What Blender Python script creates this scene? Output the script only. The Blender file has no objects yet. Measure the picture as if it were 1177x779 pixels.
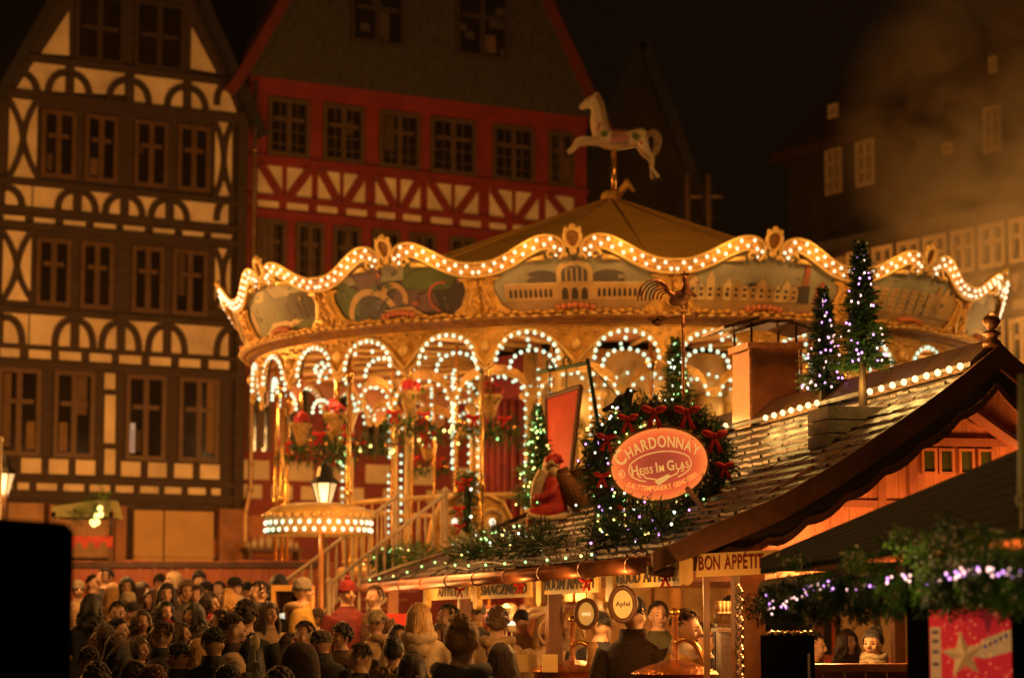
import bpy, math, random
from mathutils import Vector, Matrix
R = math.radians
rnd = random.Random(7)
scene = bpy.context.scene
C = scene.collection

# ------------------------------------------------------------------ camera
PITCH = math.atan((712 - 389.5) / 2780.0)
CAMZ = 2.0
cam_d = bpy.data.cameras.new('camera'); cam = bpy.data.objects.new('camera', cam_d); C.objects.link(cam)
cam.location = (0, 0, CAMZ); cam.rotation_euler = (math.pi / 2 + PITCH, 0, 0)
cam_d.sensor_width = 36.0; cam_d.lens = 36.0 * 2780 / 1177
cam_d.clip_start = 0.2; cam_d.clip_end = 600
cam_d.dof.use_dof = True; cam_d.dof.focus_distance = 18.5; cam_d.dof.aperture_fstop = 1.9
scene.camera = cam
# ------------------------------------------------------------------ night sky
w = bpy.data.worlds.new('World'); scene.world = w; w.use_nodes = True
bgn = w.node_tree.nodes['Background']
bgn.inputs[0].default_value = (1.0, 0.45, 0.22, 1); bgn.inputs[1].default_value = 0.0036
# ------------------------------------------------------------------ view / renderer
vs = scene.view_settings
vs.view_transform = 'Standard'; vs.look = 'None'; vs.exposure = 0.0; vs.gamma = 1.0
cy = scene.cycles
cy.use_denoising = True; cy.max_bounces = 5; cy.diffuse_bounces = 2; cy.glossy_bounces = 3
cy.transmission_bounces = 4; cy.transparent_max_bounces = 8; cy.volume_bounces = 0
cy.caustics_reflective = False; cy.caustics_refractive = False
cy.sample_clamp_indirect = 2.0; cy.sample_clamp_direct = 0.0
cy.volume_step_rate = 2.0

WARM = (1.0, 0.47, 0.13)
def lamp(name, loc, power, color=WARM, radius=0.15, kind='POINT', target=None, size=1.0, spread=None, cone=None):
    d = bpy.data.lights.new(name, kind); d.energy = power; d.color = color
    if kind == 'AREA': d.size = size
    else: d.shadow_soft_size = radius
    if cone: d.spot_size = R(cone); d.spot_blend = 0.6
    o = bpy.data.objects.new(name, d); C.objects.link(o); o.location = loc
    if target is not None:
        o.rotation_euler = (Vector(target) - Vector(loc)).to_track_quat('-Z', 'Y').to_euler()
    return o
# lanterns of the market square (warm sodium-like light falling on the facades), then added unseen fill lights for crowd and roofs
lamp('square_lantern_light', (-10.0, 39.5, 6.2), 2150, (1.0, .37, .065), 0.5)
lamp('square_lantern_light', (-14.5, 40.0, 7.0), 1000, (1.0, .37, .065), 0.5)
lamp('square_lantern_light', (-3.5, 47.5, 3.8), 1050, (1.0, .36, .065), 0.4)
lamp('square_lantern_light', (3.0, 50.0, 5.0), 760, (1.0, .36, .065), 0.5)
lamp('square_lantern_light', (14.8, 44.0, 4.5), 1500, (1.0, .42, .10), 0.5)
lamp('market_fill_light', (-7.0, 23.5, 4.2), 200, (1.0, .42, .10), 0.4)
lamp('market_fill_light', (-1.5, 12.5, 4.6), 30, (1.0, .42, .10), 0.4)
lamp('market_fill_light', (-1.7, 26.5, 3.7), 300, (1.0, .42, .10), 0.2)
lamp('market_fill_light', (-5.6, 31.8, 4.0), 300, (1.0, .42, .11), 0.3)
lamp('market_fill_light', (4.5, 21.5, 11.0), 2300, (1.0, .43, .10), 0.6)

lamp('market_fill_light', (0.5, 15.0, 2.75), 16, (1.0, .46, .12), 0.12)  # unseen fill added in empty air to light the front heads

# ------------------------------------------------------------------ picture <-> space
cp, sp = math.cos(PITCH), math.sin(PITCH)
CAM = Vector((0, 0, CAMZ))
def ray(px, py):
    a = (px - 588.5) / 2780.0; b = (389.5 - py) / 2780.0
    return Vector((a, cp - b * sp, sp + b * cp))
def at(px, py, Y):
    d = ray(px, py); return CAM + d * (Y / d.y)
def hit(px, py, P, n):
    d = ray(px, py); n = Vector(n); return CAM + d * ((Vector(P) - CAM).dot(n) / d.dot(n))
def ground(Y): return 0.05 * (min(max(Y, 15), 38) - 15)

# ------------------------------------------------------------------ materials
def N(nt, t, **kw):
    n = nt.nodes.new(t)
    for k, v in kw.items(): setattr(n, k, v)
    return n
MATS = {}
def mat(name, col, rough=0.6, metal=0.0, var=0.25, scale=6.0, bump=0.0, bscale=None, stretch=(1, 1, 1), emit=None, es=0.0, col2=None, spec=0.5, coat=0.0):
    if name in MATS: return MATS[name]
    m = bpy.data.materials.new(name); m.use_nodes = True; nt = m.node_tree
    b = nt.nodes['Principled BSDF']
    b.inputs['Roughness'].default_value = rough; b.inputs['Metallic'].default_value = metal
    b.inputs['Specular IOR Level'].default_value = spec
    if coat: b.inputs['Coat Weight'].default_value = coat
    tc = N(nt, 'ShaderNodeTexCoord'); mp = N(nt, 'ShaderNodeMapping'); mp.inputs['Scale'].default_value = stretch
    nt.links.new(tc.outputs['Object'], mp.inputs[0])
    nz = N(nt, 'ShaderNodeTexNoise'); nz.inputs['Scale'].default_value = scale; nz.inputs['Detail'].default_value = 6; nz.inputs['Roughness'].default_value = .6
    nt.links.new(mp.outputs[0], nz.inputs['Vector'])
    rp = N(nt, 'ShaderNodeValToRGB'); rp.color_ramp.elements[0].position = .3; rp.color_ramp.elements[1].position = .72
    c2 = col2 or tuple(min(1, c * (1 + var)) for c in col); c1 = col if col2 else tuple(c * (1 - var) for c in col)
    rp.color_ramp.elements[0].color = (*c1, 1); rp.color_ramp.elements[1].color = (*c2, 1)
    nt.links.new(nz.outputs[0], rp.inputs[0]); nt.links.new(rp.outputs[0], b.inputs['Base Color'])
    if bump:
        n2 = N(nt, 'ShaderNodeTexNoise'); n2.inputs['Scale'].default_value = bscale or scale * 3; n2.inputs['Detail'].default_value = 5
        nt.links.new(mp.outputs[0], n2.inputs['Vector'])
        bp = N(nt, 'ShaderNodeBump'); bp.inputs['Strength'].default_value = bump; bp.inputs['Distance'].default_value = .02
        nt.links.new(n2.outputs[0], bp.inputs['Height']); nt.links.new(bp.outputs[0], b.inputs['Normal'])
    if emit:
        b.inputs['Emission Color'].default_value = (*emit, 1); b.inputs['Emission Strength'].default_value = es
        m.cycles.emission_sampling = 'NONE'
    MATS[name] = m
    return m
def glow(name, col, s):
    if name in MATS: return MATS[name]
    m = bpy.data.materials.new(name); m.use_nodes = True; b = m.node_tree.nodes['Principled BSDF']
    b.inputs['Base Color'].default_value = (*[min(.8, c) for c in col], 1); b.inputs['Roughness'].default_value = .3
    b.inputs['Emission Color'].default_value = (*col, 1); b.inputs['Emission Strength'].default_value = s
    m.cycles.emission_sampling = 'NONE'; MATS[name] = m; return m
def glass(name, col, rough=.05, alpha=.35):
    if name in MATS: return MATS[name]
    m = bpy.data.materials.new(name); m.use_nodes = True; b = m.node_tree.nodes['Principled BSDF']
    b.inputs['Base Color'].default_value = (*col, 1); b.inputs['Roughness'].default_value = rough; b.inputs['Alpha'].default_value = alpha
    MATS[name] = m; return m
plaster = mat('lime_plaster', (.58, .49, .35), .85, var=.30, scale=1.1, bump=.25, bscale=14)
timber = mat('dark_timber', (.032, .017, .010), .75, var=.5, scale=3, bump=.5, bscale=12, stretch=(1, 1, 4))
redtimber = mat('red_painted_timber', (.18, .014, .012), .6, var=.25, scale=2.5, bump=.3, bscale=14)
oakframe = mat('brown_window_frame', (.080, .040, .013), .5, var=.3, scale=5, bump=.2)
greenframe = mat('olive_window_frame', (.075, .045, .018), .5, var=.3, scale=5)
slate = mat('old_slate', (.038, .033, .026), .7, var=.3, scale=5, bump=.3, bscale=20)
darkpane = mat('dark_window_glass', (.012, .008, .005), .10, var=.5, scale=1.5, spec=.8, bump=.25, bscale=2.2)
gold = mat('old_gold_paint', (.62, .33, .07), .42, .25, var=.35, scale=7, bump=.45, bscale=30)
goldlt = mat('pale_gold_paint', (.78, .50, .16), .4, .15, var=.25, scale=6, bump=.35, bscale=24)
golddk = mat('dull_gold_paint', (.30, .13, .025), .5, .2, var=.4, scale=8, bump=.4, bscale=30)  # darker gold for seams, cornice, rails and cartouche fields
brass = mat('polished_brass', (.80, .45, .12), .22, .9, var=.2, scale=8)
orangeband = mat('orange_crest_paint', (.70, .36, .07), .4, .0, var=.3, scale=10, bump=.3, bscale=40)
cream = mat('cream_paint', (.72, .60, .40), .5, var=.12, scale=5)
redcloth = mat('red_cloth', (.60, .020, .018), .8, var=.3, scale=8, bump=.3)
redpaint = mat('red_lacquer', (.45, .03, .02), .4, var=.25, scale=5, bump=.1)
canvas = mat('tan_canvas', (.75, .43, .07), .8, var=.2, scale=1.2, bump=.25, bscale=9)
copper = mat('copper_sheet', (.40, .13, .05), .42, .5, var=.35, scale=4, bump=.3, bscale=10)
hammered = mat('hammered_copper', (.78, .30, .10), .25, .9, var=.3, scale=9, bump=.8, bscale=28)
oldcopper = mat('aged_copper', (.62, .24, .10), .38, .45, var=.5, scale=14, bump=.5, bscale=30)
shingle = mat('wet_wood_shingle', (.080, .045, .021), .40, var=.5, scale=7, bump=.35, bscale=26, stretch=(1, 1, 1))
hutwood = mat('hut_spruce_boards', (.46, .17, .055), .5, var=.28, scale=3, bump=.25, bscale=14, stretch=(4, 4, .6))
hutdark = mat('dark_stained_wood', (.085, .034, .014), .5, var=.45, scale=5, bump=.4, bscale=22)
verge = mat('brown_barge_board', (.16, .062, .022), .5, var=.35, scale=5, bump=.3, bscale=20)
fir_a = mat('fir_needles_dark', (.014, .055, .008), .55, var=.5, scale=10)
fir_b = mat('fir_needles_fresh', (.065, .20, .014), .5, var=.4, scale=10)
fir_c = mat('fir_twig_bark', (.07, .036, .014), .8)
bulb_cool = glow('lit_bulb_white', (.62, 1.0, .76), 1.05)
bulb_warm = glow('lit_bulb_warm', (1.0, .90, .66), 1.25)
led_green = glow('lit_led_green', (.42, 1.0, .30), 2.6)
led_yellow = glow('lit_led_yellow', (1.0, .80, .22), 2.6)
led_purple = glow('lit_led_purple', (.80, .35, 1.0), 2.6)
led_pink = glow('lit_led_pink', (1.0, .55, .50), 2.6)
led_white = glow('lit_led_white', (.95, 1.0, .75), 2.8)
black = mat('black_matte', (.0015, .0012, .001), 1.0, var=.2, spec=0.0)
iron = mat('black_iron', (.020, .018, .014), .4, .6, var=.3)
steel = mat('brushed_steel', (.42, .40, .36), .35, .7, var=.15, scale=4, stretch=(1, 1, 8))
boardyellow = mat('yellow_sign_board', (.78, .50, .15), .5, var=.12, scale=4, bump=.15)
inkdark = mat('dark_brown_lettering', (.05, .018, .008), .6)
inkred = mat('red_lettering', (.42, .012, .010), .5)

# ------------------------------------------------------------------ mesh builder
class MB:
    def __init__(s): s.v = []; s.f = []; s.m = []; s.mi = 0
    def add(s, vs_, fs, mi=None):
        o = len(s.v); s.v.extend([tuple(p) for p in vs_])
        for f in fs: s.f.append(tuple(i + o for i in f)); s.m.append(s.mi if mi is None else mi)
    def hexa(s, p, mi=None):   # p: 4 lower then 4 upper corners
        s.add(p, [(3, 2, 1, 0), (4, 5, 6, 7), (0, 1, 5, 4), (1, 2, 6, 5), (2, 3, 7, 6), (3, 0, 4, 7)], mi)
    def box(s, x0, x1, y0, y1, z0, z1, fr=None, mi=None):
        p = [(x0, y0, z0), (x1, y0, z0), (x1, y1, z0), (x0, y1, z0), (x0, y0, z1), (x1, y0, z1), (x1, y1, z1), (x0, y1, z1)]
        if fr: p = [fr(*q) for q in p]
        s.hexa(p, mi)
    def prism(s, poly, d0, d1, fr, mi=None):   # poly in (a,b) of fr, thickness along third axis
        n = len(poly)
        a = [fr(x, y, d0) for x, y in poly]; b = [fr(x, y, d1) for x, y in poly]
        s.add(a + b, [tuple(range(n - 1, -1, -1)), tuple(range(n, 2 * n))] + [(i, (i + 1) % n, n + (i + 1) % n, n + i) for i in range(n)], mi)
    def tube(s, pts, r, n=8, mi=None, cap=True, closed=False):
        pts = [Vector(p) for p in pts]; k = len(pts)
        rs = r if isinstance(r, (list, tuple)) else [r] * k
        vs_ = []; prev = None
        for i, p in enumerate(pts):
            a = pts[(i - 1) % k] if (i > 0 or closed) else p; b = pts[(i + 1) % k] if (i < k - 1 or closed) else p
            t = (b - a); t = t.normalized() if t.length > 1e-9 else Vector((0, 0, 1))
            if prev is None: u = t.orthogonal().normalized()
            else:
                u = prev - t * prev.dot(t); u = u.normalized() if u.length > 1e-6 else t.orthogonal().normalized()
            prev = u; q = t.cross(u)
            for j in range(n):
                g = 2 * math.pi * j / n; vs_.append(p + (u * math.cos(g) + q * math.sin(g)) * rs[i])
        fs = [(i * n + j, i * n + (j + 1) % n, (i + 1) * n + (j + 1) % n, (i + 1) * n + j) for i in range(k - 1) for j in range(n)]
        if closed: fs += [((k - 1) * n + j, (k - 1) * n + (j + 1) % n, (j + 1) % n, j) for j in range(n)]
        elif cap: fs += [tuple(range(n - 1, -1, -1)), tuple((k - 1) * n + j for j in range(n))]
        s.add(vs_, fs, mi)
    def ball(s, c, r, nu=10, nv=7, fr=None, mi=None):
        if not isinstance(r, (list, tuple)): r = (r, r, r)
        vs_ = [(c[0], c[1], c[2] - r[2])]
        for i in range(1, nv):
            t = -math.pi / 2 + math.pi * i / nv
            for j in range(nu):
                g = 2 * math.pi * j / nu
                vs_.append((c[0] + r[0] * math.cos(t) * math.cos(g), c[1] + r[1] * math.cos(t) * math.sin(g), c[2] + r[2] * math.sin(t)))
        vs_.append((c[0], c[1], c[2] + r[2])); L = len(vs_) - 1
        if fr: vs_ = [fr(*q) for q in vs_]
        fs = [(0, 1 + (j + 1) % nu, 1 + j) for j in range(nu)]
        for i in range(nv - 2):
            for j in range(nu):
                a = 1 + i * nu + j; b = 1 + i * nu + (j + 1) % nu; fs.append((a, b, b + nu, a + nu))
        o = 1 + (nv - 2) * nu; fs += [(o + j, o + (j + 1) % nu, L) for j in range(nu)]
        s.add(vs_, fs, mi)
    def lathe(s, prof, c=(0, 0, 0), n=24, mi=None, fr=None):  # prof: [(r,z)...]
        vs_ = []
        for r, z in prof:
            for j in range(n):
                g = 2 * math.pi * j / n; q = (c[0] + r * math.cos(g), c[1] + r * math.sin(g), c[2] + z); vs_.append(fr(*q) if fr else q)
        s.add(vs_, [(i * n + j, i * n + (j + 1) % n, (i + 1) * n + (j + 1) % n, (i + 1) * n + j) for i in range(len(prof) - 1) for j in range(n)], mi)
    def loft(s, rings, n=14, mi=None, cap=True):  # rings: (cx,cy,z,rx,ry)
        vs_ = []
        for cx, cy_, z, rx, ry in rings:
            for j in range(n):
                g = 2 * math.pi * j / n; vs_.append((cx + rx * math.cos(g), cy_ + ry * math.sin(g), z))
        fs = [(i * n + j, i * n + (j + 1) % n, (i + 1) * n + (j + 1) % n, (i + 1) * n + j) for i in range(len(rings) - 1) for j in range(n)]
        if cap: fs += [tuple(range(n - 1, -1, -1)), tuple((len(rings) - 1) * n + j for j in range(n))]
        s.add(vs_, fs, mi)
    def mesh(s, name):
        me = bpy.data.meshes.new(name); me.from_pydata(s.v, [], s.f)
        me.polygons.foreach_set('material_index', s.m); me.update(); return me
    def build(s, name, mats, parent=None, smooth=False, **tags):
        me = s.mesh(name)
        for m in (mats if isinstance(mats, (list, tuple)) else [mats]): me.materials.append(m)
        if smooth: me.polygons.foreach_set('use_smooth', [True] * len(me.polygons))
        me.update()
        return link(name, me, parent, **tags)
def link(name, me, parent=None, label=None, cat=None, group=None, kind=None, loc=None):
    o = bpy.data.objects.new(name, me); C.objects.link(o)
    if loc is not None: o.location = loc
    if parent is not None:
        o.parent = parent; o.matrix_parent_inverse = Matrix.LocRotScale(parent.location, parent.rotation_euler, parent.scale).inverted() if parent.parent is None else (WM(parent)).inverted()
    tag(o, label, cat, group, kind); return o
def WM(o):
    m = Matrix.LocRotScale(o.location, o.rotation_euler, o.scale)
    return m if o.parent is None else WM(o.parent) @ o.matrix_parent_inverse @ m
def tag(o, label=None, cat=None, group=None, kind=None):
    for k, v in (('label', label), ('category', cat), ('group', group), ('kind', kind)):
        if v: o[k] = v
def root(name, loc, label, cat, group=None, rz=0, kind=None):
    o = bpy.data.objects.new(name, None); C.objects.link(o); o.location = loc; o.rotation_euler = (0, 0, rz)
    o.empty_display_size = .2; tag(o, label, cat, group, kind); return o
def frame(o, ex, ey, ez):
    o, ex, ey, ez = Vector(o), Vector(ex), Vector(ey), Vector(ez)
    return lambda a, b, c: o + ex * a + ey * b + ez * c
def catmull(p, k=6):
    out = []; n = len(p); p = [Vector(q) for q in p]
    for i in range(n - 1):
        a, b, c, d = p[max(i - 1, 0)], p[i], p[i + 1], p[min(i + 2, n - 1)]
        for j in range(k):
            t = j / k
            out.append(.5 * ((2 * b) + (c - a) * t + (2 * a - 5 * b + 4 * c - d) * t * t + (3 * b - a - 3 * c + d) * t ** 3))
    return out + [p[-1]]
def union(mb, name, voxel, smooth=2):   # one continuous surface out of overlapping solids
    me = mb.mesh(name); o = bpy.data.objects.new(name, me); C.objects.link(o)
    md = o.modifiers.new('r', 'REMESH'); md.mode = 'VOXEL'; md.voxel_size = voxel; md.use_smooth_shade = True
    if smooth:
        sm = o.modifiers.new('s', 'SMOOTH'); sm.factor = .5; sm.iterations = smooth
    dg = bpy.context.evaluated_depsgraph_get(); dg.update()
    me2 = bpy.data.meshes.new_from_object(o.evaluated_get(dg)); bpy.data.objects.remove(o); bpy.data.meshes.remove(me)
    me2.polygons.foreach_set('use_smooth', [True] * len(me2.polygons)); me2.name = name
    return me2
# lettering out of the built-in outline font, bent and placed by a function
GLYPH = {}
def glyph(ch):
    if ch not in GLYPH:
        cu = bpy.data.curves.new('t', 'FONT'); cu.body = ch; cu.size = 1; cu.resolution_u = 3; cu.offset = .012
        o = bpy.data.objects.new('t', cu); C.objects.link(o)
        dg = bpy.context.evaluated_depsgraph_get(); dg.update()
        me = bpy.data.meshes.new_from_object(o.evaluated_get(dg))
        vs_ = [tuple(q.co) for q in me.vertices]; fs = [tuple(p.vertices) for p in me.polygons]
        bpy.data.objects.remove(o); bpy.data.curves.remove(cu); bpy.data.meshes.remove(me)
        xs = [q[0] for q in vs_] or [0, .28]
        GLYPH[ch] = (vs_, fs, min(xs), max(xs))
    return GLYPH[ch]
def text(mb, s, size, fn, spacing=.08, big=None, center=True, mi=None, squeeze=1.0, serif=0.0, thick=.006):
    """letters laid on fn(x, y, d) -> point (front and back faces and rims); big: size of capital initials"""
    x = 0; items = []
    for i, ch in enumerate(s):
        if ch == ' ': x += .34 * size * squeeze; continue
        sz = big if big and (i == 0 or s[i - 1] == ' ') else size
        vs_, fs, a, b = glyph(ch)
        items.append((vs_, fs, a, x, sz)); x += ((b - a) + spacing) * sz * squeeze
    L = x - spacing * size * squeeze; off = -L / 2 if center else 0
    for vs_, fs, a, x0, sz in items:
        q = [((v[0] - a) * sz * squeeze + x0 + off, v[1] * sz) for v in vs_]; n = len(q)
        cnt = {}
        for f in fs:
            for i in range(len(f)):
                e = (f[i], f[(i + 1) % len(f)]); cnt[e] = 1
        side = [(e[0], e[1], e[1] + n, e[0] + n) for e in cnt if (e[1], e[0]) not in cnt]
        mb.add([fn(a_, b_, thick) for a_, b_ in q] + [fn(a_, b_, 0) for a_, b_ in q], [tuple(f) for f in fs] + [tuple(i + n for i in reversed(f)) for f in fs] + side, mi)
    return L
# ------------------------------------------------------------------ fir greenery with lights
BULB = {}
def bulbmesh(r, m):
    k = (round(r, 4), m.name)
    if k not in BULB:
        mb = MB(); mb.ball((0, 0, 0), (r, r, r * 1.15), 8, 6); me = mb.mesh('light_bulb'); me.materials.append(m)
        me.polygons.foreach_set('use_smooth', [True] * len(me.polygons)); BULB[k] = me
    return BULB[k]
def bulbs(parent, pts, r, mats_, name='light_bulb', cap=100, key=None):
    """each bulb an object of its own; past the cap one further part"""
    pts = list(pts)
    if key: pts.sort(key=key)
    else: pts.sort(key=lambda p: p[1])
    inv = WM(parent).inverted()
    for i, p in enumerate(pts[:cap]):
        m = mats_[rnd.randrange(len(mats_))]
        o = bpy.data.objects.new(name, bulbmesh(r, m)); C.objects.link(o); o.location = p; o.parent = parent; o.matrix_parent_inverse = inv
    if len(pts) > cap:
        mb = MB()
        for p in pts[cap:]: mb.ball(p, (r, r, r * 1.15), 8, 6, mi=rnd.randrange(len(mats_)))
        mb.build(name + 's', list(mats_), parent, True, kind='stuff')
def twig(mb, p, d, L, nl=.035, nw=.006, n=14, mi=0, side=True):
    p = Vector(p); d = Vector(d).normalized(); u = d.orthogonal().normalized(); q = d.cross(u)
    for i in range(n):
        t = (i + .5) / n; c = p + d * (L * t); g = rnd.uniform(0, 6.283) if not side else (math.pi * (i % 2) + rnd.uniform(-.7, .7))
        r = u * math.cos(g) + q * math.sin(g); e = (d * rnd.uniform(.5, .95) + r).normalized(); l = nl * (1 - .45 * t) * rnd.uniform(.75, 1.2)
        k = e.cross(d); k = (k.normalized() if k.length > 1e-6 else u) * nw * .5
        mb.add([c - k, c + k, c + e * l + k * .3, c + e * l - k * .3], [(0, 1, 2, 3)], mi)
def fir_path(mb, path, rad, n, L=.16, nl=.035, nw=.007, per=14, down=.25, fresh=.3):
    path = [Vector(p) for p in path]; k = len(path) - 1
    for _ in range(n):
        t = rnd.uniform(0, k - 1e-6); i = int(t); c = path[i].lerp(path[i + 1], t - i); ax = (path[i + 1] - path[i]).normalized()
        u = ax.orthogonal().normalized(); q = ax.cross(u); g = rnd.uniform(0, 6.283); r = u * math.cos(g) + q * math.sin(g)
        rr = rad if not callable(rad) else rad(t / k)
        d = r + ax * rnd.uniform(-.8, .8) + Vector((0, 0, -down))
        twig(mb, c + r * rr * rnd.uniform(.1, .75), d, L * rnd.uniform(.6, 1.25), nl, nw, per, 1 if rnd.random() < fresh else 0)
def scatter_on(path, rad, n, up=0):
    path = [Vector(p) for p in path]; k = len(path) - 1; out = []
    for _ in range(n):
        t = rnd.uniform(0, k - 1e-6); i = int(t); c = path[i].lerp(path[i + 1], t - i)
        rr = rad if not callable(rad) else rad(t / k)
        v = Vector((rnd.gauss(0, 1), rnd.gauss(0, 1) - .9, rnd.gauss(0, 1) + up)).normalized(); out.append(tuple(c + v * rr * rnd.uniform(.85, 1.25)))
    return out
def tree(name, base, h, r, label, cat, lights, nb, bulb_r=.014, trunk=.05, group=None, n=None, trunk_h=.15):
    b = Vector(base); t = root(name, base, label, cat, group)
    mb = MB(); mb.tube([b, b + Vector((0, 0, h * .9))], [trunk, .008], 8); mb.build('trunk', fir_c, t)
    mb = MB(); pts = []
    for _ in range(n or int(900 * h)):
        f = rnd.random() ** 1.25; z = h * (trunk_h + (1 - trunk_h) * f); rr = r * (1 - f) ** .8 * (0.75 + .5 * (math.sin(z * 31 / h) > -.3)); g = rnd.uniform(0, 6.283)
        d = Vector((math.cos(g), math.sin(g), rnd.uniform(-.35, .25) + 1.2 * f ** 4)); c = b + Vector((0, 0, z)) + Vector((math.cos(g), math.sin(g), 0)) * rr * rnd.uniform(.1, .7)
        twig(mb, c, d, max(.08, rr * .7) * rnd.uniform(.6, 1.1),   .036, .010, 12, 1 if rnd.random() < .35 else 0)
    mb.build('crown', [fir_a, fir_b], t)
    for _ in range(nb):
        f = rnd.random() ** 1.1; z = h * (trunk_h + (1 - trunk_h) * f); rr = r * (1 - f) ** .8 * 1.05; g = rnd.uniform(0, 6.283)
        if math.sin(g) > .35: g = -g
        pts.append((b.x + rr * math.cos(g), b.y + rr * math.sin(g), b.z + z))
    bulbs(t, pts, bulb_r, lights); return t
def bow(mb, c, s, mi=0):
    c = Vector(c)
    for sg in (-1, 1):
        mb.ball((0, 0, 0), (1, .55, .62), 8, 6, frame(c + Vector((sg * .55 * s, 0, .15 * s)), Vector((.55 * s, 0, sg * .18 * s)), (0, .5 * s, 0), Vector((-sg * .1 * s, 0, .5 * s))), mi)
        mb.prism([(-.12, 0), (.12, 0), (.24, -1.5), (0, -1.35), (-.2, -1.55)], -.03 * s, .03 * s, frame(c, Vector((s, 0, -sg * .2 * s)), Vector((sg * .35 * s, 0, s)), (0, -1, 0)), mi)
    mb.ball(c + Vector((0, -.1 * s, .05 * s)), .2 * s, 8, 6, None, mi)
# ================================================================== setting
cob = mat('cobblestones', (.10, .07, .05), .55, var=.4, scale=1.5, bump=.0)
nt = cob.node_tree; vo = N(nt, 'ShaderNodeTexVoronoi'); vo.feature = 'DISTANCE_TO_EDGE'; vo.inputs['Scale'].default_value = 8
tc = N(nt, 'ShaderNodeTexCoord'); nt.links.new(tc.outputs['Object'], vo.inputs['Vector'])
bp = N(nt, 'ShaderNodeBump'); bp.inputs['Strength'].default_value = .8; bp.inputs['Distance'].default_value = .03
nt.links.new(vo.outputs['Distance'], bp.inputs['Height']); nt.links.new(bp.outputs[0], nt.nodes['Principled BSDF'].inputs['Normal'])
mb = MB(); ys = [-30, 0, 15] + list(range(16, 39)) + [45, 70, 300]; xs = [-200, -20, -5, 0, 5, 20, 200]
for y in ys:
    for x in xs: mb.v.append((x, y, ground(y)))
for i in range(len(ys) - 1):
    for j in range(len(xs) - 1): mb.f.append((i * 7 + j, i * 7 + j + 1, (i + 1) * 7 + j + 1, (i + 1) * 7 + j)); mb.m.append(0)
mb.build('ground', cob, kind='structure')

# ------------------------------------------------------------------ the two timbered houses
D1 = Vector((.857, .516, 0)).normalized(); N1 = Vector((D1.y, -D1.x, 0)); P1 = Vector((-11.0, 52, 0))
F1 = frame(P1, D1, (0, 0, 1), N1)
def UZ(px, py, P=P1, d=D1, n=N1):
    q = hit(px, py, P, n); return (q - P).dot(d), q.z
def Umaker(P, d, n):
    U = lambda x, y: UZ(x, y, P, d, n)[0]
    Z = lambda x, y: UZ(x, y, P, d, n)[1]
    return U, Z
U1, Z1 = Umaker(P1, D1, N1)
def panel(mb, fr, U, Z, x0, x1, yt, yb, xr, w0=-.06, w1=.02, mi=None):
    z0, z1 = Z(xr, yb), Z(xr, yt); ym = (yt + yb) / 2
    mb.box(U(x0, ym), U(x1, ym), z0, z1, w0, w1, fr, mi)
def qpanel(mb, fr, U, Z, pts, w0=-.06, w1=.02, mi=None):
    mb.prism([(U(x, y), Z(x, y)) for x, y in reversed(pts)], w0, w1, fr, mi)
def stroke(mb, fr, pts, th, w0, w1, mi=None):   # pts in (u,z); flat strip of width th standing proud of the wall
    pts = [Vector((a, b)) for a, b in pts]; k = len(pts)
    L, Rr = [], []
    for i, p in enumerate(pts):
        t = (pts[min(i + 1, k - 1)] - pts[max(i - 1, 0)]).normalized(); nrm = Vector((-t.y, t.x)) * th / 2
        L.append(p + nrm); Rr.append(p - nrm)
    for i in range(k - 1):
        q = [Rr[i], Rr[i + 1], L[i + 1], L[i]]
        mb.hexa([fr(a.x, a.y, w0) for a in q] + [fr(a.x, a.y, w1) for a in q], mi)
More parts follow.
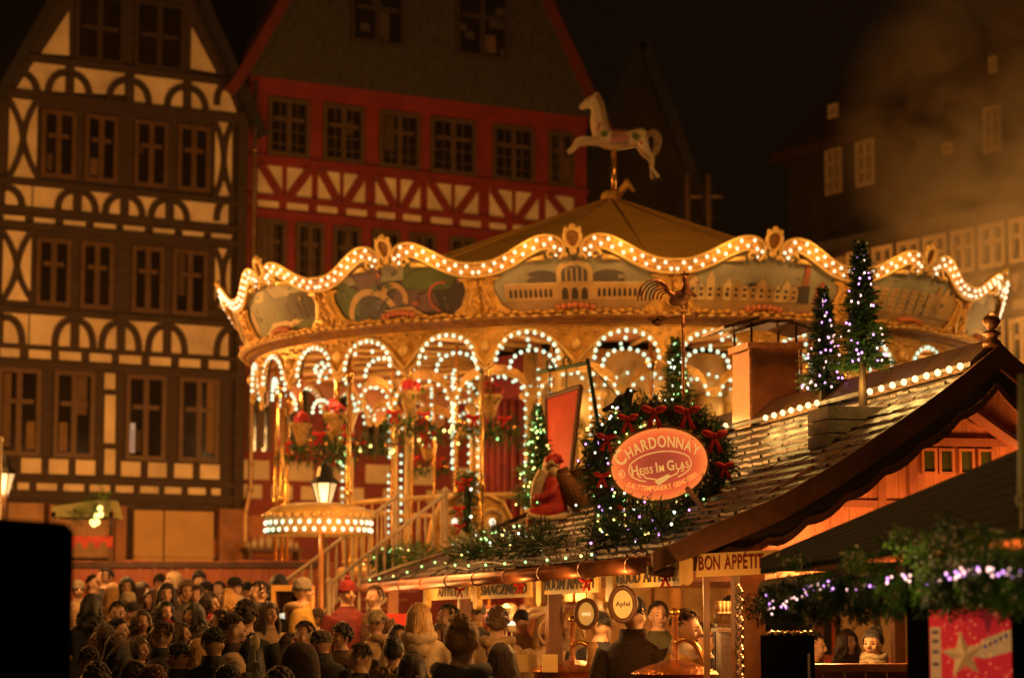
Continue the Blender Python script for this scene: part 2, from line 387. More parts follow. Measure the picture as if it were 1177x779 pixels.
def window(parent, fr, u0, u1, z0, z1, fm, cols=2, rows=(.62,), w=.05, bar=.07, muntin=0, lit=None):
    mb = MB(); fw = .10
    mb.box(u0, u1, z0, z0 + fw, -.02, w, fr); mb.box(u0, u1, z1 - fw, z1, -.02, w, fr)
    mb.box(u0, u0 + fw, z0 + fw, z1 - fw, -.02, w, fr); mb.box(u1 - fw, u1, z0 + fw, z1 - fw, -.02, w, fr)
    edges = [u0 + fw] + [u0 + (u1 - u0) * i / cols for i in range(1, cols)] + [u1 - fw]
    for i in range(1, cols):
        uc = edges[i]; mb.box(uc - bar * .9, uc + bar * .9, z0 + fw, z1 - fw, -.02, w - .008, fr)
    for t in rows:
        zc = z0 + (z1 - z0) * t
        for a, b in zip(edges[:-1], edges[1:]): mb.box(a + bar * .9, b - bar * .9, zc - bar * .7, zc + bar * .7, -.02, w - .014, fr)
    if muntin:
        zs = [z0] + [z0 + (z1 - z0) * t for t in rows] + [z1]
        for a, b in zip(edges[:-1], edges[1:]):
            mb.box((a + b) / 2 - .012, (a + b) / 2 + .012, z0 + fw, z1 - fw, -.02, w - .025, fr)
            for m in range(1, muntin + 1):
                zc = zs[0] + (zs[1] - zs[0]) * m / (muntin + 1); mb.box(a + .03, b - .03, zc - .012, zc + .012, -.02, w - .030, fr)
    f = mb.build('window', fm, parent)
    mb = MB(); mb.box(u0 + .03, u1 - .03, z0 + .03, z1 - .03, -.05, .004, fr); mb.build('pane', lit or darkpane, f)
    if not lit and u1 - u0 > .5 and rnd.random() < .45:   # a curtain half drawn or a pale sill object behind one leaf
        mb = MB(); a = edges[rnd.randrange(len(edges) - 1)]; wd_ = (u1 - u0) / cols * rnd.uniform(.35, .8); z_ = z0 + (z1 - z0) * rnd.choice([.1, .1, .3, .5]); z9 = z_ + (z1 - z_ - .12) * rnd.choice([.3, .55, 1.0])
        n_ = 7; mb.add([fr(a + .04 + (wd_ - .08) * i / n_, z, .008 + .006 * (i % 2)) for z in (z_, z9) for i in range(n_ + 1)], [(i, i + 1, i + n_ + 2, i + n_ + 1) for i in range(n_)])
        mb.build('curtain', mat('dim_curtain_%d' % rnd.randrange(3), rnd.choice([(.05, .03, .014), (.10, .06, .028), (.03, .022, .014)]), .9), f)
    return f
def sash(parent, fr, u0, u1, z0, z1, m):
    mb = MB(); mb.box(u0, u1, z0, z1, .001, .012, fr); return mb.build('curtain', m, parent)

# ---- left: black-and-white house with arched braces
uL, uR = U1(-60, 400), U1(279, 400)
h = root('half_timbered_house', F1(uR - 3, 1.0, 0), 'gabled house of dark timber framing with cream plaster and rows of arched braces', 'house')
mb = MB(); zE = Z1(282, 130); zG = ground(50) - .3; ua = U1(150, 0); za = zE + 5.6
mb.prism([(uL, zG), (uR, zG), (uR, zE), (ua, za), (2 * ua - uR, zE), (uL, zE)], -9, 0, F1); mb.build('wall', timber, h)
mb = MB()
for (a, b) in (((uR + .35, zE - .55), (ua, za + .1)), ((ua, za + .1), (2 * ua - uR - .35, zE - .55))):
    stroke(mb, F1, [a, b], .22, -9.3, .3)
mb.build('roof', mat('black_slate', (.012, .010, .009), .8, var=.4, scale=6, bump=.5), h)
pl = MB(); tb = MB()
pn = lambda *a, **k: panel(pl, F1, U1, Z1, *a, **k)
q = lambda *p: qpanel(pl, F1, U1, Z1, p)
q((79, 13), (79, 64), (47, 62)); q((220, 31), (248, 84), (219, 79))
q((40, 70), (143, 77), (143, 109), (17, 104)); q((153, 82), (257, 93), (272, 130), (153, 118))
# side panels with crossed braces
for x0, x1, yt, yb in ((10, 42, 114, 204), (247, 266, 139, 226), (3, 35, 266, 345), (247, 264, 286, 354)): pn(x0, x1, yt, yb, (x0 + x1) / 2)
# arcs rows (plaster fields), brick-like small fields
for x0, x1 in ((6, 36), (38, 138), (147, 262)): pn(x0, x1, 212 + 2, 238, 40)
for x0, x1 in ((4, 28), (39, 63), (73, 98), (108, 133), (142, 166), (176, 200), (210, 234), (243, 266)): pn(x0, x1, 247.5, 256, 10)
for x0, x1 in ((4, 32), (34, 134), (143, 262)): pn(x0, x1, 360, 395, 20)
for x0, x1 in ((0, 22), (33, 58), (68, 93), (103, 128), (137, 162), (172, 196), (206, 230), (240, 263)): pn(x0, x1, 399.5, 410, 10)
for yt, yb in ((427, 447), (454, 509), (516, 545)): pn(120, 132, yt, yb, 126)
for x0, x1 in ((24, 47), (56, 78), (87, 109), (139, 161), (170, 191), (200, 221), (230, 252)): pn(x0, x1, 527, 544, 50)
for x0, x1 in ((-10, 14), (20, 33), (42, 65), (73, 96), (103, 126), (133, 153), (161, 182), (189, 208), (216, 236), (243, 253)): pn(x0, x1, 552, 562.5, 30)
pl.build('plaster_infill', plaster, h)
def qarc(x, yt, yb, hw, sg, th=.15):
    uc, z1 = U1(x, yt), Z1(x, yt); z0 = Z1(x, yb); dw = hw / 52.0
    pts = [(uc + sg * dw * math.sin(t * math.pi / 2) ** .9, z0 + (z1 - z0) * math.cos(t * math.pi / 2) ** .8) for t in [i / 9 for i in range(10)]]
    pts = [(uc, z1 - .03)] + pts[1:]
    stroke(tb, F1, pts, th, .0, .06)
def post(x, yt, yb, th=.19): stroke(tb, F1, [(U1(x, yb), Z1(x, yb)), (U1(x, yb), Z1(x, yt))], th, .0, .07)
for row, xs_, yt, yb in ((0, (79, 148, 214), 82, 111), (1, (88, 142, 194), 217, 243), (2, (85, 138, 191), 366, 399)):
    for x in xs_:
        s = (x - 60) * (712 - yt) / 5056
        post(x, yt - 8 + s, yb + s)
        for sg in (-1, 1): qarc(x, yt + s, yb + s, 25 if row == 0 else 23, sg)
    qarc(12 if row == 0 else 4, yt - 2, yb - 2, 32 if row == 0 else 22, 1); qarc(268, yt + (14 if row == 0 else 12), yb + 13, 22, -1)
def xb(x0, x1, yt, yb):
    for a, b in ((x0, x1), (x1, x0)):
        pa, pb = (U1(a, yt), Z1(a, yt)), (U1(b, yb), Z1(b, yb)); bow_ = .06 if a < b else -.06
        pts = [(pa[0] + (pb[0] - pa[0]) * t + bow_ * math.sin(2 * math.pi * t), pa[1] + (pb[1] - pa[1]) * t) for t in [i / 10 for i in range(11)]]
        stroke(tb, F1, pts, .13, .0, .055 if a < b else .06)
for a in ((8, 44, 112, 206), (245, 268, 137, 228), (1, 37, 264, 347), (245, 266, 284, 356)): xb(*a)
# horizontal sills and beams standing proud
for yl, th in ((66, .16), (109, .2), (209, .14), (241, .13), (259, .16), (356, .14), (397.5, .1), (417, .2), (549, .14), (567, .2)):
    z = Z1(40, yl + 2); stroke(tb, F1, [(uL if yl > 100 else U1(30, 70), z), (uR + .02 if yl > 100 else U1(262, 90), z)], th, .0, .09)
for x in (276,): stroke(tb, F1, [(uR - .1, zG), (uR - .1, zE)], .24, -.05, .11)
tb.build('timber_frame', timber, h)
def wrow(wins, xr, yt, yb, **k):
    for x0, x1 in wins: window(h, F1, U1(x0, (yt + yb) / 2), U1(x1, (yt + yb) / 2), Z1(xr, yb), Z1(xr, yt), oakframe, **k)
wrow(((47, 87), (97, 135), (154, 193), (204, 241)), 66, 127, 205)
wrow(((41, 81), (92, 130), (151, 188), (198, 238)), 60, 274, 352)
wrow(((-4, 46), (61, 108), (144, 190), (205, 251)), 60, 425, 525)
oakframe_ = oakframe; oakframe = mat('dark_brown_frame', (.032, .017, .010), .6)  # darker brown for the top gable windows
wrow(((86, 143), (154, 212)), 110, -8, 72, rows=(.5,)); oakframe = oakframe_
warmcurtain = mat('lit_curtain', (.15, .085, .03), .8)
for x0, x1, yt, yb in ((68, 77, 485, 518), (30, 40, 484, 516), (237, 246, 440, 520)): sash(h, F1, U1(x0, 500), U1(x1, 500), Z1(x0, yb), Z1(x0, yt), warmcurtain)
mb = MB(); mb.box(U1(146, 500), U1(155, 500), Z1(150, 520), Z1(150, 486), .001, .012, F1)
mb.build('screen_glow', glow('bluish_window_light', (.30, .26, .22), .55), h)
# ground floor: piers, fascia, shutters
for x0, x1 in ((128, 140), (247, 275), (52, 58)):
    mb = MB(); mb.box(U1(x0, 620), U1(x1, 620), zG, Z1(60, 580), 0, .25, F1)
    mb.build('pier', mat('brown_painted_pier', (.22, .085, .03), .6, var=.3, scale=3), h)
shut = mat('beige_shutter', (.42, .27, .12), .7, var=.12, scale=2)
for x0, x1 in ((152, 185), (187, 243)):
    mb = MB(); mb.box(U1(x0, 610), U1(x1, 610), zG + .6, Z1(190, 587), .0, .12, F1); mb.box(U1(x0, 610), U1(x1, 610), Z1(190, 640), Z1(190, 638), .12, .2, F1); mb.build('shutter', shut, h)
mb = MB(); mb.box(U1(8, 600), U1(50, 600), Z1(30, 640), Z1(30, 578), .01, .06, F1); mb.box(U1(60, 600), U1(126, 600), Z1(90, 640), Z1(90, 585), .01, .06, F1)
mb.build('shop_front', mat('shop_front_boards', (.26, .13, .04), .5, var=.4, scale=2), h)

# ---- downpipe between the houses
ud = uR + .14
mb = MB(); zz = [Z1(290, 95), Z1(286, 200), Z1(275, 530), Z1(273, 560), Z1(268, 590), Z1(268, 650), zG]
mb.tube([F1(ud + o, z, .22) for o, z in zip((0, 0, 0, 0, -.12, -.12, -.12), zz)], .055, 10); 
for z in zz[:-1]: mb.tube([F1(ud - .0, z + .5, .22), F1(ud, z + .56, .22)], .07, 10)
mb.build('downpipe', mat('zinc_pipe', (.30, .20, .11), .35, .7, var=.3), None, True, label='grey metal downpipe running down between the dark house and the red house', cat='downpipe')

# ---- red house
uA, uB = U1(284, 200), U1(674, 200); h2 = root('red_timbered_house', F1(uA + 3, 1.0, 0), 'red painted timber house with slate gable and white diagonal-braced panels', 'house')
zE2 = Z1(290, 88)
mb = MB(); mb.prism([(uA, zG), (uB, zG), (uB, zE2), (uA, zE2)], -10, 0, F1); mb.build('wall', redtimber, h2)
uc = (uA + uB) / 2; lean = .62
mb = MB(); top = 9.0; dz = top; inset = U1(612, 0) ; sl = (uB - U1(612, 2)) / (Z1(612, 2) - Z1(672, 133))
mb.prism([(uA - .2, zE2), (uB + .2, zE2), (uc + .15, zE2 + (uB + .2 - uc) / sl), (uc - .15, zE2 + (uB + .2 - uc) / sl)], -10, .22, F1)
for i in range(60):   # courses of slates
    z = zE2 + .02 + i * .17; wd = (uB - uA) / 2 - (z - zE2) * sl - .1
    if wd < .3: break
    u = uc - wd
    while u < uc + wd - .1:
        s_ = rnd.uniform(.22, .32); mb.box(u, min(u + s_ - .012, uc + wd), z, z + .19, .22, .235 + rnd.uniform(0, .02), F1); u += s_
mb.build('slate_gable', slate, h2)
mb = MB()
for sg in (-1, 1): stroke(mb, F1, [(uc + sg * ((uB - uA) / 2 + .55), zE2 - .45), (uc + sg * ((uB - uA) / 2 + .12), zE2 + .25), (uc + sg * .1, zE2 + (uB + .3 - uc) / sl)], .26, -.1, .34)
mb.build('barge_board', mat('dark_red_barge_board', (.10, .010, .008), .7, var=.3, scale=3), h2)
for x0, x1, yt, yb in ((397, 459, -20, 50), (518, 578, -14, 66)):
    window(h2, frame(F1(0, 0, .25), D1, (0, 0, 1), N1), U1(x0, 20), U1(x1, 20), Z1(x0, yb), Z1(x0, yt), mat('dark_gable_frame', (.03, .02, .012), .6), rows=(.6,))
cx = lambda c: 270 + c / 2.598; cyy = lambda c: c / 2.598
pl = MB(); tb = MB()
rows_ = ((68, 140), (155, 228), (248, 312), (325, 388), (420, 480), (495, 552), (575, 645), (657, 725), (760, 826), (838, 905), (928, 1010))
for i, (a, b) in enumerate(rows_):
    x0, x1 = cx(a), cx(b); zt, zb = Z1(cx(68), cyy(491)), Z1(cx(68), cyy(578)); u0, u1 = U1(x0, 205), U1(x1, 205)
    pl.box(u0, u1, zb, zt, -.05, .02, F1)
    A, B = ((u0 + .06, zt), (u1 - .06, zb)) if i % 2 == 0 else ((u1 - .06, zt), (u0 + .06, zb))
    stroke(tb, F1, [A, B], .2, 0, .06)
for a, b in ((68, 130), (155, 218), (245, 305), (333, 393), (423, 477), (502, 555), (585, 648), (673, 733), (760, 808), (830, 890), (910, 970)):
    pl.box(U1(cx(a), 232), U1(cx(b), 232), Z1(cx(68), cyy(616)), Z1(cx(68), cyy(597)), -.05, .02, F1)
for y0, y1, rs in ((529, 551, ((270, 309), (326, 360), (375, 404), (420, 448), (470, 500), (520, 560))), (557, 573, ((270, 301), (312, 336), (346, 374), (390, 418), (440, 470), (490, 520)))):
    for a, b in rs: pl.box(U1(a, 545), U1(b, 545), Z1(300, y1), Z1(300, y0), -.05, .02, F1)
pl.build('plaster_infill', plaster, h2)
for y, t in ((95, .3), (181, .12), (226, .12), (244, .14), (522, .14), (554, .1), (578, .2)):
    z = Z1(300, y); stroke(tb, F1, [(uA, z), (uB, z)], t, 0, .08)
tb.build('timber_frame', redtimber, h2)
for rs, yt, yb in ((((97, 222), (262, 385), (430, 552), (583, 718), (768, 893), (935, 1010)), 288, 462), (((68, 155), (185, 268), (295, 378), (410, 495), (520, 600), (640, 720), (750, 830), (860, 940)), 655, 835)):
    for a, b in rs: window(h2, F1, U1(cx(a), 150), U1(cx(b), 150), Z1(cx(100), cyy(yb)), Z1(cx(100), cyy(yt)), greenframe, muntin=2, rows=(.64,))
for a, b in ((283, 312), (326, 356), (372, 402), (418, 446)): window(h2, F1, U1(a, 480), U1(b, 480), Z1(300, 524), Z1(300, 432), greenframe, muntin=0, rows=(.64,))
mb = MB(); ctr = (U1(292, 630), Z1(292, 640))
mb.prism([(ctr[0] + 1.1 * math.cos(t * math.pi / 10), ctr[1] + .95 * math.sin(t * math.pi / 10)) for t in range(11)] , .0, .06, F1); mb.build('arched_door', mat('orange_brown_doorway', (.34, .12, .035), .6), h2)  # arch in one plain orange-brown
# bottles on a shelf in front of the red house
sh = root('bottle_shelf', F1(ctr[0], zG + .3, .5), 'shelf crowded with pale glasses and bottles below the red house', 'shelf')
mb = MB(); mb.box(ctr[0] - .5, ctr[0] + .9, Z1(290, 634), Z1(290, 630), .35, .75, F1); mb.box(ctr[0] - .45, ctr[0] - .38, zG, Z1(290, 634), .4, .7, F1); mb.box(ctr[0] + .78, ctr[0] + .85, zG, Z1(290, 634), .4, .7, F1); mb.build('rack', hutdark, sh)
pale = mat('pale_glassware', (.55, .48, .36), .15, var=.2)
for i in range(14):
    u = ctr[0] - .4 + .09 * i; zb = Z1(290, 630); hh = .13 + .2 * math.sin(math.pi * (i + .5) / 14); mb = MB()
    mb.lathe([(0, 0), (.036, 0), (.036, hh * .6), (.015, hh * .78), (.015, hh), (0, hh)], F1(u, zb, .55 + .06 * (i % 2)), 10); mb.build('bottle', pale, None, True, label='pale glass bottle in the row on the shelf below the red house', cat='bottle', group='bottles on the shelf below the red house')

# ---- dark house behind the carousel's horse
hd = root('dark_gabled_house', (4.2, 66, ground(60)), 'unlit dark slate house standing behind the prancing carousel horse', 'house')
mb = MB(); X = lambda px, Y: (px - 588.5) / 2780 * Y
mb.prism([(X(655, 66), 0), (X(812, 66), 0), (X(812, 66), 13.2), (X(742, 66), 17.6), (X(655, 66), 13.2)], 0, -8, frame((0, 66, 0), (1, 0, 0), (0, 0, 1), (0, -1, 0))); mb.build('wall', mat('dark_house_render', (.05, .035, .022), .8, var=.4, scale=1), hd)  # wall in a very dark colour
mb = MB(); fb = frame((0, 65.9, 0), (1, 0, 0), (0, 0, 1), (0, -1, 0))
for a, b in (((X(650, 66), 12.9), (X(742, 66), 17.9)), ((X(742, 66), 17.9), (X(818, 66), 12.9))): stroke(mb, fb, [a, b], .3, -8, .3)
mb.build('roof', slate, hd)
for px in (791, 815):
    p = at(px, 250, 60); mb = MB(); mb.tube([(p.x, 60, 7), (p.x, 60, at(px, 200, 60).z)], .08, 8); mb.tube([(p.x, 60, at(px, 226, 60).z), (p.x + .35, 60, at(px, 226, 60).z)], .05, 6)
    mb.build('flue_pipe', mat('dull_flue', (.20, .12, .06), .6), None, True, label='thin metal flue pipe behind the carousel roof, ' + ('nearer the prancing horse' if px == 791 else 'the taller one farther from the horse'), cat='pipe', group='flue pipes behind the carousel')

# ---- right: timbered row and the tall dark house above it
D2 = Vector((.5045, -.8634, 0)).normalized(); N2 = Vector((D2.y, -D2.x, 0)); P2 = at(1177, 300, 50); P2.z = 0; F2 = frame(P2, D2, (0, 0, 1), N2); U2, Z2 = Umaker(P2, D2, N2)
h3 = root('timbered_row_house', F2(-2, 1, 0), 'long timbered house front with pale windows half hidden in drifting smoke', 'house')
zt = Z2(1170, 240); ul, ur = U2(960, 290), U2(1215, 250)
mb = MB(); mb.prism([(ul, 0), (ur, 0), (ur, zt), (ul, zt)], -6, 0, F2); mb.build('wall', mat('grey_plaster', (.34, .24, .13), .85, var=.2, scale=1.5), h3)
mb = MB(); mb.prism([(.35, zt - .1), (.35, zt + .12), (-3.2, zt + 2.2), (-6.2, zt), (-6.2, zt - .1)], ul - .3, ur + .3, lambda a, b, c: F2(c, b, a)); mb.build('roof', slate, h3)
tb = MB()
for y in (248, 309, 340, 360, 430): z = Z2(1170, y); stroke(tb, F2, [(ul, z), (ur, z)], .16, 0, .07)
for x in (1003, 1031, 1062, 1093, 1125, 1160, 1195):
    u = U2(x, 330); stroke(tb, F2, [(u, 1), (u, zt)], .17, 0, .08)
    for sg in (-1, 1): stroke(tb, F2, [(u + sg * .55 * math.sin(t * math.pi / 12), Z2(1170, 340) + .9 - .9 * (1 - math.cos(t * math.pi / 12))) for t in range(7)], .11, 0, .06)
tb.build('timber_frame', timber, h3)
palef = mat('pale_window_frame', (.66, .52, .30), .6)
for x0, x1 in ((976, 1001), (1005, 1029), (1034, 1060), (1064, 1091), (1096, 1123), (1128, 1158), (1163, 1192)):
    window(h3, F2, U2(x0, 280), U2(x1, 280), Z2(1170, 303), Z2(1170, 251), palef, rows=(.6,), w=.09, bar=.07)
    window(h3, F2, U2(x0, 380), U2(x1, 380), Z2(1170, 420), Z2(1170, 366), palef, rows=(.6,), w=.09, bar=.07)
P3 = P2 + N2 * -7.0; F3 = frame(P3, D2, (0, 0, 1), N2); U3, Z3 = Umaker(P3, D2, N2)
h4 = root('tall_dark_house', F3(-2, 1, 0), 'tall night-dark house with pale open shutters rising behind the smoke', 'house')
mb = MB(); ul, um, ur = U3(905, 220), U3(1050, 180), U3(1230, 100)
darkwall = mat('dark_house_plaster', (.042, .030, .016), .85, var=.4, scale=.7)  # wall colour set very dark
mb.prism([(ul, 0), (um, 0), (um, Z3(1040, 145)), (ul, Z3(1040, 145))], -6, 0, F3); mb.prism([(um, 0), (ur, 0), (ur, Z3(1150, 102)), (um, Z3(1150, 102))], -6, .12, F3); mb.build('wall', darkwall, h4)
mb = MB()
for a, b, z in ((ul - .2, um, Z3(1040, 145)), (um, ur + .2, Z3(1150, 102))): mb.prism([(.4, z - .15), (.4, z + .1), (-3, z + 3.2), (-6.2, z)], a, b, lambda p, q_, c: F3(c, q_, p))
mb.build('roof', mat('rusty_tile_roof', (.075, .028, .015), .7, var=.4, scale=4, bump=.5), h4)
for x0, x1, yt, yb in ((954, 972, 172, 226), (989, 1010, 163, 217), (1137, 1157, 125, 178)):
    fw = window(h4, frame(F3(0, 0, .13), D2, (0, 0, 1), N2), U3(x0, 190), U3(x1, 190), Z3(x0, yb), Z3(x0, yt), palef, rows=(.33, .66), w=.06, bar=.05, lit=mat('pale_blind', (.30, .22, .12), .6))
for x0, x1, yt, yb in ((973, 983, 124, 140), (1160, 1169, 69, 88), (1088, 1099, 166, 180)):
    window(h4, frame(F3(0, 0, .6 if yt != 166 else .13), D2, (0, 0, 1), N2), U3(x0, 130), U3(x1, 130), Z3(x0, yb), Z3(x0, yt), palef, cols=1, rows=(), w=.06, lit=mat('pale_blind', (.30, .22, .12), .6))

# ---- smoke drifting from the roast stall on the right
sm = bpy.data.materials.new('smoke'); sm.use_nodes = True; nt = sm.node_tree; nt.nodes.remove(nt.nodes['Principled BSDF'])
pv = N(nt, 'ShaderNodeVolumePrincipled'); pv.inputs['Color'].default_value = (.8, .62, .36, 1); pv.inputs['Anisotropy'].default_value = .2
tc = N(nt, 'ShaderNodeTexCoord'); nz = N(nt, 'ShaderNodeTexNoise'); nz.inputs['Scale'].default_value = .62; nz.inputs['Detail'].default_value = 6; nz.inputs['Roughness'].default_value = .6; nz.inputs['Distortion'].default_value = .8
gr = N(nt, 'ShaderNodeTexGradient'); gr.gradient_type = 'SPHERICAL'; mp = N(nt, 'ShaderNodeMapping'); mp.vector_type = 'POINT'
nt.links.new(tc.outputs['Object'], nz.inputs['Vector']); nt.links.new(tc.outputs['Object'], mp.inputs[0])
mp.inputs['Scale'].default_value = (1 / 3.4, 1 / 1.8, 1 / 4.4); nt.links.new(mp.outputs[0], gr.inputs[0])
m1 = N(nt, 'ShaderNodeMapRange'); m1.inputs['From Min'].default_value = .40; m1.inputs['From Max'].default_value = .74; m1.inputs['To Max'].default_value = 1.7
nt.links.new(nz.outputs[0], m1.inputs[0]); mu = N(nt, 'ShaderNodeMath', operation='MULTIPLY'); nt.links.new(m1.outputs[0], mu.inputs[0]); nt.links.new(gr.outputs['Fac'], mu.inputs[1])
nt.links.new(mu.outputs[0], pv.inputs['Density']); nt.links.new(pv.outputs[0], nt.nodes['Material Output'].inputs['Volume'])
c = at(1150, 190, 46); mb = MB(); mb.box(-3.4, 3.4, -1.8, 1.8, -4.4, 4.4); link('smoke', mb.mesh('smoke'), loc=c, kind='stuff', label='warm-lit smoke drifting up past the dark houses', cat='smoke').data.materials.append(sm)
lamp('smoke_fill_light', (c.x + .6, 44.2, c.z - 3.4), 620, (1, .50, .15), .3)  # unseen lamp added to light up the smoke

# ---- red board fence
fn = root('board_fence', (-4.5, 34.6, ground(34.6)), 'reddish brown upright board fence behind the standing crowd', 'fence')
mb = MB(); xa, xb_ = X(60, 34.6), X(372, 34.6); ztop = at(200, 644, 34.6).z; x = xa
while x < xb_:
    wd = rnd.uniform(.19, .26); mb.box(x, x + wd - .012, 34.6, 34.63 + rnd.uniform(0, .015), ground(34.6), ztop + rnd.uniform(-.015, .015)); x += wd
mb.build('boards', mat('red_stained_boards', (.38, .105, .045), .55, var=.35, scale=2.2, bump=.3, bscale=12, stretch=(3, 3, .5)), fn)
mb = MB(); mb.box(xa, xb_, 34.56, 34.598, ztop - .1, ztop - .02); mb.build('rail', hutdark, fn)

# ---- small stall with red and white valance by the left house
st = root('small_market_stall', (-8.6, 46, ground(40)), 'little stall with red scalloped valance and yellow lights before the dark house', 'stall')
x0, x1 = X(60, 46), X(131, 46); zt = at(100, 600, 46).z; fs = frame((0, 46, 0), (1, 0, 0), (0, 0, 1), (0, -1, 0))
mb = MB(); mb.prism([(x0, zt + .1), (x1, zt + .1), (x1 - .1, zt + .45), (x0, zt + .3)], -1.2, 0, fs); mb.build('roof', mat('green_stall_roof', (.20, .22, .10), .6), st)
mb = MB(); n = 10
for i in range(n):
    a = x0 + (x1 - x0) * i / n; b = x0 + (x1 - x0) * (i + 1) / n; z = at(100, 623, 46).z
    mb.prism([(a, z + .12), (a, z - .02), (a + (b - a) * .15, z - .1), (a + (b - a) * .85, z - .1), (b, z - .02), (b, z + .12)] if i % 2 else [(a, z + .12), (a, z), (b, z), (b, z + .12)], 0, .03, fs)
mb.build('valance', redpaint, st)
mb = MB(); mb.box(x0, x1, 45.3, 46.6, ground(46), ground(46) + 1.0); mb.box(x0, x0 + .08, 46, 46.1, ground(46), zt + .2); mb.box(x1 - .08, x1, 46, 46.1, ground(46), zt + .2); mb.build('counter', hutdark, st)
mb = MB(); pth = [(X(84, 45.8), 45.8, zt + .15), (X(108, 45.8), 45.8, zt + .2), (X(126, 45.8), 45.8, zt + .6)]; fir_path(mb, pth, .22, 90, .25, .06, .012); mb.build('fir_garland', [fir_a, fir_b], st)
bulbs(st, [tuple(at(px, py, 45.5)) for px, py in ((106, 600), (111, 593), (115, 584), (116, 591), (108, 602), (112, 600))], .05, [led_yellow])

# ---- street lamps
def street_lamp(px, py, Y, label, gl, power):
    p = at(px, py, Y); g = ground(Y); s = 1.0
    t = root('street_lamp', (p.x, Y, g), label, 'street lamp', 'old lanterns of the square')
    mb = MB(); mb.lathe([(.0, g), (.14, g), (.12, g + .5), (.06, g + .7), (.045, p.z - .25), (.09, p.z - .2), (.0, p.z - .18)], (p.x, Y, 0), 12); mb.build('post', mat('lamp_post_brown', (.22, .10, .035), .5), t, True)
    mb = MB(); mb.lathe([(.08, -.18), (.17, .14), (.17, .15), (.06, .15)], p, 6); mb.build('lantern_glass', gl, t)
    mb = MB()
    for k in range(6):
        a = math.pi / 3 * k; mb.tube([p + Vector((.082 * math.cos(a), .082 * math.sin(a), -.18)), p + Vector((.176 * math.cos(a), .176 * math.sin(a), .15))], .011, 5)
    mb.lathe([(.2, .15), (.2, .17), (.12, .25), (.09, .38), (.04, .42), (.0, .5)], p, 6); mb.build('lantern_cap', iron, t)
    mb = MB(); mb.ball(p + Vector((0, -.02, .08)), (.07, .07, .05), 10, 6); mb.build('lamp_bulb', glow('lantern_flame', (1, .95, .8), 5), t)
    lamp('lantern_light', p + Vector((0, -.35, -.1)), power, (1, .6, .25), .1); return t
lg = mat('frosted_lantern_glass', (.75, .62, .38), .4, emit=(1, .72, .35), es=.45)
street_lamp(373, 568, 33.3, 'six-sided glass street lantern beside the carousel, above a round bulb-edged canopy', lg, 15)
street_lamp(5, 555, 40, 'six-sided glass street lantern cut by the picture edge, above the black stall', lg, 15)
mb = MB(); p = at(2, 505, 30); mb.tube([(p.x, 30, ground(30)), (p.x - .02, 30, p.z)], .03, 8); mb.ball((p.x - .02, 30, p.z), .045, 8, 6); mb.build('flag_pole', palef, None, True, label='thin pale pole standing before the street lantern by the black stall', cat='pole')

# ---- black unlit stall in front
ks = root('covered_stall', (-2.9, 9.2, 0), 'closed stall wrapped in black tarpaulin, an unlit shape before the crowd', 'stall')
mb = MB(); zt = at(40, 592, 8.6).z; xr = at(83.5, 690, 8.6).x
prof = [(-5, 0), (xr, 0), (xr, zt - .06), (xr - .03, zt - .028), (xr - .25, zt - .012), (xr - .9, zt + .0), (-5, zt)]
n = len(prof); kx = 10.4 / 8.6 * 1.02   # the stall's side wall runs back along the lane, slightly towards the wall
mb.add([(a, 8.6, b) for a, b in prof] + [(a * kx if a > -5 else -5, 10.4, b - .02) for a, b in prof], [tuple(range(n)), tuple(range(2 * n - 1, n - 1, -1))] + [(i, n + i, n + (i + 1) % n, (i + 1) % n) for i in range(n)]); mb.build('tarpaulin', black, ks)
mb = MB(); mb.tube([(xr - .02, 8.57, .1), (xr - .02, 8.57, zt - .1)], .012, 6); mb.tube([(-5, 8.58, 1.0), (xr, 8.58, 1.0)], .012, 6); mb.build('lashing_rope', black, ks)

# ---- the night haze over the square
hm = bpy.data.materials.new('haze'); hm.use_nodes = True; nt = hm.node_tree; nt.nodes.remove(nt.nodes['Principled BSDF'])
pv = N(nt, 'ShaderNodeVolumePrincipled'); pv.inputs['Color'].default_value = (.9, .85, .75, 1); pv.inputs['Density'].default_value = .00016; pv.inputs['Anisotropy'].default_value = .3
nt.links.new(pv.outputs[0], nt.nodes['Material Output'].inputs['Volume'])
mb = MB(); mb.box(-210, 210, -35, 310, -1.3, 32); mb.build('haze', hm, kind='stuff')
# ================================================================== the carousel
KX, KY = 1.535, 37.0
def cpt(t, r, z): return Vector((KX + r * math.sin(t), KY - r * math.cos(t), z))
car = root('carousel', (KX, KY, ground(37)), 'great lit carousel with painted crown panels, gold arches and hundreds of bulbs', 'carousel')
NP = 14; DT = 2 * math.pi / NP; T0 = R(-7.2)
Rz = lambda z: 5.55 + (z - 5.95) / 1.05 * .40
red_in = mat('carousel_red_lining', (.38, .14, .05), .6, var=.25, scale=2)
# roof
mb = MB(); ap = Vector((KX, KY, 8.50)); n = NP
b_ = [cpt(T0 + DT * (i + .5), 5.05, 6.56) for i in range(n)]
mb.v = [tuple(p) for p in b_] + [tuple(ap)]
for i in range(n): mb.f.append((i, (i + 1) % n, n)); mb.m.append(0)
mb.build('roof', canvas, car)
mb = MB()
for p in b_: mb.tube([p, ap], .022, 6)
mb.ball(ap, (.16, .16, .12), 10, 6); mb.tube([ap + Vector((.1, -.1, 0)), ap + Vector((.25, -.2, .2)), ap + Vector((.34, -.25, .05))], [.05, .07, .02], 6)
mb.build('roof_rib', mat('roof_rib_canvas', (.66, .38, .07), .8), car, True)
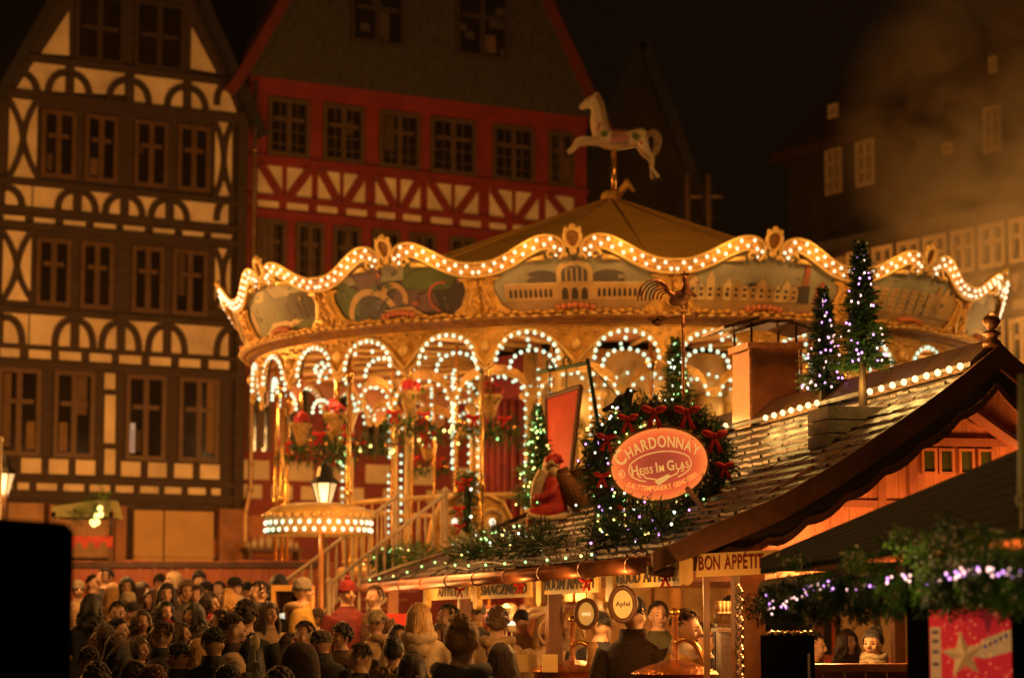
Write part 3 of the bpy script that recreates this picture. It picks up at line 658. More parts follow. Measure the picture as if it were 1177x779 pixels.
# crest curve (x along the rim from the joint, z)
half = DT / 2 * 5.95
crv = catmull([(0, 6.57, 0), (.22, 6.585, 0), (.45, 6.66, 0), (.68, 6.775, 0), (.88, 6.865, 0), (1.03, 6.88, 0), (1.135, 6.83, 0), (1.16, 6.755, 0), (1.12, 6.70, 0)], 6)
crv = [(p.x, p.y) for p in crv]
def crest_z(x):
    ax = half - abs(x); best = None
    for (x0, z0), (x1, z1) in zip(crv[:-1], crv[1:]):
        if x0 <= ax <= x1: return z0 + (z1 - z0) * (ax - x0) / max(1e-6, x1 - x0)
    return 6.84
paints = [mat('paint_' + k, c, .55, var=.28, scale=3.0) for k, c in (
    ('sky', (.30, .27, .19)), ('sand', (.50, .30, .12)), ('slate', (.10, .08, .07)), ('dark', (.045, .03, .025)), ('earth', (.34, .20, .08)),
    ('green', (.08, .10, .03)), ('mauve', (.13, .07, .075)), ('brick', (.34, .09, .05)), ('cream', (.60, .42, .20)), ('teal', (.08, .10, .08)))]
SKY, SAND, SLA, DRK, EAR, GRN, MAU, BRK, CRM, TEA = range(10)
def painting(kind, S):
    """S(poly, colour): flat painted shapes, u -1..1 across, v 0..1 up"""
    rr = random.Random(kind * 5 + 3)
    arch = lambda u, v, w_, h_, n=9: [(u - w_, v)] + [(u - w_ * math.cos(math.pi * i / n), v + h_ * (.55 + .45 * math.sin(math.pi * i / n))) for i in range(n + 1)] + [(u + w_, v)]
    if kind == 0:      # a long arched hall under a pale sky
        S([(-1, 0), (1, 0), (1, .2), (-1, .2)], EAR)
        for u in (-.36, .38): S(arch(u, .48, .17, .22), SLA)
        S([(-.8, .2), (.78, .2), (.78, .46), (-.8, .46)], SAND); S([(-.8, .46), (.78, .46), (.78, .49), (-.8, .49)], CRM)
        S([(-.2, .2), (.2, .2), (.2, .62), (-.2, .62)], SAND); S(arch(0, .5, .2, .36), CRM); S(arch(0, .5, .145, .27), SLA)
        for u in (-.09, -.03, .03, .09): S([(u - .008, .5), (u + .008, .5), (u + .008, .73), (u - .008, .73)], CRM)
        for i in range(9):
            for sg in (-1, 1): S(arch(sg * (.27 + i * .057), .24, .017, .15, 5), DRK)
        for u in (-.11, 0, .11): S(arch(u, .2, .035, .2, 5), DRK)
        S([(-.02, .84), (.02, .84), (.02, .93), (-.02, .93)], SLA)
    elif kind == 1:    # gabled town with a red tower
        S([(-1, 0), (1, 0), (1, .22), (-1, .25)], EAR)
        for i in range(13):
            u = -.85 + i * .1; w_ = rr.uniform(.04, .065); h_ = rr.uniform(.15, .36)
            S([(u - w_, .2), (u + w_, .2), (u + w_, .2 + h_), (u, .33 + h_), (u - w_, .2 + h_)], rr.choice([SAND, CRM, SAND, EAR]))
            for j in (0, 1): S([(u - .02, .26 + .1 * j), (u + .02, .26 + .1 * j), (u + .02, .31 + .1 * j), (u - .02, .31 + .1 * j)], DRK)
        S([(.4, .2), (.56, .2), (.54, .5), (.42, .5)], DRK); S([(.44, .5), (.52, .5), (.51, .85), (.48, .95), (.45, .85)], BRK)
        S([(.62, .2), (.78, .2), (.78, .48), (.7, .6), (.62, .48)], BRK)
    elif kind == 2:    # ruined row houses and trees
        S([(-1, 0), (1, 0), (1, .3), (-1, .2)], EAR)
        for i in range(7):
            u = -.8 + i * .17; S([(u, .2), (u + .13, .2), (u + .17, .6), (u + .04, .62)], SAND)
            for j in range(4): S([(u + .02 + .01 * j, .26 + .09 * j), (u + .12 + .01 * j, .26 + .09 * j), (u + .12 + .01 * j, .29 + .09 * j), (u + .02 + .01 * j, .29 + .09 * j)], EAR)
        for u in (.45, .62, .78): S([(u - .09, .2), (u + .09, .2), (u + .12, .5), (u, .78), (u - .1, .55)], EAR if u < .6 else SAND)
    elif kind == 3:    # dark garden with golden arches of water
        S([(-1, 0), (1, 0), (1, 1), (-1, 1)], DRK); S([(-1, 0), (-.62, 0), (-.5, .5), (-.75, .8), (-1, .7)], GRN)
        S([(-.5, .55), (-.2, .6), (-.1, .95), (-.6, .9)], MAU); S([(.1, .5), (.7, .45), (.85, .95), (.2, .98)], GRN); S([(-.1, .1), (.55, .1), (.5, .45), (.0, .5)], MAU)
        for c_, r_, w_, a0, a1, col in ((( -.38, .02), .48, .10, 25, 175, SAND), ((-.02, .38), .23, .09, -35, 190, SAND), ((.62, .32), .24, .04, 70, 250, BRK)):
            o = []; ii = []
            for k in range(15):
                g = R(a0 + (a1 - a0) * k / 14); o.append((c_[0] + r_ * .8 * math.cos(g), c_[1] + r_ * 1.15 * math.sin(g))); ii.append((c_[0] + (r_ - w_) * .8 * math.cos(g), c_[1] + (r_ - w_) * 1.15 * math.sin(g)))
            for k in range(14): S([o[k], o[k + 1], ii[k + 1], ii[k]], col)
        S([(-.2, .16), (.2, .2), (.34, .04), (-.05, .08)], SAND)
        for _ in range(9): u, v = rr.uniform(-.5, .8), rr.uniform(.1, .8); S([(u - .05, v), (u, v - .06), (u + .06, v + .01), (u + .01, v + .07)], rr.choice([MAU, GRN, TEA, BRK]))
    else:              # hills, water and dark woods
        S([(-1, 0), (1, 0), (1, 1), (-1, 1)], TEA); S([(-1, 0), (1, 0), (1, .3), (-1, .35)], GRN); S([(-1, .3), (-.6, .75), (-.3, .35)], TEA); S([(-.5, .3), (-.15, .9), (.2, .35)], TEA); S([(-1, .5), (1, .45), (1, 1), (-1, 1)], TEA); S([(.1, .25), (.4, .7), (1, .75), (1, .2)], DRK)
        S([(-.6, .0), (.3, .1), (.6, .22), (-.2, .24)], CRM); S([(-.9, .05), (-.7, .05), (-.72, .6), (-.85, .5)], EAR)
        for _ in range(6): u = rr.uniform(.2, .9); S([(u - .06, .2), (u + .06, .2), (u + .02, .5), (u - .02, .55)], DRK)
KIND = {0: 0, 1: 1, 2: 2, 3: 4, 13: 3, 12: 4, 11: 1}
crestbulbs = []
for k in range(NP):
    th = T0 + DT * k
    lp = lambda x, z, d, th=th: cpt(th + x / 5.95, Rz(z) + d, z)
    # painted board
    mb = MB(); nx = 20
    for j in range(5):
        for i in range(nx + 1):
            x = -half + .004 + (2 * half - .008) * i / nx; zt_ = crest_z(x); z = 5.98 + (zt_ - .02 - 5.98) * j / 4; mb.v.append(tuple(lp(x, z, 0)))
    for j in range(4):
        for i in range(nx): a = j * (nx + 1) + i; mb.f.append((a, a + 1, a + nx + 2, a + nx + 1)); mb.m.append(SKY)
    depth = [0]
    def S(poly, col):
        depth[0] += 1; d = .004 + .0004 * depth[0]
        q = []
        for (u, v) in poly:
            x = max(-1, min(1, u)) * (half - .1); z = 6.02 + v * .74; z = min(z, crest_z(x) - .06); q.append((x, z))
        # split long spans so that they follow the curve
        x0_, x1_ = min(p[0] for p in q), max(p[0] for p in q); ns = max(1, int((x1_ - x0_) / .11) + 1)
        for s_ in range(ns):
            a_, b_ = x0_ + (x1_ - x0_) * s_ / ns, x0_ + (x1_ - x0_) * (s_ + 1) / ns; pts = q
            for lim, sg_ in ((a_, 1), (b_, -1)):
                o_ = []
                for i in range(len(pts)):
                    p1, p2 = pts[i - 1], pts[i]; i1, i2 = (p1[0] - lim) * sg_ >= 0, (p2[0] - lim) * sg_ >= 0
                    if i1 != i2: f_ = (lim - p1[0]) / (p2[0] - p1[0]); o_.append((lim, p1[1] + (p2[1] - p1[1]) * f_))
                    if i2: o_.append(p2)
                pts = o_
                if len(pts) < 3: break
            if len(pts) > 2: mb.add([lp(x, min(z, crest_z(x) - .05), d) for x, z in pts], [tuple(range(len(pts)))], col)
    kd = KIND.get(k, k % 5); painting(kd, S); r5 = random.Random(k + 40)
    for _ in range(24):
        u, v = r5.uniform(-.88, .88), r5.random() ** 1.4 * .85; c5 = r5.choice({0: [SKY, EAR, SAND, CRM], 1: [EAR, SAND, BRK, DRK], 2: [EAR, SAND, GRN, DRK], 3: [DRK, GRN, MAU, TEA, MAU], 4: [GRN, DRK, TEA, EAR]}[kd])
        if kd in (0, 1, 2) and v > .5: c5 = SKY
        if kd == 0 and .18 < v < .5: continue
        w5, h5, s5 = r5.uniform(.015, .06), r5.uniform(.01, .035), r5.uniform(-.03, .03); S([(u - w5, v - h5 + s5), (u + w5 * .3, v - h5), (u + w5, v + h5 * .4), (u + w5 * .2, v + h5), (u - w5 * .8, v + h5 * .6 - s5)], c5)
    pp = mb.build('painted_panel', paints, car)
    # ribbon of the crest with its two rows of bulbs
    mb = MB()
    for sg in (-1, 1):
        pts = [(sg * (half - x), z) for x, z in crv]; kk = len(pts); wd = [(.084 if i < kk * .72 else .084 - .045 * (i - kk * .72) / (kk * .28)) for i in range(kk)]
        nr = []
        for i in range(kk):
            a, b = pts[max(i - 1, 0)], pts[min(i + 1, kk - 1)]; t = Vector((b[0] - a[0], b[1] - a[1])).normalized(); nr.append(Vector((-t.y, t.x)) * (1 if sg < 0 else -1))
        lo = [(p[0] - n_.x * w_, p[1] - n_.y * w_) for p, n_, w_ in zip(pts, nr, wd)]; hi = [(p[0] + n_.x * w_, p[1] + n_.y * w_) for p, n_, w_ in zip(pts, nr, wd)]
        for i in range(kk - 1):
            qd = [lo[i], lo[i + 1], hi[i + 1], hi[i]]
            if sg > 0: qd = qd[::-1]
            mb.hexa([lp(x, z, .02) for x, z in qd] + [lp(x, z, .07) for x, z in qd], 0)
        for e in (lo, hi): mb.tube([lp(x, z, .075) for x, z in e], .022, 6, 1)
        # curl of the scroll and a leaf below it
        cx_, cz_ = sg * (half - 1.045), 6.73
        mb.tube([lp(cx_ + sg * .0 + .075 * (1 - .11 * i) * math.cos(-sg * i * .8), cz_ - .02 + .075 * (1 - .11 * i) * math.sin(i * .8), .09) for i in range(9)], [.03 - .002 * i for i in range(9)], 6, 1)
        mb.tube([lp(sg * (half - .95), 6.69, .06), lp(sg * (half - .82), 6.675, .07), lp(sg * (half - .7), 6.65, .04)], [.045, .03, .008], 6, 1)
        # bulbs
        L = 0; j = 0; step = .082
        for i in range(kk - 1):
            a, b = Vector(pts[i]), Vector(pts[i + 1]); l = (b - a).length
            while L + l >= step * (j + .5):
                f = (step * (j + .5) - L) / l; o = (.038 if j % 2 else -.038) * (1 if i < kk * .8 else .4)
                c_ = a + (b - a) * f + nr[i] * o; crestbulbs.append(lp(c_.x, c_.y, .10)); j += 1
            L += l
    mb.build('crest_scroll', [orangeband, goldlt], car, True)
    # cartouche at the panel's middle
    mb = MB(); cz = 6.92
    ring = [(.105 * math.sin(g) * (1 + .18 * math.cos(g)), cz + .125 * math.cos(g)) for g in [2 * math.pi * i / 14 for i in range(14)]]
    mb.tube([lp(x, z, .07) for x, z in ring], .028, 7, 0, closed=True); mb.add([lp(x, z, .05) for x, z in ring], [tuple(range(14))], 1)
    for x, z, r in ((-.08, cz + .12, .038), (0, cz + .15, .048), (.08, cz + .12, .038), (0, cz - .15, .06), (-.1, cz - .2, .04), (.1, cz - .2, .04)): mb.ball(lp(x, z, .06), (r, r * .7, r), 8, 5, None, 0)
    mb.build('cartouche', [goldlt, golddk], car, True)
    # carved gilding at the joints and along the foot of the panel
    mb = MB(); rr = random.Random(k)
    for sg in (-1, 1):
        poly = [(half - .012, 6.0), (half - .46, 6.0), (half - .40, 6.06), (half - .30, 6.12), (half - .25, 6.22), (half - .20, 6.32), (half - .22, 6.42), (half - .32, 6.47), (half - .012, 6.5)]
        pp_ = [(sg * x, z) for x, z in poly]
        if sg > 0: pp_ = pp_[::-1]
        mb.prism(pp_, .022, .05, lp)
        for _ in range(26):
            z = rr.uniform(6.02, 6.46); x = half - rr.uniform(.03, .10 + .34 * max(0, (6.28 - z) / .28) ** 1.5 + .12 * max(0, (z - 6.34) / .13)); s_ = rr.uniform(.018, .04)
            mb.ball((0, 0, 0), (1, .6, 1.6), 6, 5, frame(lp(sg * x, z, .05), Vector((s_, 0, s_ * rr.uniform(-.8, .8))), (0, s_, 0), Vector((s_ * rr.uniform(-.8, .8), 0, s_))))
        mb.tube([lp(sg * (half - .05), 6.02, .06), lp(sg * (half - .16), 6.15, .07), lp(sg * (half - .09), 6.3, .07), lp(sg * (half - .18), 6.44, .06)], [.03, .025, .025, .012], 6)
    for i in range(25):
        x = -half + .05 + (2 * half - .1) * i / 24; mb.ball(lp(x, 6.015 + .012 * math.sin(i * 2.1), .04), (.06, .035, .03), 6, 5)
    mb.build('gilded_carving', gold, car, True)
    mb = MB()
    for i in range(7): mb.ball(lp(-.24 + .08 * i, 6.06 + .03 * math.cos((i - 3) * .5), .05), (.042, .035, .042), 8, 5)
    mb.build('rose_swag', mat('rose_pink_carving', (.55, .16, .07), .5, var=.3, scale=12), car, True)
    # dark seam between two boards
mb = MB()
for k in range(NP):
    t = T0 + DT * (k + .5); mb.tube([cpt(t, Rz(z) + .052, z) for z in (6.0, 6.25, 6.47)], .012, 5)
mb.build('panel_seam', golddk, car)
# bead row and cornice
mb = MB(); prof = [(5.60, 5.99), (5.66, 5.975), (5.67, 5.945), (5.63, 5.92), (5.59, 5.915), (5.58, 5.88), (5.54, 5.86), (5.50, 5.86), (5.44, 5.86), (5.44, 5.9), (5.5, 5.99), (5.60, 5.99)]
mb.lathe(prof, (KX, KY, 0), 112); mb.build('cornice', golddk, car, True)
mb = MB()
for i in range(230):
    t = 2 * math.pi * i / 230; mb.ball(cpt(t, 5.66, 5.968 + .012 * math.sin(i * .7)), (.05, .05, .022), 6, 4)
mb.build('bead_moulding', goldlt, car, True)
# scalloped apron
def apron(t, zt=5.43, hgt=.38):
    a = math.degrees((t - T0 + DT / 2) % DT - DT / 2); d = abs(abs(a) - 6.9) / 4.75
    if d < 1: return zt + hgt * math.sqrt(1 - d * d)
    e = (abs(a) if abs(a) < 4 else 12.857 - abs(a)) / 2.3
    return zt - .13 * max(0, 1 - e)
NA = 560; mb = MB(); mi_ = MB(); bt = MB()
for (m_, r) in ((mb, 5.47), (mi_, 5.40)):
    for i in range(NA):
        t = 2 * math.pi * i / NA; m_.v += [tuple(cpt(t, r, apron(t))), tuple(cpt(t, r, 5.875))]
    for i in range(NA):
        a, b = 2 * i, 2 * ((i + 1) % NA); m_.f.append((a, b, b + 1, a + 1)); m_.m.append(0)
bt.tube([cpt(2 * math.pi * i / NA, 5.465, apron(2 * math.pi * i / NA)) for i in range(NA)], .032, 6, closed=True)
for i in range(NP):   # relief scrolls between the arches, capitals over the poles
    for a in (0, DT / 2):
        t = T0 + DT * i + a
        for sg in (-1, 1): bt.tube([cpt(t, 5.49, 5.33), cpt(t + sg * .012, 5.50, 5.42), cpt(t + sg * .034, 5.50, 5.56), cpt(t + sg * .06, 5.49, 5.70), cpt(t + sg * .085, 5.49, 5.78), cpt(t + sg * .07, 5.50, 5.83)], [.03, .024, .02, .018, .014, .006], 6)
        for q5 in range(9): bt.ball(cpt(t + (q5 - 4) * .024, 5.49, 5.80 - .05 * abs(q5 - 4) ** .5 * (1 if q5 % 2 else .4)), (.03, .03, .022), 6, 5)
        bt.ball(cpt(t, 5.50, 5.60), (.07, .06, .09), 8, 6); bt.ball(cpt(t, 5.49, 5.30), (.035, .035, .06), 8, 6)
mb.build('scalloped_apron', gold, car, True); mi_.build('apron_lining', red_in, car, True); bt.build('apron_edge', goldlt, car, True)
# bulbs under each arch
ab = []
for i in range(NP):
    for sg in (-1, 1):
        for j in range(13):
            g = math.pi * j / 12; a = R(6.9 * sg + 4.75 * .93 * math.cos(g)); ab.append(cpt(T0 + DT * i + a, 5.50, 5.415 + .38 * .93 * math.sin(g)))
        for j in range(10):
            g = math.pi * j / 9; a = R(6.9 * sg + 4.75 * .72 * math.cos(g)); ab.append(cpt(T0 + DT * i + a, 5.2, 5.34 + .36 * .62 * math.sin(g)))
# ceiling
for r_, n_ in ((4.55, 64), (3.1, 44)):
    for i in range(n_): ab.append(cpt(2 * math.pi * i / n_, r_, 5.78 + (4.55 - r_) * .06))
mb = MB(); mb.lathe([(5.42, 5.87), (3.2, 5.97), (2.0, 6.02)], (KX, KY, 0), 84); mb.build('ceiling', mat('carousel_ceiling', (.50, .20, .07), .6, var=.3, scale=2), car, True)
mb = MB()
for k in range(28):
    t = T0 + DT * k / 2; mb.tube([cpt(t, 5.35, 5.84), cpt(t, 3.9, 5.9), cpt(t, 2.1, 5.97)], .04, 5)
mb.build('ceiling_rib', goldlt, car, True)
# inner ring of arches on pillars around the upper deck
R2 = 4.0; NI = 20; mb = MB(); ib = []
def inner(t):
    a = ((t / (2 * math.pi / NI)) % 1) * 2 - 1; return 5.1 + .30 * math.sqrt(max(0, 1 - (a / .86) ** 2)) if abs(a) < .86 else 5.06
M_ = 360
for i in range(M_):
    t = 2 * math.pi * i / M_; mb.v += [tuple(cpt(t, R2, inner(t))), tuple(cpt(t, R2, inner(t) + .13))]
for i in range(M_): a, b = 2 * i, 2 * ((i + 1) % M_); mb.f.append((a, b, b + 1, a + 1)); mb.m.append(0)
mb.tube([cpt(2 * math.pi * i / M_, R2, inner(2 * math.pi * i / M_)) for i in range(M_)], .025, 5, 1, closed=True)
mb.build('inner_arcade', [gold, goldlt], car, True)
for i in range(NI):
    for j in range(9):
        g = math.pi * j / 8; a = .5 + .43 * math.cos(g); t = (i + a) * 2 * math.pi / NI; ib.append(cpt(t, R2 + .04, 5.085 + .28 * math.sin(g)))
# deck with fascia, railing
ZD = 2.78
mb = MB(); mb.lathe([(2.0, ZD), (4.15, ZD), (4.2, ZD - .02), (4.22, ZD - .1), (4.15, ZD - .2), (2.0, ZD - .18)], (KX, KY, 0), 72); mb.build('upper_deck', [goldlt], car, True)
mb = MB(); mb.lathe([(4.1, ZD + .88), (4.14, ZD + .92), (4.1, ZD + .96), (4.06, ZD + .92), (4.1, ZD + .88)], (KX, KY, 0), 72); mb.lathe([(4.1, ZD + .06), (4.13, ZD + .1), (4.07, ZD + .1), (4.1, ZD + .06)], (KX, KY, 0), 72)
for i in range(90):
    t = 2 * math.pi * i / 90; mb.lathe([(.012, .1), (.025, .35), (.012, .55), (.012, .88)], cpt(t, 4.1, ZD), 6)
mb.build('railing', goldlt, car, True)
for k, t in enumerate([R(-49 + 36 * i) for i in range(10)]):
    mb = MB(); mb.lathe([(.085, ZD), (.085, ZD + .12), (.05, ZD + .18), (.042, 4.9), (.07, 5.0), (.10, 5.10), (.10, 5.14), (.045, 5.18), (.045, 5.86)], cpt(t, 4.0, 0), 12)
    mb.build('gold_pillar', goldlt, car, True)
    for j in range(9): ib.append(cpt(t, 4.12, ZD + .62 + j * .115))
# thin ride poles on the deck, each with its string of bulbs
for k in range(18):
    t = R(-96 + 11.3 * k + 4 * math.sin(k * 2.3)); r5 = 2.75 + .55 * (k % 3) * .6
    mb = MB(); n5 = 40; mb.tube([cpt(t, r5, ZD + (5.9 - ZD) * i / n5) for i in range(n5 + 1)], [.020 + .006 * (i % 2) for i in range(n5 + 1)], 7); mb.build('ride_pole', brass, car, True)
    for j in range(8 + k % 5): ib.append(cpt(t, r5 + .05, 5.55 - j * .125))
# brass poles of the canopy
for t in [R(-99.4 + 25.714 * i) for i in range(14)] + [R(-84.5)]:
    mb = MB(); mb.tube([cpt(t, 5.12, 1.0), cpt(t, 5.12, 5.86)], .030, 10); mb.lathe([(.04, 5.3), (.07, 5.36), (.09, 5.42), (.04, 5.48)], cpt(t, 5.12, 0), 10); mb.lathe([(.032, 3.7), (.05, 3.73), (.05, 3.8), (.032, 3.83)], cpt(t, 5.12, 0), 10)
    mb.build('brass_pole', brass, car, True)
# core drum: cream and mirrored niches, red curtains, gold strips with bulbs
curtain_m = mat('dusky_red_curtain', (.20, .016, .012), .85, var=.4, scale=5)
mb = MB(); mg = MB(); nc = 12
for k in range(nc):
    t0, t1 = T0 + 2 * math.pi * k / nc, T0 + 2 * math.pi * (k + 1) / nc; tm = (t0 + t1) / 2
    mr = MB(); tgt = mr if k in (2, 8, 10, 4) else mb
    tgt.add([cpt(t0, 2.1, 1.4), cpt(t1, 2.1, 1.4), cpt(t1, 2.1, 5.9), cpt(t0, 2.1, 5.9)], [(0, 1, 2, 3)])
    if tgt is mr:
        for j in range(7): f = (j + .5) / 7; mr.tube([cpt(t0 + (t1 - t0) * f, 2.12, 1.6), cpt(t0 + (t1 - t0) * f, 2.14, 5.2)], .08, 6)
        mr.build('core_curtain', curtain_m, car, True)
    else:
        for f in (.25, .75): mg.tube([cpt(t0 + (t1 - t0) * f, 2.12, 3.0), cpt(t0 + (t1 - t0) * f, 2.12, 4.7), cpt(tm, 2.1, 5.3)], .04, 6)
        mg.ball(cpt(tm, 2.1, 5.1), (.12, .1, .2), 8, 6)
    mg.tube([cpt(t0, 2.12, 1.4), cpt(t0, 2.12, 5.9)], .085, 8); mg.ball(cpt(t0, 2.14, 5.25), (.14, .14, .1), 8, 6)
    for j in range(14): ib.append(cpt(t0, 2.22, 3.5 + j * .13))
    for j in range(7):
        f = (j + .5) / 7; ib.append(cpt(t0 + (t1 - t0) * f, 2.2, 5.32 + .25 * math.sin(math.pi * f)))
mb.build('core_panel', mat('cream_mirror_panels', (.62, .42, .16), .18, .35, var=.3, scale=3), car); mg.build('core_column', goldlt, car, True)
# lower platform
mb = MB(); g0 = ground(37); mb.lathe([(0, 1.42), (5.05, 1.42), (5.1, 1.38), (5.1, .6), (0, .6)], (KX, KY, 0), 72); mb.build('platform', redpaint, car)
for p_ in (): pass
allb = [(p, bulb_warm) for p in crestbulbs] + [(p, bulb_cool) for p in ab] + [(p, bulb_cool) for p in ib]
allb.sort(key=lambda b: b[0].y); inv = WM(car).inverted()
for p, m in allb[:100]:
    o = bpy.data.objects.new('light_bulb', bulbmesh(.022 if m is bulb_warm else .027, m)); C.objects.link(o); o.location = p; o.parent = car; o.matrix_parent_inverse = inv
mb = MB()
for p, m in allb[100:]:
    r = .022 if m is bulb_warm else (.027 if (p - Vector((KX, KY, p.z))).length > 4.5 else .024)
    mb.ball(p, (r, r, r * 1.1), 8, 6, None, 0 if m is bulb_warm else 1)
mb.build('light_bulbs', [bulb_warm, bulb_cool], car, True, kind='stuff')
# the light those bulbs give
for k in range(NP):
    t = T0 + DT * k
    if math.cos(t) > -.35:
        for a in (-.25, .25): lamp('crest_bulb_light', cpt(t + DT * a, 6.28, 6.80), 8.5, (1, .50, .12), .08)
        lamp('panel_light', cpt(t + DT * .5, 6.7, 5.7), 17, (1, .50, .12), .1)
    lamp('arch_bulb_light', cpt(t, 4.85, 5.35), 19, (1, .56, .18), .1)
for k in range(7): lamp('deck_bulb_light', cpt(T0 + 2 * math.pi * k / 7, 3.05, 4.9), 30, (1, .56, .18), .1)
for t in (-1.1, -.5, .1, .7): lamp('lower_deck_light', cpt(t, 3.6, 2.35), 26, (1, .5, .14), .1)

# ------------------------------------------------------------------ prancing horse on the roof
def horse_mesh():
    mb = MB()
    def limb(pts, rs): mb.tube(catmull(pts, 4), [rs[min(int(i / 4), len(rs) - 1)] + (rs[min(int(i / 4) + 1, len(rs) - 1)] - rs[min(int(i / 4), len(rs) - 1)]) * ((i % 4) / 4) for i in range(4 * (len(pts) - 1) + 1)], 10)
    limb([(-.42, 0, .06), (-.30, 0, .05), (-.05, 0, .0), (.22, 0, .03), (.42, 0, .06), (.50, 0, .04)], [.12, .20, .19, .175, .20, .12])   # trunk (head towards -x)
    limb([(-.34, 0, .06), (-.43, 0, .34), (-.45, 0, .62), (-.50, 0, .82)], [.18, .14, .10, .085])  # neck
    limb([(-.46, 0, .84), (-.60, 0, .77), (-.76, 0, .64)], [.085, .08, .05]); limb([(-.52, 0, .76), (-.6, 0, .69), (-.68, 0, .65)], [.06, .05, .03])
    for s in (-1, 1):
        mb.tube([(-.47, s * .045, .90), (-.475, s * .055, 1.0)], [.028, .008], 6)
        limb([(-.36, s * .09, .0), (-.62, s * .09, .0 + .05 * s), (-.80, s * .08, -.02 + .06 * s), (-.90, s * .08, -.15 + .05 * s), (-1.02, s * .08, -.24 + .03 * s)], [.10, .062, .05, .034, .04])
        limb([(.42, s * .09, .02), (.50, s * .1, -.20), (.62, s * .1, -.36), (.63, s * .09, -.56), (.70 - .06 * s, s * .09, -.74)], [.14, .10, .055, .036, .04])
    return union(mb, 'horse_body', .022, 3)
HORSE = horse_mesh()
horsecream = mat('painted_cream_horse', (.62, .50, .33), .35, var=.18, scale=3)
def horse(label, loc, sc, group=None):
    t = root('carousel_horse', loc, label, 'carousel horse', group)
    fr_ = lambda a, b, c: Vector(loc) + Vector((a, b, c)) * sc
    if not HORSE.materials: HORSE.materials.append(horsecream)
    o = link('body', HORSE, t, loc=loc); o.scale = (sc, sc, sc)
    mb = MB()   # mane and tail
    mb.tube([fr_(*p) for p in catmull([(-.46, 0, .95), (-.36, 0, .78), (-.31, 0, .52), (-.22, 0, .24)], 4)], [.05 * sc] * 5 + [.06 * sc] * 5 + [.04 * sc] * 3, 6)
    mb.tube([fr_(*p) for p in catmull([(.54, 0, .08), (.66, 0, .16), (.74, 0, .04), (.71, 0, -.16), (.68, 0, -.30)], 4)], [.03 * sc, .045 * sc, .06 * sc, .07 * sc, .08 * sc, .08 * sc, .085 * sc, .085 * sc, .085 * sc, .08 * sc, .08 * sc, .075 * sc, .07 * sc, .06 * sc, .05 * sc, .03 * sc, .01 * sc], 7)
    mb.build('mane', mat('dusky_mane', (.30, .20, .12), .7, var=.5, scale=14, bump=.5), t, True)
    mb = MB()
    mb.ball((-.04, 0, .165), (.17, .165, .05), 12, 6, fr_, 0); mb.ball((.1, 0, .18), (.05, .13, .05), 8, 6, fr_, 0)
    mb.build('saddle', mat('saddle_brown', (.24, .07, .03), .5), t, True)
    mb = MB()
    ringz = lambda x, r, zc: [fr_(x + .02 * math.sin(g), r * math.cos(g), zc + r * math.sin(g)) for g in [2 * math.pi * i / 18 for i in range(18)]]
    mb.tube([fr_(-.41 + .05 * math.sin(g), .165 * math.cos(g), .24 + .13 * math.sin(g)) for g in [2 * math.pi * i / 16 for i in range(16)]], .018 * sc, 6, 0, closed=True)
    for s in (-1, 1):
        mb.prism([(-.2, -.07), (.16, -.09), (.2, .04), (.12, .11), (-.16, .11)], .178, .192, frame(fr_(0, 0, 0), (sc, 0, 0), (0, 0, sc), (0, s * sc, 0)), 1)
        mb.tube([fr_(-.2 + .04 * i, s * .194, -.08 - .012 * (i % 2)) for i in range(10)], .014 * sc, 5, 3)
        for x, z in ((-.30, .10), (.30, .06), (.36, .02)): 
            for a in range(4): g = a * math.pi / 2 + .5; mb.ball((x + .04 * math.cos(g), s * .195, z + .04 * math.sin(g)), (.04, .014, .03), 7, 5, fr_, 2)
        mb.ball((.42, s * .195, -.08), (.04, .02, .04), 8, 5, fr_, 0); mb.ball((.38, s * .2, -.02), (.03, .012, .03), 8, 5, fr_, 1)
    mb.build('harness', [redpaint, mat('pink_saddle_cloth', (.50, .22, .20), .6), mat('green_harness', (.10, .17, .03), .5), mat('blue_grey_trim', (.26, .26, .28), .5)], t, True)
    mb = MB()
    for s in (-1, 1):
        mb.ball((-.60, s * .072, .79), (.018, .012, .018), 8, 5, fr_)
        mb.ball((-1.03, s * .08, -.25 + .03 * s), (.05, .045, .04), 8, 5, fr_); mb.ball((.71 - .06 * s, s * .09, -.77), (.05, .045, .04), 8, 5, fr_)
    mb.build('hoof', iron, t, True)
    return t
hz = at(706, 162, 37).z
hp = horse('cream rocking-style horse with green harness leaping on a pole above the carousel roof', (at(712, 160, 37).x, 37, hz), .80)
mb = MB(); mb.tube([(at(705.5, 160, 37).x, 37, hz - .02), (at(705.5, 200, 37).x, 37, 8.46)], .04, 8); mb.build('pole', brass, hp, True)
for i, (t, r, z) in enumerate(((-.62, 3.2, 2.05), (-.2, 3.4, 2.1))):
    o = horse('cream carousel horse on a brass pole riding the lower deck' + (' beside the staircase' if i == 0 else ' nearer the core'), cpt(t, r, z), .75, 'horses on the lower deck')
    mb = MB(); p = cpt(t, r, 0); mb.tube([(p.x, p.y, 1.42), (p.x, p.y, 2.6)], .025, 8); mb.build('pole', brass, o, True)

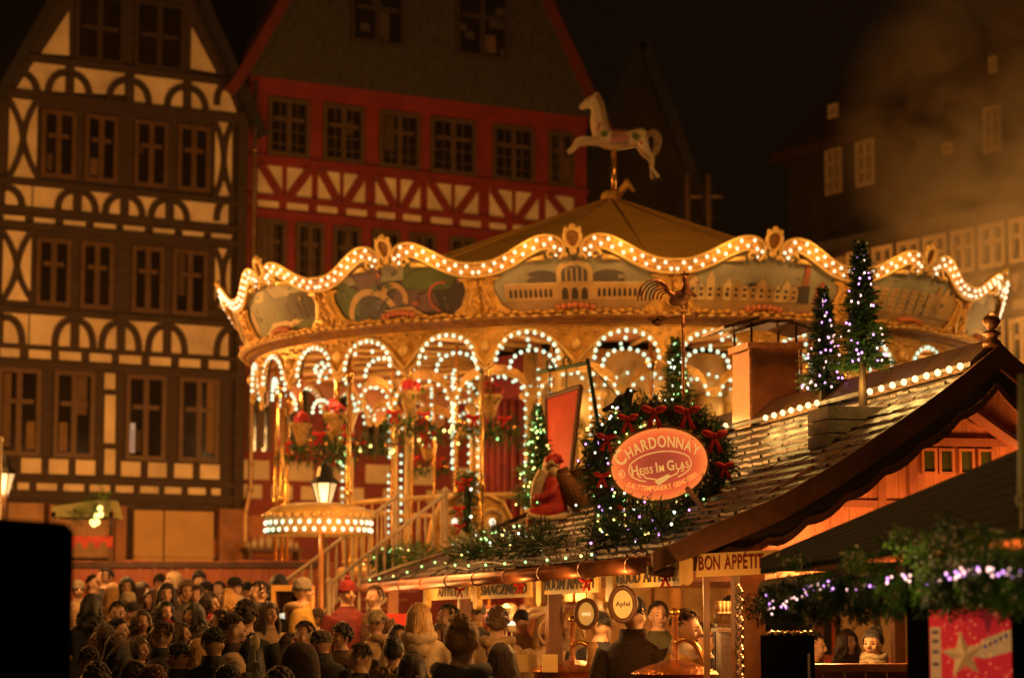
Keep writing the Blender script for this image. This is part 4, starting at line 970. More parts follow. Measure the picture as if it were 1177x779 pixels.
# ------------------------------------------------------------------ hanging flower baskets
poin = mat('poinsettia_red', (.62, .03, .035), .6, var=.4, scale=20)
straw = mat('basket_straw', (.62, .36, .10), .7, var=.35, scale=25, bump=.5)
spots = [(-110, 4.6, 4.95), (-84, 4.75, 4.9), (-60, 4.7, 4.9), (-41, 4.5, 5.12), (-24, 4.5, 5.0), (24, 4.5, 5.05), (44, 4.5, 5.05), (66, 4.6, 5.0), (92, 4.7, 4.95), (-140, 4.6, 4.95), (140, 4.6, 4.95)]
for i, (a, r, z) in enumerate(spots):
    p = cpt(R(a), r, z)
    t = root('flower_basket', p, 'straw cone basket of red poinsettias hung ' + ['beside the back poles', 'at the left-hand twin brass poles', 'above the street lantern', 'over the staircase', 'by the gallery garland', 'behind the chimney', 'over the garland near the small roof trees', 'behind the small roof trees', 'by the last visible arch', 'far inside the canopy', 'deep in the canopy shade'][i], 'flower basket', 'hanging baskets of the carousel')
    mb = MB(); mb.lathe([(.02, -.30), (.06, -.26), (.10, -.12), (.15, .0), (.17, .02), (.15, .05), (0, .05)], p, 14); mb.build('basket', straw, t, True)
    mb = MB(); rr = random.Random(i)
    for j in range(13):
        dd = Vector((rr.gauss(0, 1), rr.gauss(-.5, 1), rr.uniform(.1, 1.4))).normalized(); c_ = p + Vector((0, 0, .06)) + dd * rr.uniform(.08, .16); u_ = dd.orthogonal().normalized(); v_ = dd.cross(u_)
        for l in range(6):
            g = l * 1.05 + rr.random(); e_ = lambda a, r, h: c_ + (u_ * math.cos(a) + v_ * math.sin(a)) * r + dd * h
            mb.add([c_, e_(g + .5, .042, .03), e_(g, .085, .0), e_(g - .5, .042, .03)], [(0, 1, 2, 3)])
    mb.build('blossoms', poin, t)
    mb = MB(); mb.tube([p + Vector((0, 0, -.3)), p + Vector((0, 0, -.5))], .02, 6)
    fir_path(mb, [p + Vector((-.2, -.05, .02)), p + Vector((.2, -.05, .02))], .12, 26, .13, .04, .01); fir_path(mb, [p + Vector((-.36, 0, -.36)), p + Vector((-.15, -.1, -.44)), p + Vector((.15, -.1, -.44)), p + Vector((.36, 0, -.36))], .13, 120, .16, .05, .012); mb.build('greenery', [fir_a, fir_b], t)
    mb = MB(); bow(mb, p + Vector((-.22, -.18, -.28)), .1); bow(mb, p + Vector((.2, -.18, -.3)), .09); mb.build('bow', redcloth, t, True)
    mb = MB()
    for j in range(4): mb.ball(p + Vector((-.34 + .22 * j, -.17, -.36 - .05 * (j % 2))), .035, 8, 6)
    mb.build('bauble', brass, t, True)
    mb = MB(); mb.tube([p + Vector((0, 0, .05)), (p.x, p.y, 5.8)], .022, 6); mb.build('hanger', brass, t, True)
# garland round the gallery
gl = root('gallery_garland', cpt(0, 4.2, 4.6), 'fir garland with gold baubles and red bows swung round the carousel gallery', 'garland')
mb = MB(); ga = [cpt(R(a), 4.2, 4.58 - .1 * abs(math.sin(R(a) * 5))) for a in range(-100, 101, 4)]
fir_path(mb, ga, .15, 1500, .17, .05, .012, 10); mb.build('greenery', [fir_a, fir_b], gl)
mb = MB(); mc = MB()
for i, p in enumerate(ga[::3]):
    if i % 2: bow(mb, p + Vector((0, -.18, 0)), .12)
    else: mc.ball(p + Vector((0, -.16, -.03)), .045, 8, 6); mc.ball(p + Vector((.12, -.16, .0)), .035, 8, 6)
mb.build('bow', redcloth, gl, True); mc.build('bauble', brass, gl, True)
bulbs(gl, scatter_on(ga, .16, 70), .022, [led_yellow, led_yellow, led_green])
# gold coach on the upper deck
co = root('gilded_coach', cpt(-.32, 3.6, ZD), 'gilded coach with round lamp-lit windows riding the carousel deck', 'coach'); b0 = cpt(-.50, 4.32, ZD - .15)
fcx = frame(b0, (.95, .2, 0), (0, 0, 1), (.2, -.95, 0))
mb = MB(); pr = [(-.62, .35), (-.45, .15), (.45, .15), (.62, .35), (.56, .72), (.42, .98), (.2, 1.08), (0, .98), (-.2, 1.08), (-.42, .98), (-.56, .72)]; mb.prism(pr, -.35, 0, fcx); mb.build('coach_body', gold, co)
mb = MB()
for u in (-.27, .27): mb.tube([fcx(u + .2 * math.cos(g), .68 + .2 * math.sin(g), .03) for g in [2 * math.pi * i / 16 for i in range(16)]], .035, 6, closed=True)
mb.tube([fcx(x, z, .02) for x, z in pr], .035, 6, closed=True); mb.build('scroll_frame', goldlt, co, True)
bulbs(co, [tuple(fcx(u, z, .05)) for u in (-.27, .27) for z in (.36, .70)], .045, [bulb_warm])
# staircase
stc = root('staircase', (-1.6, 31.6, ground(31.6)), 'white-banistered staircase climbing from the crowd to the carousel deck', 'staircase')
A0, A1 = at(378, 700, 30.9), at(512, 612, 32.4); A1.z = ZD; A0.z = 1.55
nst = 11; mb = MB(); dv = A1 - A0; side_ = Vector((-dv.y, dv.x, 0)).normalized()
for i in range(nst):
    p = A0 + dv * ((i + .5) / nst); e = Vector((dv.x, dv.y, 0)).normalized()
    mb.box(-.12, .12, -.02, .95, -.03, .0, frame(p, e, side_, (0, 0, 1)))
mb.build('tread', mat('worn_stair_wood', (.30, .13, .05), .5), stc)
for s in (0, .93):
    mb = MB(); o = side_ * s
    mb.tube([A0 + o + Vector((0, 0, .9)), A1 + o + Vector((0, 0, .9))], .024, 8); mb.tube([A0 + o + Vector((0, 0, .12)), A1 + o + Vector((0, 0, .12))], .026, 6)
    for i in range(14):
        p = A0 + dv * ((i + .5) / 14) + o; mb.lathe([(.010, .1), (.020, .35), (.010, .5), (.020, .65), (.010, .9)], p, 6)
    for p in (A0, A1): mb.lathe([(.03, 0), (.03, .92), (.045, .95), (.0, 1.0)], p + o, 8)
    mb.build('banister', mat('cream_banister', (.62, .46, .28), .4), stc, True)
# round bulb-edged canopy over the ticket booth
rb = root('ticket_booth', (at(366, 700, 29.5).x, 29.5, ground(29.5)), 'round bulb-edged canopy on a post over a small yellow ticket booth', 'booth'); bx = at(366, 600, 29.5).x
mb = MB(); mb.lathe([(0, 3.42), (.3, 3.41), (.55, 3.36), (.645, 3.29), (.655, 3.25), (.64, 3.235), (.635, 3.02), (.61, 3.02), (.61, 3.2), (0, 3.25)], (bx, 29.5, 0), 40)
for i in range(36): g = 2 * math.pi * i / 36; mb.ball((bx + .65 * math.cos(g), 29.5 + .65 * math.sin(g), 3.25), (.05, .05, .035), 6, 5)
mb.build('canopy', goldlt, rb, True)
mb = MB(); mb.lathe([(.032, ground(29.5)), (.032, 3.2)], (bx + .04, 29.5, 0), 10); mb.build('post', mat('orange_brown_post', (.50, .22, .06), .5), rb, True)
bp_ = []
for i in range(34):
    for z, o in ((3.165, 0), (3.075, .5)): g = 2 * math.pi * (i + o) / 34; bp_.append((bx + .645 * math.cos(g), 29.5 + .645 * math.sin(g), z))
bulbs(rb, bp_, .026, [bulb_cool, bulb_warm])
fb_ = frame((at(335, 700, 28.6).x, 28.6, 0), (1, 0, 0), (0, 0, 1), (0, -1, 0)); g0 = ground(28.6); zb_, zt_ = at(335, 727, 28.6).z, at(335, 672, 28.6).z
mb = MB(); yl = mat('yellow_booth_paint', (.66, .36, .08), .5, var=.2)
mb.box(-.24, .24, g0, zb_, -.4, 0, fb_); mb.box(-.24, -.19, zb_, zt_, -.4, 0, fb_); mb.box(.19, .24, zb_, zt_, -.4, 0, fb_); mb.box(-.19, .19, zt_ - .07, zt_, -.4, 0, fb_); mb.build('booth_frame', yl, rb)
mb = MB(); mb.box(-.19, .19, zb_ + .002, zt_ - .072, -.3, -.26, fb_); mb.build('pane', darkpane, rb)
mb = MB(); mb.ball((-.1, zb_ + .2, -.2), (.07, .035, .03), 10, 6, fb_); mb.build('booth_lamp', glow('booth_lamp_glow', (.45, .55, .48), 1.0), rb, True)
lamp('booth_canopy_light', (bx, 29.5, 2.95), 8, (1, .62, .25), .15)
# red entrance steps with footlights
es_ = root('entrance_steps', (-1.9, 29.6, ground(29.6)), 'red lacquered entrance steps with white footlights below the staircase', 'steps')
mb = MB(); fl = []
for i, (py, w0) in enumerate(((752, .0), (738, .12), (722, .22), (706, .32))):
    p = at(412 + i * 7, py, 28.0 + i * .35); mb.box(p.x - .42, p.x + .5, p.y, p.y + .4, min(p.z - .2, 0.3), p.z); mb.box(p.x - .42, p.x + .5, p.y - .02, p.y, p.z - .02, p.z + .01)
    if i < 3: fl += [(p.x - .12 + .07 * j + .1 * i, p.y - .03, p.z - .07) for j in range(2 + i % 2)]
mb.build('step', redpaint, es_); bulbs(es_, fl, .035, [bulb_cool], name='footlight')
# ================================================================== the big wine hut
HA = Vector((-.2069, .9784, 0)).normalized(); HB = Vector((HA.y, -HA.x, 0)); HO = Vector((1.05, 17.0, 0)); EZ = Vector((0, 0, 1))
Hf = frame(HO, HB, HA, EZ)          # (s across the gable, t along the ridge, z)
ZE, SL, SR = 2.46, .657, 2.48
TL, TR = 13.6, 6.9
PROF = [(0, 2.46), (.26, 2.588), (.58, 2.715), (.84, 2.83), (1.23, 3.05), (1.615, 3.297), (1.914, 3.495), (2.217, 3.714), (2.48, 3.92)]
def zr(s):   # the flared roof profile, mirrored about the ridge
    if s > SR: s = 2 * SR - s
    for (a, za_), (b, zb_) in zip(PROF[:-1], PROF[1:]):
        if s <= b: return za_ + (zb_ - za_) * (s - a) / (b - a)
    return PROF[-1][1]
def roof_hit(px, py, up=0.0):
    d = ray(px, py); lo, hi = 14.0, 40.0
    def f(Y):
        p = CAM + d * (Y / d.y); s = (p - HO).dot(HB); return p.z - up - (zr(s) if s < SR else 9)
    for _ in range(50):
        m = (lo + hi) / 2
        if f(m) > 0: lo = m
        else: hi = m
    return CAM + d * (lo / d.y)
def st_(p): v = Vector(p) - HO; return v.dot(HB), v.dot(HA), p[2]
def side_hit(px, py, s): return st_(hit(px, py, Hf(s, 0, 0), HB))[1:]
def gab(px, py, t): q = st_(hit(px, py, Hf(0, t, 0), HA)); return q[0], q[2]
hut = root('wine_hut', Hf(2.4, 5, ground(22)), 'long wooden wine hut with shingled roof, scalloped gable boards and ridge bulbs', 'market hut')
tmax = lambda s: TR + (TL - TR) * (1 - s / SR)
# shingled slope towards us
mb = MB(); rows = 19; Ls = SR
for i in range(rows):
    s0 = Ls * i / rows - .03; s1 = s0 + Ls / rows + .05
    t = -.12
    while t < tmax(max(s0, 0)):
        wd = rnd.uniform(.10, .17); dz = rnd.uniform(.0, .007); lift = .034 + rnd.uniform(-.003, .004); sl = s0 + rnd.uniform(-.008, .008)
        te = min(t + wd - .006, tmax(max(s0, 0)))
        z0 = zr(sl) + lift if sl > 0 else ZE + .45 * sl + lift; z1 = zr(min(s1, SR)) + .004
        p = [(sl, t, z0 - .02), (s1, t, z1 - .014), (s1, te, z1 - .014), (sl, te, z0 - .02), (sl, t, z0 + dz), (s1, t, z1), (s1, te, z1), (sl, te, z0 + dz)]
        mb.hexa([Hf(*q) for q in p]); t += wd
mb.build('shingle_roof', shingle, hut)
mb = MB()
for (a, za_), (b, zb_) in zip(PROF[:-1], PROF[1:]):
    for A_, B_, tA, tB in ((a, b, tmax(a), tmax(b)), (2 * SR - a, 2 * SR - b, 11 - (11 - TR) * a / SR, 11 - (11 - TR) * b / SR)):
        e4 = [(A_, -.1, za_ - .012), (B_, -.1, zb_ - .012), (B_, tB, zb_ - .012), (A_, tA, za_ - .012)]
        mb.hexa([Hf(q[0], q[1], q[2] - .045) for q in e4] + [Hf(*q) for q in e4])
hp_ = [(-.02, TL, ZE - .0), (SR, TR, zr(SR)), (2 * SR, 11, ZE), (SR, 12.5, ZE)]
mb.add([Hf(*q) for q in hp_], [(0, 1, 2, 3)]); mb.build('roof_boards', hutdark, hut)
mb = MB(); mb.tube([Hf(s_, tmax(s_), zr(s_) + .03) for s_, _ in PROF], .05, 8); mb.build('hip_cap', hutdark, hut)
mb = MB(); mb.prism([(SR - .20, zr(SR - .2) + .05), (SR, zr(SR) + .07), (SR + .2, zr(SR - .2) + .05), (SR + .2, zr(SR - .2) + .08), (SR, zr(SR) + .11), (SR - .20, zr(SR - .2) + .085)], -.12, TR, lambda a, b, c: Hf(a, c, b)); mb.build('ridge_cap', hutdark, hut)
# gutter along the eave
mb = MB(); mb.tube([Hf(-.09, -.05, 2.385), Hf(-.09, TL + .05, 2.385)], .062, 10)
for t in [.4 + 1.45 * i for i in range(10)]: mb.tube([Hf(-.09, t, 2.385), Hf(-.09, t + .04, 2.385)], .072, 10)
mb.build('gutter', copper, hut, True)
# barge boards: a brown upper board and a scalloped one, its dark field painting the soffit's shade
def gz(s): return zr(s) if 0 <= s <= 2 * SR else ZE + .4 * min(s, 2 * SR - s)
mb = MB(); mk = MB()
for sg in (-1, 1):
    f = lambda x: SR + sg * x
    xs_ = [0, .27, .57, .87, 1.25, 1.64, 1.9, 2.22, 2.48, 2.60]
    for a, b in zip(xs_[:-1], xs_[1:]):
        mb.hexa([Hf(f(x), t_, gz(f(x)) + (d_ if d_ > 0 or x < 2.3 else -.085)) for d_ in (-.125, .05) for x, t_ in ((a, -.2), (b, -.2), (b, -.15), (a, -.15))])
    n = 9; low = []
    for i in range(n * 5 + 1):
        x = (SR + .14) * i / (n * 5); ph = (i % 5) / 5; low.append((f(x), gz(f(x)) - .09 - min(.185, .0 + .2 * (2.64 - x)) - .036 * math.sin(math.pi * ph)))
    for (a, za_), (b, zb_) in zip(low[:-1], low[1:]):
        ta_, tb_ = gz(a) - .10, gz(b) - .10
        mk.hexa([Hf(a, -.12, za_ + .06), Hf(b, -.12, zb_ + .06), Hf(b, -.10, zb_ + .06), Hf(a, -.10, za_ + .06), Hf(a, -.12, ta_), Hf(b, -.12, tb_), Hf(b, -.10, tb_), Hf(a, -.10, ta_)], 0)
        mk.hexa([Hf(a, -.145, za_), Hf(b, -.145, zb_), Hf(b, -.10, zb_), Hf(a, -.10, za_), Hf(a, -.145, za_ + .06), Hf(b, -.145, zb_ + .06), Hf(b, -.10, zb_ + .06), Hf(a, -.10, za_ + .06)], 1)
mb.build('barge_board', verge, hut); mk.build('scalloped_board', [mat('soffit_shade', (.03, .014, .007), .8), verge], hut)
# finial on the gable
p = at(1140, 389, (Hf(SR, -.17, 0)).y); mb = MB(); mb.lathe([(0.000, -0.062), (0.068, -0.062), (0.068, -0.025), (0.040, 0.000), (0.048, 0.019), (0.072, 0.034), (0.048, 0.050), (0.024, 0.062), (0.040, 0.081), (0.068, 0.118), (0.056, 0.155), (0.024, 0.180), (0.000, 0.186)], p, 14); mb.build('finial', oldcopper, hut, True)
# gable wall of boards, set back
TW = .42; mb = MB(); s = -0.0
zb = 2.42
while s < 2 * SR:
    wd = min(rnd.uniform(.11, .16), 2 * SR - s); a, b = s, s + wd - .003; zt0, zt1 = gz(a) - .05, gz(b) - .05
    if min(zt0, zt1) > zb: mb.prism([(a, zb), (b, zb), (b, zt1), (a, zt0)], TW, TW + .04 + rnd.uniform(0, .005), lambda x, y, c: Hf(x, c, y))
    s += wd
mb.prism([(.1, ZE - .02), (4.9, ZE - .02), (SR, gz(SR) - .1)], TW + .055, TW + .07, lambda x, y, c: Hf(x, c, y))
mb.build('gable_boards', hutwood, hut)
mb = MB()
G = lambda px, py: gab(px, py, TW)
z1 = G(1080, 508)[1]; sA = next(s_ for s_ in [i * .02 for i in range(120)] if zr(s_) > z1 + .12); mb.box(sA, 2 * SR - sA, TW - .03, TW - .002, z1 - .03, z1 + .03, Hf)
z2 = G(1000, 578)[1]; sA = next(s_ for s_ in [i * .02 for i in range(120)] if zr(s_) > z2 + .12); mb.box(sA, 2 * SR - sA, TW - .03, TW - .002, z2 - .03, z2 + .02, Hf)
for x in (1048, 1012): mb.box(G(x, 540)[0] - .03, G(x, 540)[0] + .03, TW - .035, TW - .002, 2.45, z1 - .03, Hf)
a = G(1100, 495); pts = [(-.34, 0), (-.2, .02), (-.12, .10), (0, .13), (.1, .06), (.22, .02), (.5, .0)]
mb.tube([Hf(a[0] + x, TW - .01, a[1] + y) for x, y in pts], .016, 6)
mb.tube([Hf(SR - .1, TW - .05, gz(SR) - .32), Hf(SR + .7, TW - .05, gz(SR) - .85)], .05, 6)
mb.build('gable_moulding', mat('hut_trim_wood', (.30, .10, .035), .5, var=.3, scale=4), hut)
for x0, x1 in ((1058, 1076), (1078, 1096), (1101, 1119), (1123, 1141)):
    u0, u1 = G(x0, 530)[0], G(x1, 530)[0]; zz0, zz1 = G(1070, 545)[1], G(1070, 515)[1]; mb = MB()
    for bx0, bx1, bz0, bz1 in ((u0, u0 + .02, zz0, zz1), (u1 - .02, u1, zz0, zz1), (u0 + .02, u1 - .02, zz0, zz0 + .02), (u0 + .02, u1 - .02, zz1 - .02, zz1)): mb.box(bx0, bx1, TW - .03, TW - .002, bz0, bz1, Hf)
    f_ = mb.build('window', hutwood, hut); mb = MB(); mb.box(u0 + .015, u1 - .015, TW - .012, TW - .004, zz0 + .015, zz1 - .015, Hf); mb.build('pane', mat('green_dark_glass', (.06, .07, .015), .15), f_)
# posts, beams, counters, back wall, floor
mb = MB(); gfl = .15
for s, t in ((.12, 3.9), (.12, 8.0), (.12, 12.6), (4.8, 3.9), (4.8, 8.0), (4.8, 10.6), (4.8, .3)):
    mb.box(s - .06, s + .06, t - .06, t + .06, gfl, ZE - .02 , Hf)
mb.box(.06, .2, .3, 13.2, ZE - .12, ZE - .03, Hf); mb.box(4.72, 4.86, .3, 10.8, ZE - .12, ZE - .03, Hf)
for t in (3.9, 8.0): mb.box(.2, 4.72, t - .05, t + .05, ZE - .13, ZE - .04, Hf)
mb.build('post', mat('hut_post_wood', (.24, .085, .03), .5, var=.35, scale=5, bump=.3), hut)
px0, px1 = gab(851, 720, -.05), gab(880, 720, -.05); mb = MB(); mb.box(px0[0], px1[0], -.05, .17, gfl, 2.36, Hf); mb.build('corner_post', mat('hut_corner_post', (.27, .10, .032), .5, var=.35, scale=5, bump=.4), hut)
mb = MB(); zz = 1.1
for i in range(40):
    f = i / 39; mb.ball(Hf(px0[0] - .012 + .012 * math.sin(i * 1.9), -.065, 1.45 + .78 * f), (.02, .012, .026), 6, 5)
mb.build('foil_garland', mat('silver_foil', (.75, .62, .42), .15, .9, var=.4, scale=40), hut)
mb = MB(); mb.box(.02, .62, .6, 13.0, 1.28, 1.34, Hf); mb.box(.1, .16, .6, 13.0, gfl - .1, 1.28, Hf); mb.build('counter', mat('counter_top_wood', (.50, .25, .08), .35, var=.25, scale=4), hut)
mb = MB(); mb.box(4.75, 4.8, .4, 10.8, gfl - .1, 1.35, Hf); mb.box(.15, 4.8, .4, 10.8, gfl - .1, gfl, Hf)
mb.build('rear_wall', hutwood, hut)
mb = MB(); q0, q1 = gab(938, 770, .1), gab(1062, 770, .1); mb.box(.85, 4.8, .0, .28, q0[1] - .01, q0[1] + .045, Hf); 
for i in range(24): mb.box(.9 + .16 * i, 1.05 + .16 * i, .12, .15, gfl, q0[1] - .01, Hf)
mb.build('gable_counter', mat('gable_counter_wood', (.58, .26, .08), .4, var=.2, scale=3), hut)
# ridge bulbs
rbp = []
for (xa, ya, xb_, yb, n) in ((1000, 450, 1104, 421, 9), (880, 480, 939, 463, 7), (822, 493, 834, 489, 2)):
    for i in range(n): f = i / (n - 1); rbp.append(tuple(roof_hit(xa + (xb_ - xa) * f, ya + (yb - ya) * f, .11)))
bulbs(hut, rbp, .024, [glow('ridge_bulb_glow', (1.0, .74, .40), 1.7)], name='ridge_bulb')
mb = MB()
for (xa, ya, xb_, yb) in ((996, 456, 1108, 425), (876, 486, 943, 468), (818, 499, 838, 494)):
    a, b = roof_hit(xa, ya, .05), roof_hit(xb_, yb, .05); mb = MB(); mb.tube([a, b], .022, 6); mb.build('bulb_rail', golddk, hut)
for i, p in enumerate(rbp):
    if i % 2 == 0: lamp('ridge_bulb_light', Vector(p) - HB * .12 + EZ * .05, 4.2, (1, .60, .14), .05)
# lamps inside the hut, and added fill lights at its eave and gable
for s, t, e in ((1.3, 1.2, 34), (2.4, 3.6, 32), (1.2, 6.2, 30), (2.2, 9.0, 30), (.9, 11.5, 26)): lamp('hut_ceiling_light', Hf(s, t, 2.28), e * 2.9, (1, .46, .115), .12)
for t in (.5, 2.2, 4.2, 6.6, 9.2, 12.0): lamp('eave_fill_light', Hf(-.32, t, 2.12), 13, (1, .46, .11), .06)  # hidden lamps added to brighten the welcome boards and nearby faces
for s, e in ((.75, 3), (1.2, 6), (1.7, 10), (2.2, 12), (2.7, 12), (3.3, 10)): lamp('gable_fill_light', Hf(s, -.02, min(zr(s) - .42, 2.62)), e, (1, .34, .085), .1)  # hidden lamps added to brighten the gable wall
lamp('board_fill_light', Hf(.35, -.6, 2.05), 9, (1, .42, .11), .06)  # unseen lamp added to brighten the large welcome board
for s, e in ((1.15, 8), (2.9, 14)): lamp('gable_light', Hf(s, .12, 2.62 if s < 2 else 2.9), e, (1, .36, .10), .06)

# ---- welcome boards under the eave
def name_board(words_, px, label, s=.04, z0=2.235, z1=2.40, cap=.105, mi=0, fn_=None):
    (ta, _), (tb_, _) = side_hit(px[0], 680, s), side_hit(px[1], 680, s); tm = (ta + tb_) / 2; L = abs(ta - tb_)
    t = root('welcome_board', Hf(s, tm, z0), label, 'sign board', 'welcome boards under the eave')
    mb = MB(); h_ = (z1 - z0); poly = [(-L / 2, z0), (L / 2, z0), (L / 2 + .0, z1), (-L / 2, z1)]
    fr_ = frame(Hf(s, tm, 0), -HA, EZ, -HB); mb.prism(poly, -.02, 0, fr_); mb.build('board', boardyellow, t)
    mb = MB(); e = -L / 2 - .06; w_ = .075 + .012 * L; n = 10
    mb.prism([(e - w_, z1 + .01), (e - w_, z0)] + [(e - w_ * math.cos(math.pi * i / n), z0 - .05 - .05 * math.sin(math.pi * i / n)) for i in range(n + 1)] + [(e + w_, z0), (e + w_, z1 + .01)], -.03, .025, fr_); mb.build('scroll_end', boardyellow, t)
    mb = MB(); text(mb, words_, cap * 1.25, lambda x, y, d: fr_(x, z0 + .035 + y, .002 + d), spacing=.07, squeeze=min(2.6, (L - .16) / max(.1, measure(words_, cap * 1.25, .07)))); mb.build('lettering', inkdark, t)
    mb = MB(); bow(mb, fr_(L * .40, z1 - .10, .05), .05); mb.build('bow', redcloth, t, True)
    return t
def measure(s, size, sp_):
    x = 0
    for ch in s:
        if ch == ' ': x += .34 * size
        else: g = glyph(ch); x += (g[3] - g[2] + sp_) * size
    return x
name_board('AFIYET', (539, 492), 'yellow board lettered AFIYET under the far end of the eave', z0=2.21)
name_board('SMACZNEGO', (610, 550), 'yellow board lettered SMACZNEGO under the eave', z0=2.20)
name_board('BUON APPETIT', (688, 624), 'yellow board lettered BUON APPETIT with a red bow under the eave', z0=2.215)
name_board('GOOD APPETIT', (781, 706), 'yellow board lettered GOOD APPETIT beside the hut corner', z0=2.235)
t = root('welcome_board', Hf(.3, -.1, 2.3), 'large pale board lettered BON APPÉTIT in dark red below the gable corner', 'sign board', 'welcome boards under the eave')
a = at(795, 663, 16.86); b = at(893, 659, 16.95); ex = (b - a).normalized(); hgt = at(795, 635, 16.86).z - a.z; fr_ = frame(a, ex, EZ, Vector((ex.y, -ex.x, 0))); L = (b - a).length
mb = MB(); mb.prism([(.03, 0), (L, 0), (L + .01, hgt), (.05, hgt - .01)], -.03, 0, fr_); mb.build('board', boardyellow, t)
mb = MB(); mb.prism([(-.035 + .042 * math.cos(R(g)), -.01 + .045 * math.sin(R(g))) for g in range(180, 361, 20)] + [(-.035 + .042 * math.cos(R(g)), .11 + .045 * math.sin(R(g))) for g in range(0, 181, 20)], -.02, .012, fr_); mb.build('scroll_end', boardyellow, t)
mb = MB(); sz = .138; text(mb, 'BON APPÉTIT', sz, lambda x, y, d: fr_(L * .46 + x, .045 + y, .002 + d), squeeze=(L * .76) / measure('BON APPÉTIT', sz, .08)); mb.build('lettering', mat('dark_red_brown_lettering', (.20, .016, .01), .6), t)

# ---- the oval lit sign in its wreath
YS = 19.6; SC = at(758, 533, YS); fx = (Vector((.97, .17, 0)).normalized() * math.cos(R(9)) + EZ * math.sin(R(9))); fz = (EZ * math.cos(R(9)) - Vector((.97, .17, 0)).normalized() * math.sin(R(9))); fn = fx.cross(fz)
if fn.y > 0: fn = -fn
SF = frame(SC, fx, fz, fn); k = YS / 2780
sg_ = root('oval_wine_sign', SC, 'glowing orange oval sign lettered CHARDONNAY HEISS IM GLAS inside the fir wreath', 'sign')
m = bpy.data.materials.new('lit_sign_face'); m.use_nodes = True; nt = m.node_tree; b = nt.nodes['Principled BSDF']; b.inputs['Base Color'].default_value = (.10, .02, .01, 1); b.inputs['Roughness'].default_value = .3
tc = N(nt, 'ShaderNodeTexCoord'); mp = N(nt, 'ShaderNodeMapping'); mp.inputs['Scale'].default_value = (1 / (.42), .0, 1 / (.305)); gr = N(nt, 'ShaderNodeTexGradient'); gr.gradient_type = 'SPHERICAL'; rp = N(nt, 'ShaderNodeValToRGB')
nt.links.new(tc.outputs['Object'], mp.inputs[0]); nt.links.new(mp.outputs[0], gr.inputs[0]); nt.links.new(gr.outputs['Fac'], rp.inputs[0]); nt.links.new(rp.outputs[0], b.inputs['Emission Color'])
e_ = rp.color_ramp.elements; e_[0].position = 0; e_[0].color = (1, .25, .045, 1); e_[1].position = .75; e_[1].color = (.36, .05, .020, 1); x_ = e_.new(.2); x_.color = (.85, .13, .028, 1); x_ = e_.new(.4); x_.color = (.56, .072, .024, 1)
b.inputs['Emission Strength'].default_value = 1.05; m.cycles.emission_sampling = 'NONE'
mb = MB(); n = 48; el = [(58 * k * math.cos(2 * math.pi * i / n), 42 * k * math.sin(2 * math.pi * i / n)) for i in range(n)]
mb.prism(el, -.05, 0, lambda x, y, d: Vector((x, -d, y)))
o = link('lit_face', mb.mesh('lit_face'), sg_, loc=SC); o.data.materials.append(m); o.rotation_mode = 'QUATERNION'; o.rotation_quaternion = Matrix((fx, -fn, fz)).transposed().to_quaternion()
mb = MB(); mb.tube([SF(x, y, -.02) for x, y in el], .022, 8, closed=True); mb.build('sign_rim', gold, sg_, True)
ltr = glow('sign_lettering_gold', (1.0, .50, .12), .72)
mb = MB()
def arc(x, y, d, rx=62 * k, ry=50 * k, yc=-31 * k):
    a = x / (rx * 1.02); return SF((rx + y * .6) * math.sin(a) - .0, yc + (ry + y) * math.cos(a), .003 + d)
text(mb, 'CHARDONNAY', 14.5 * k * 1.3, arc, spacing=.13, big=22 * k * 1.3, squeeze=.68)
text(mb, 'HEISS IM GLAS', 8.2 * k * 1.3, lambda x, y, d: SF(x, y - 9 * k, .003 + d), spacing=.16, big=12.5 * k * 1.3, squeeze=.78)
def arcb(x, y, d, rx=60 * k, ry=36 * k):
    a = x / rx; return SF((rx - y) * math.sin(a), 6 * k - (ry - y) * math.cos(a), .003 + d)
mb.tube([SF(-46 * k + 3.4 * k * math.cos(g), -5 * k + 4.6 * k * math.sin(g), .006) for g in [2 * math.pi * i / 14 for i in range(14)]], .0035, 5, closed=True)
text(mb, 'R', 5 * k * 1.3, lambda x, y, d: SF(-46 * k + x, -7.4 * k + y, .003 + d))
fr2 = [(38 * k * math.cos(R(g)) * (1 if abs(math.cos(R(g))) < .97 else .98), (17 * k * math.sin(R(g)) - 3 * k) if 0 <= g <= 180 else (-3 * k + 17 * k * math.sin(R(g)))) for g in range(-60, 241, 12)]
mb.tube([SF(x, y, .006) for x, y in fr2], .005, 5)
for sg in (-1, 1): mb.tube([SF(sg * x * k, y * k, .006) for x, y in ((18.5, -13.5), (22, -9), (26, -8), (27, -11), (24, -12))], .005, 5)
mb.prism([(-9 * k, -19 * k), (-6 * k, -17 * k), (8 * k, -13 * k), (10 * k, -15 * k), (6 * k, -19 * k), (-5 * k, -24 * k)], .003, .012, SF)
for sg in (-1, 1): mb.tube([SF(sg * 7 * k, -17 * k, .006), SF(sg * 14 * k, -15 * k, .006), SF(sg * 19 * k, -13.5 * k, .006)], .005, 5)
mb.build('lettering', ltr, sg_)
mb = MB(); text(mb, 'KALTTEMPERIERT GENOSSEN', 6.2 * k * 1.3, arcb, spacing=.10, squeeze=.85); mb.build('lettering', glow('sign_lettering_faint', (1, .36, .06), .95), sg_)
mb = MB(); p0 = roof_hit(812, 590); mb.tube([SF(30 * k, -30 * k, -.1), p0], .025, 6); mb.tube([SF(-30 * k, -30 * k, -.1), roof_hit(725, 610)], .025, 6); mb.build('stand', iron, sg_)
wr = root('fir_wreath', SC + Vector((0, 0, -.5)), 'big fir wreath with red bows and tiny lights round the glowing oval sign', 'wreath')
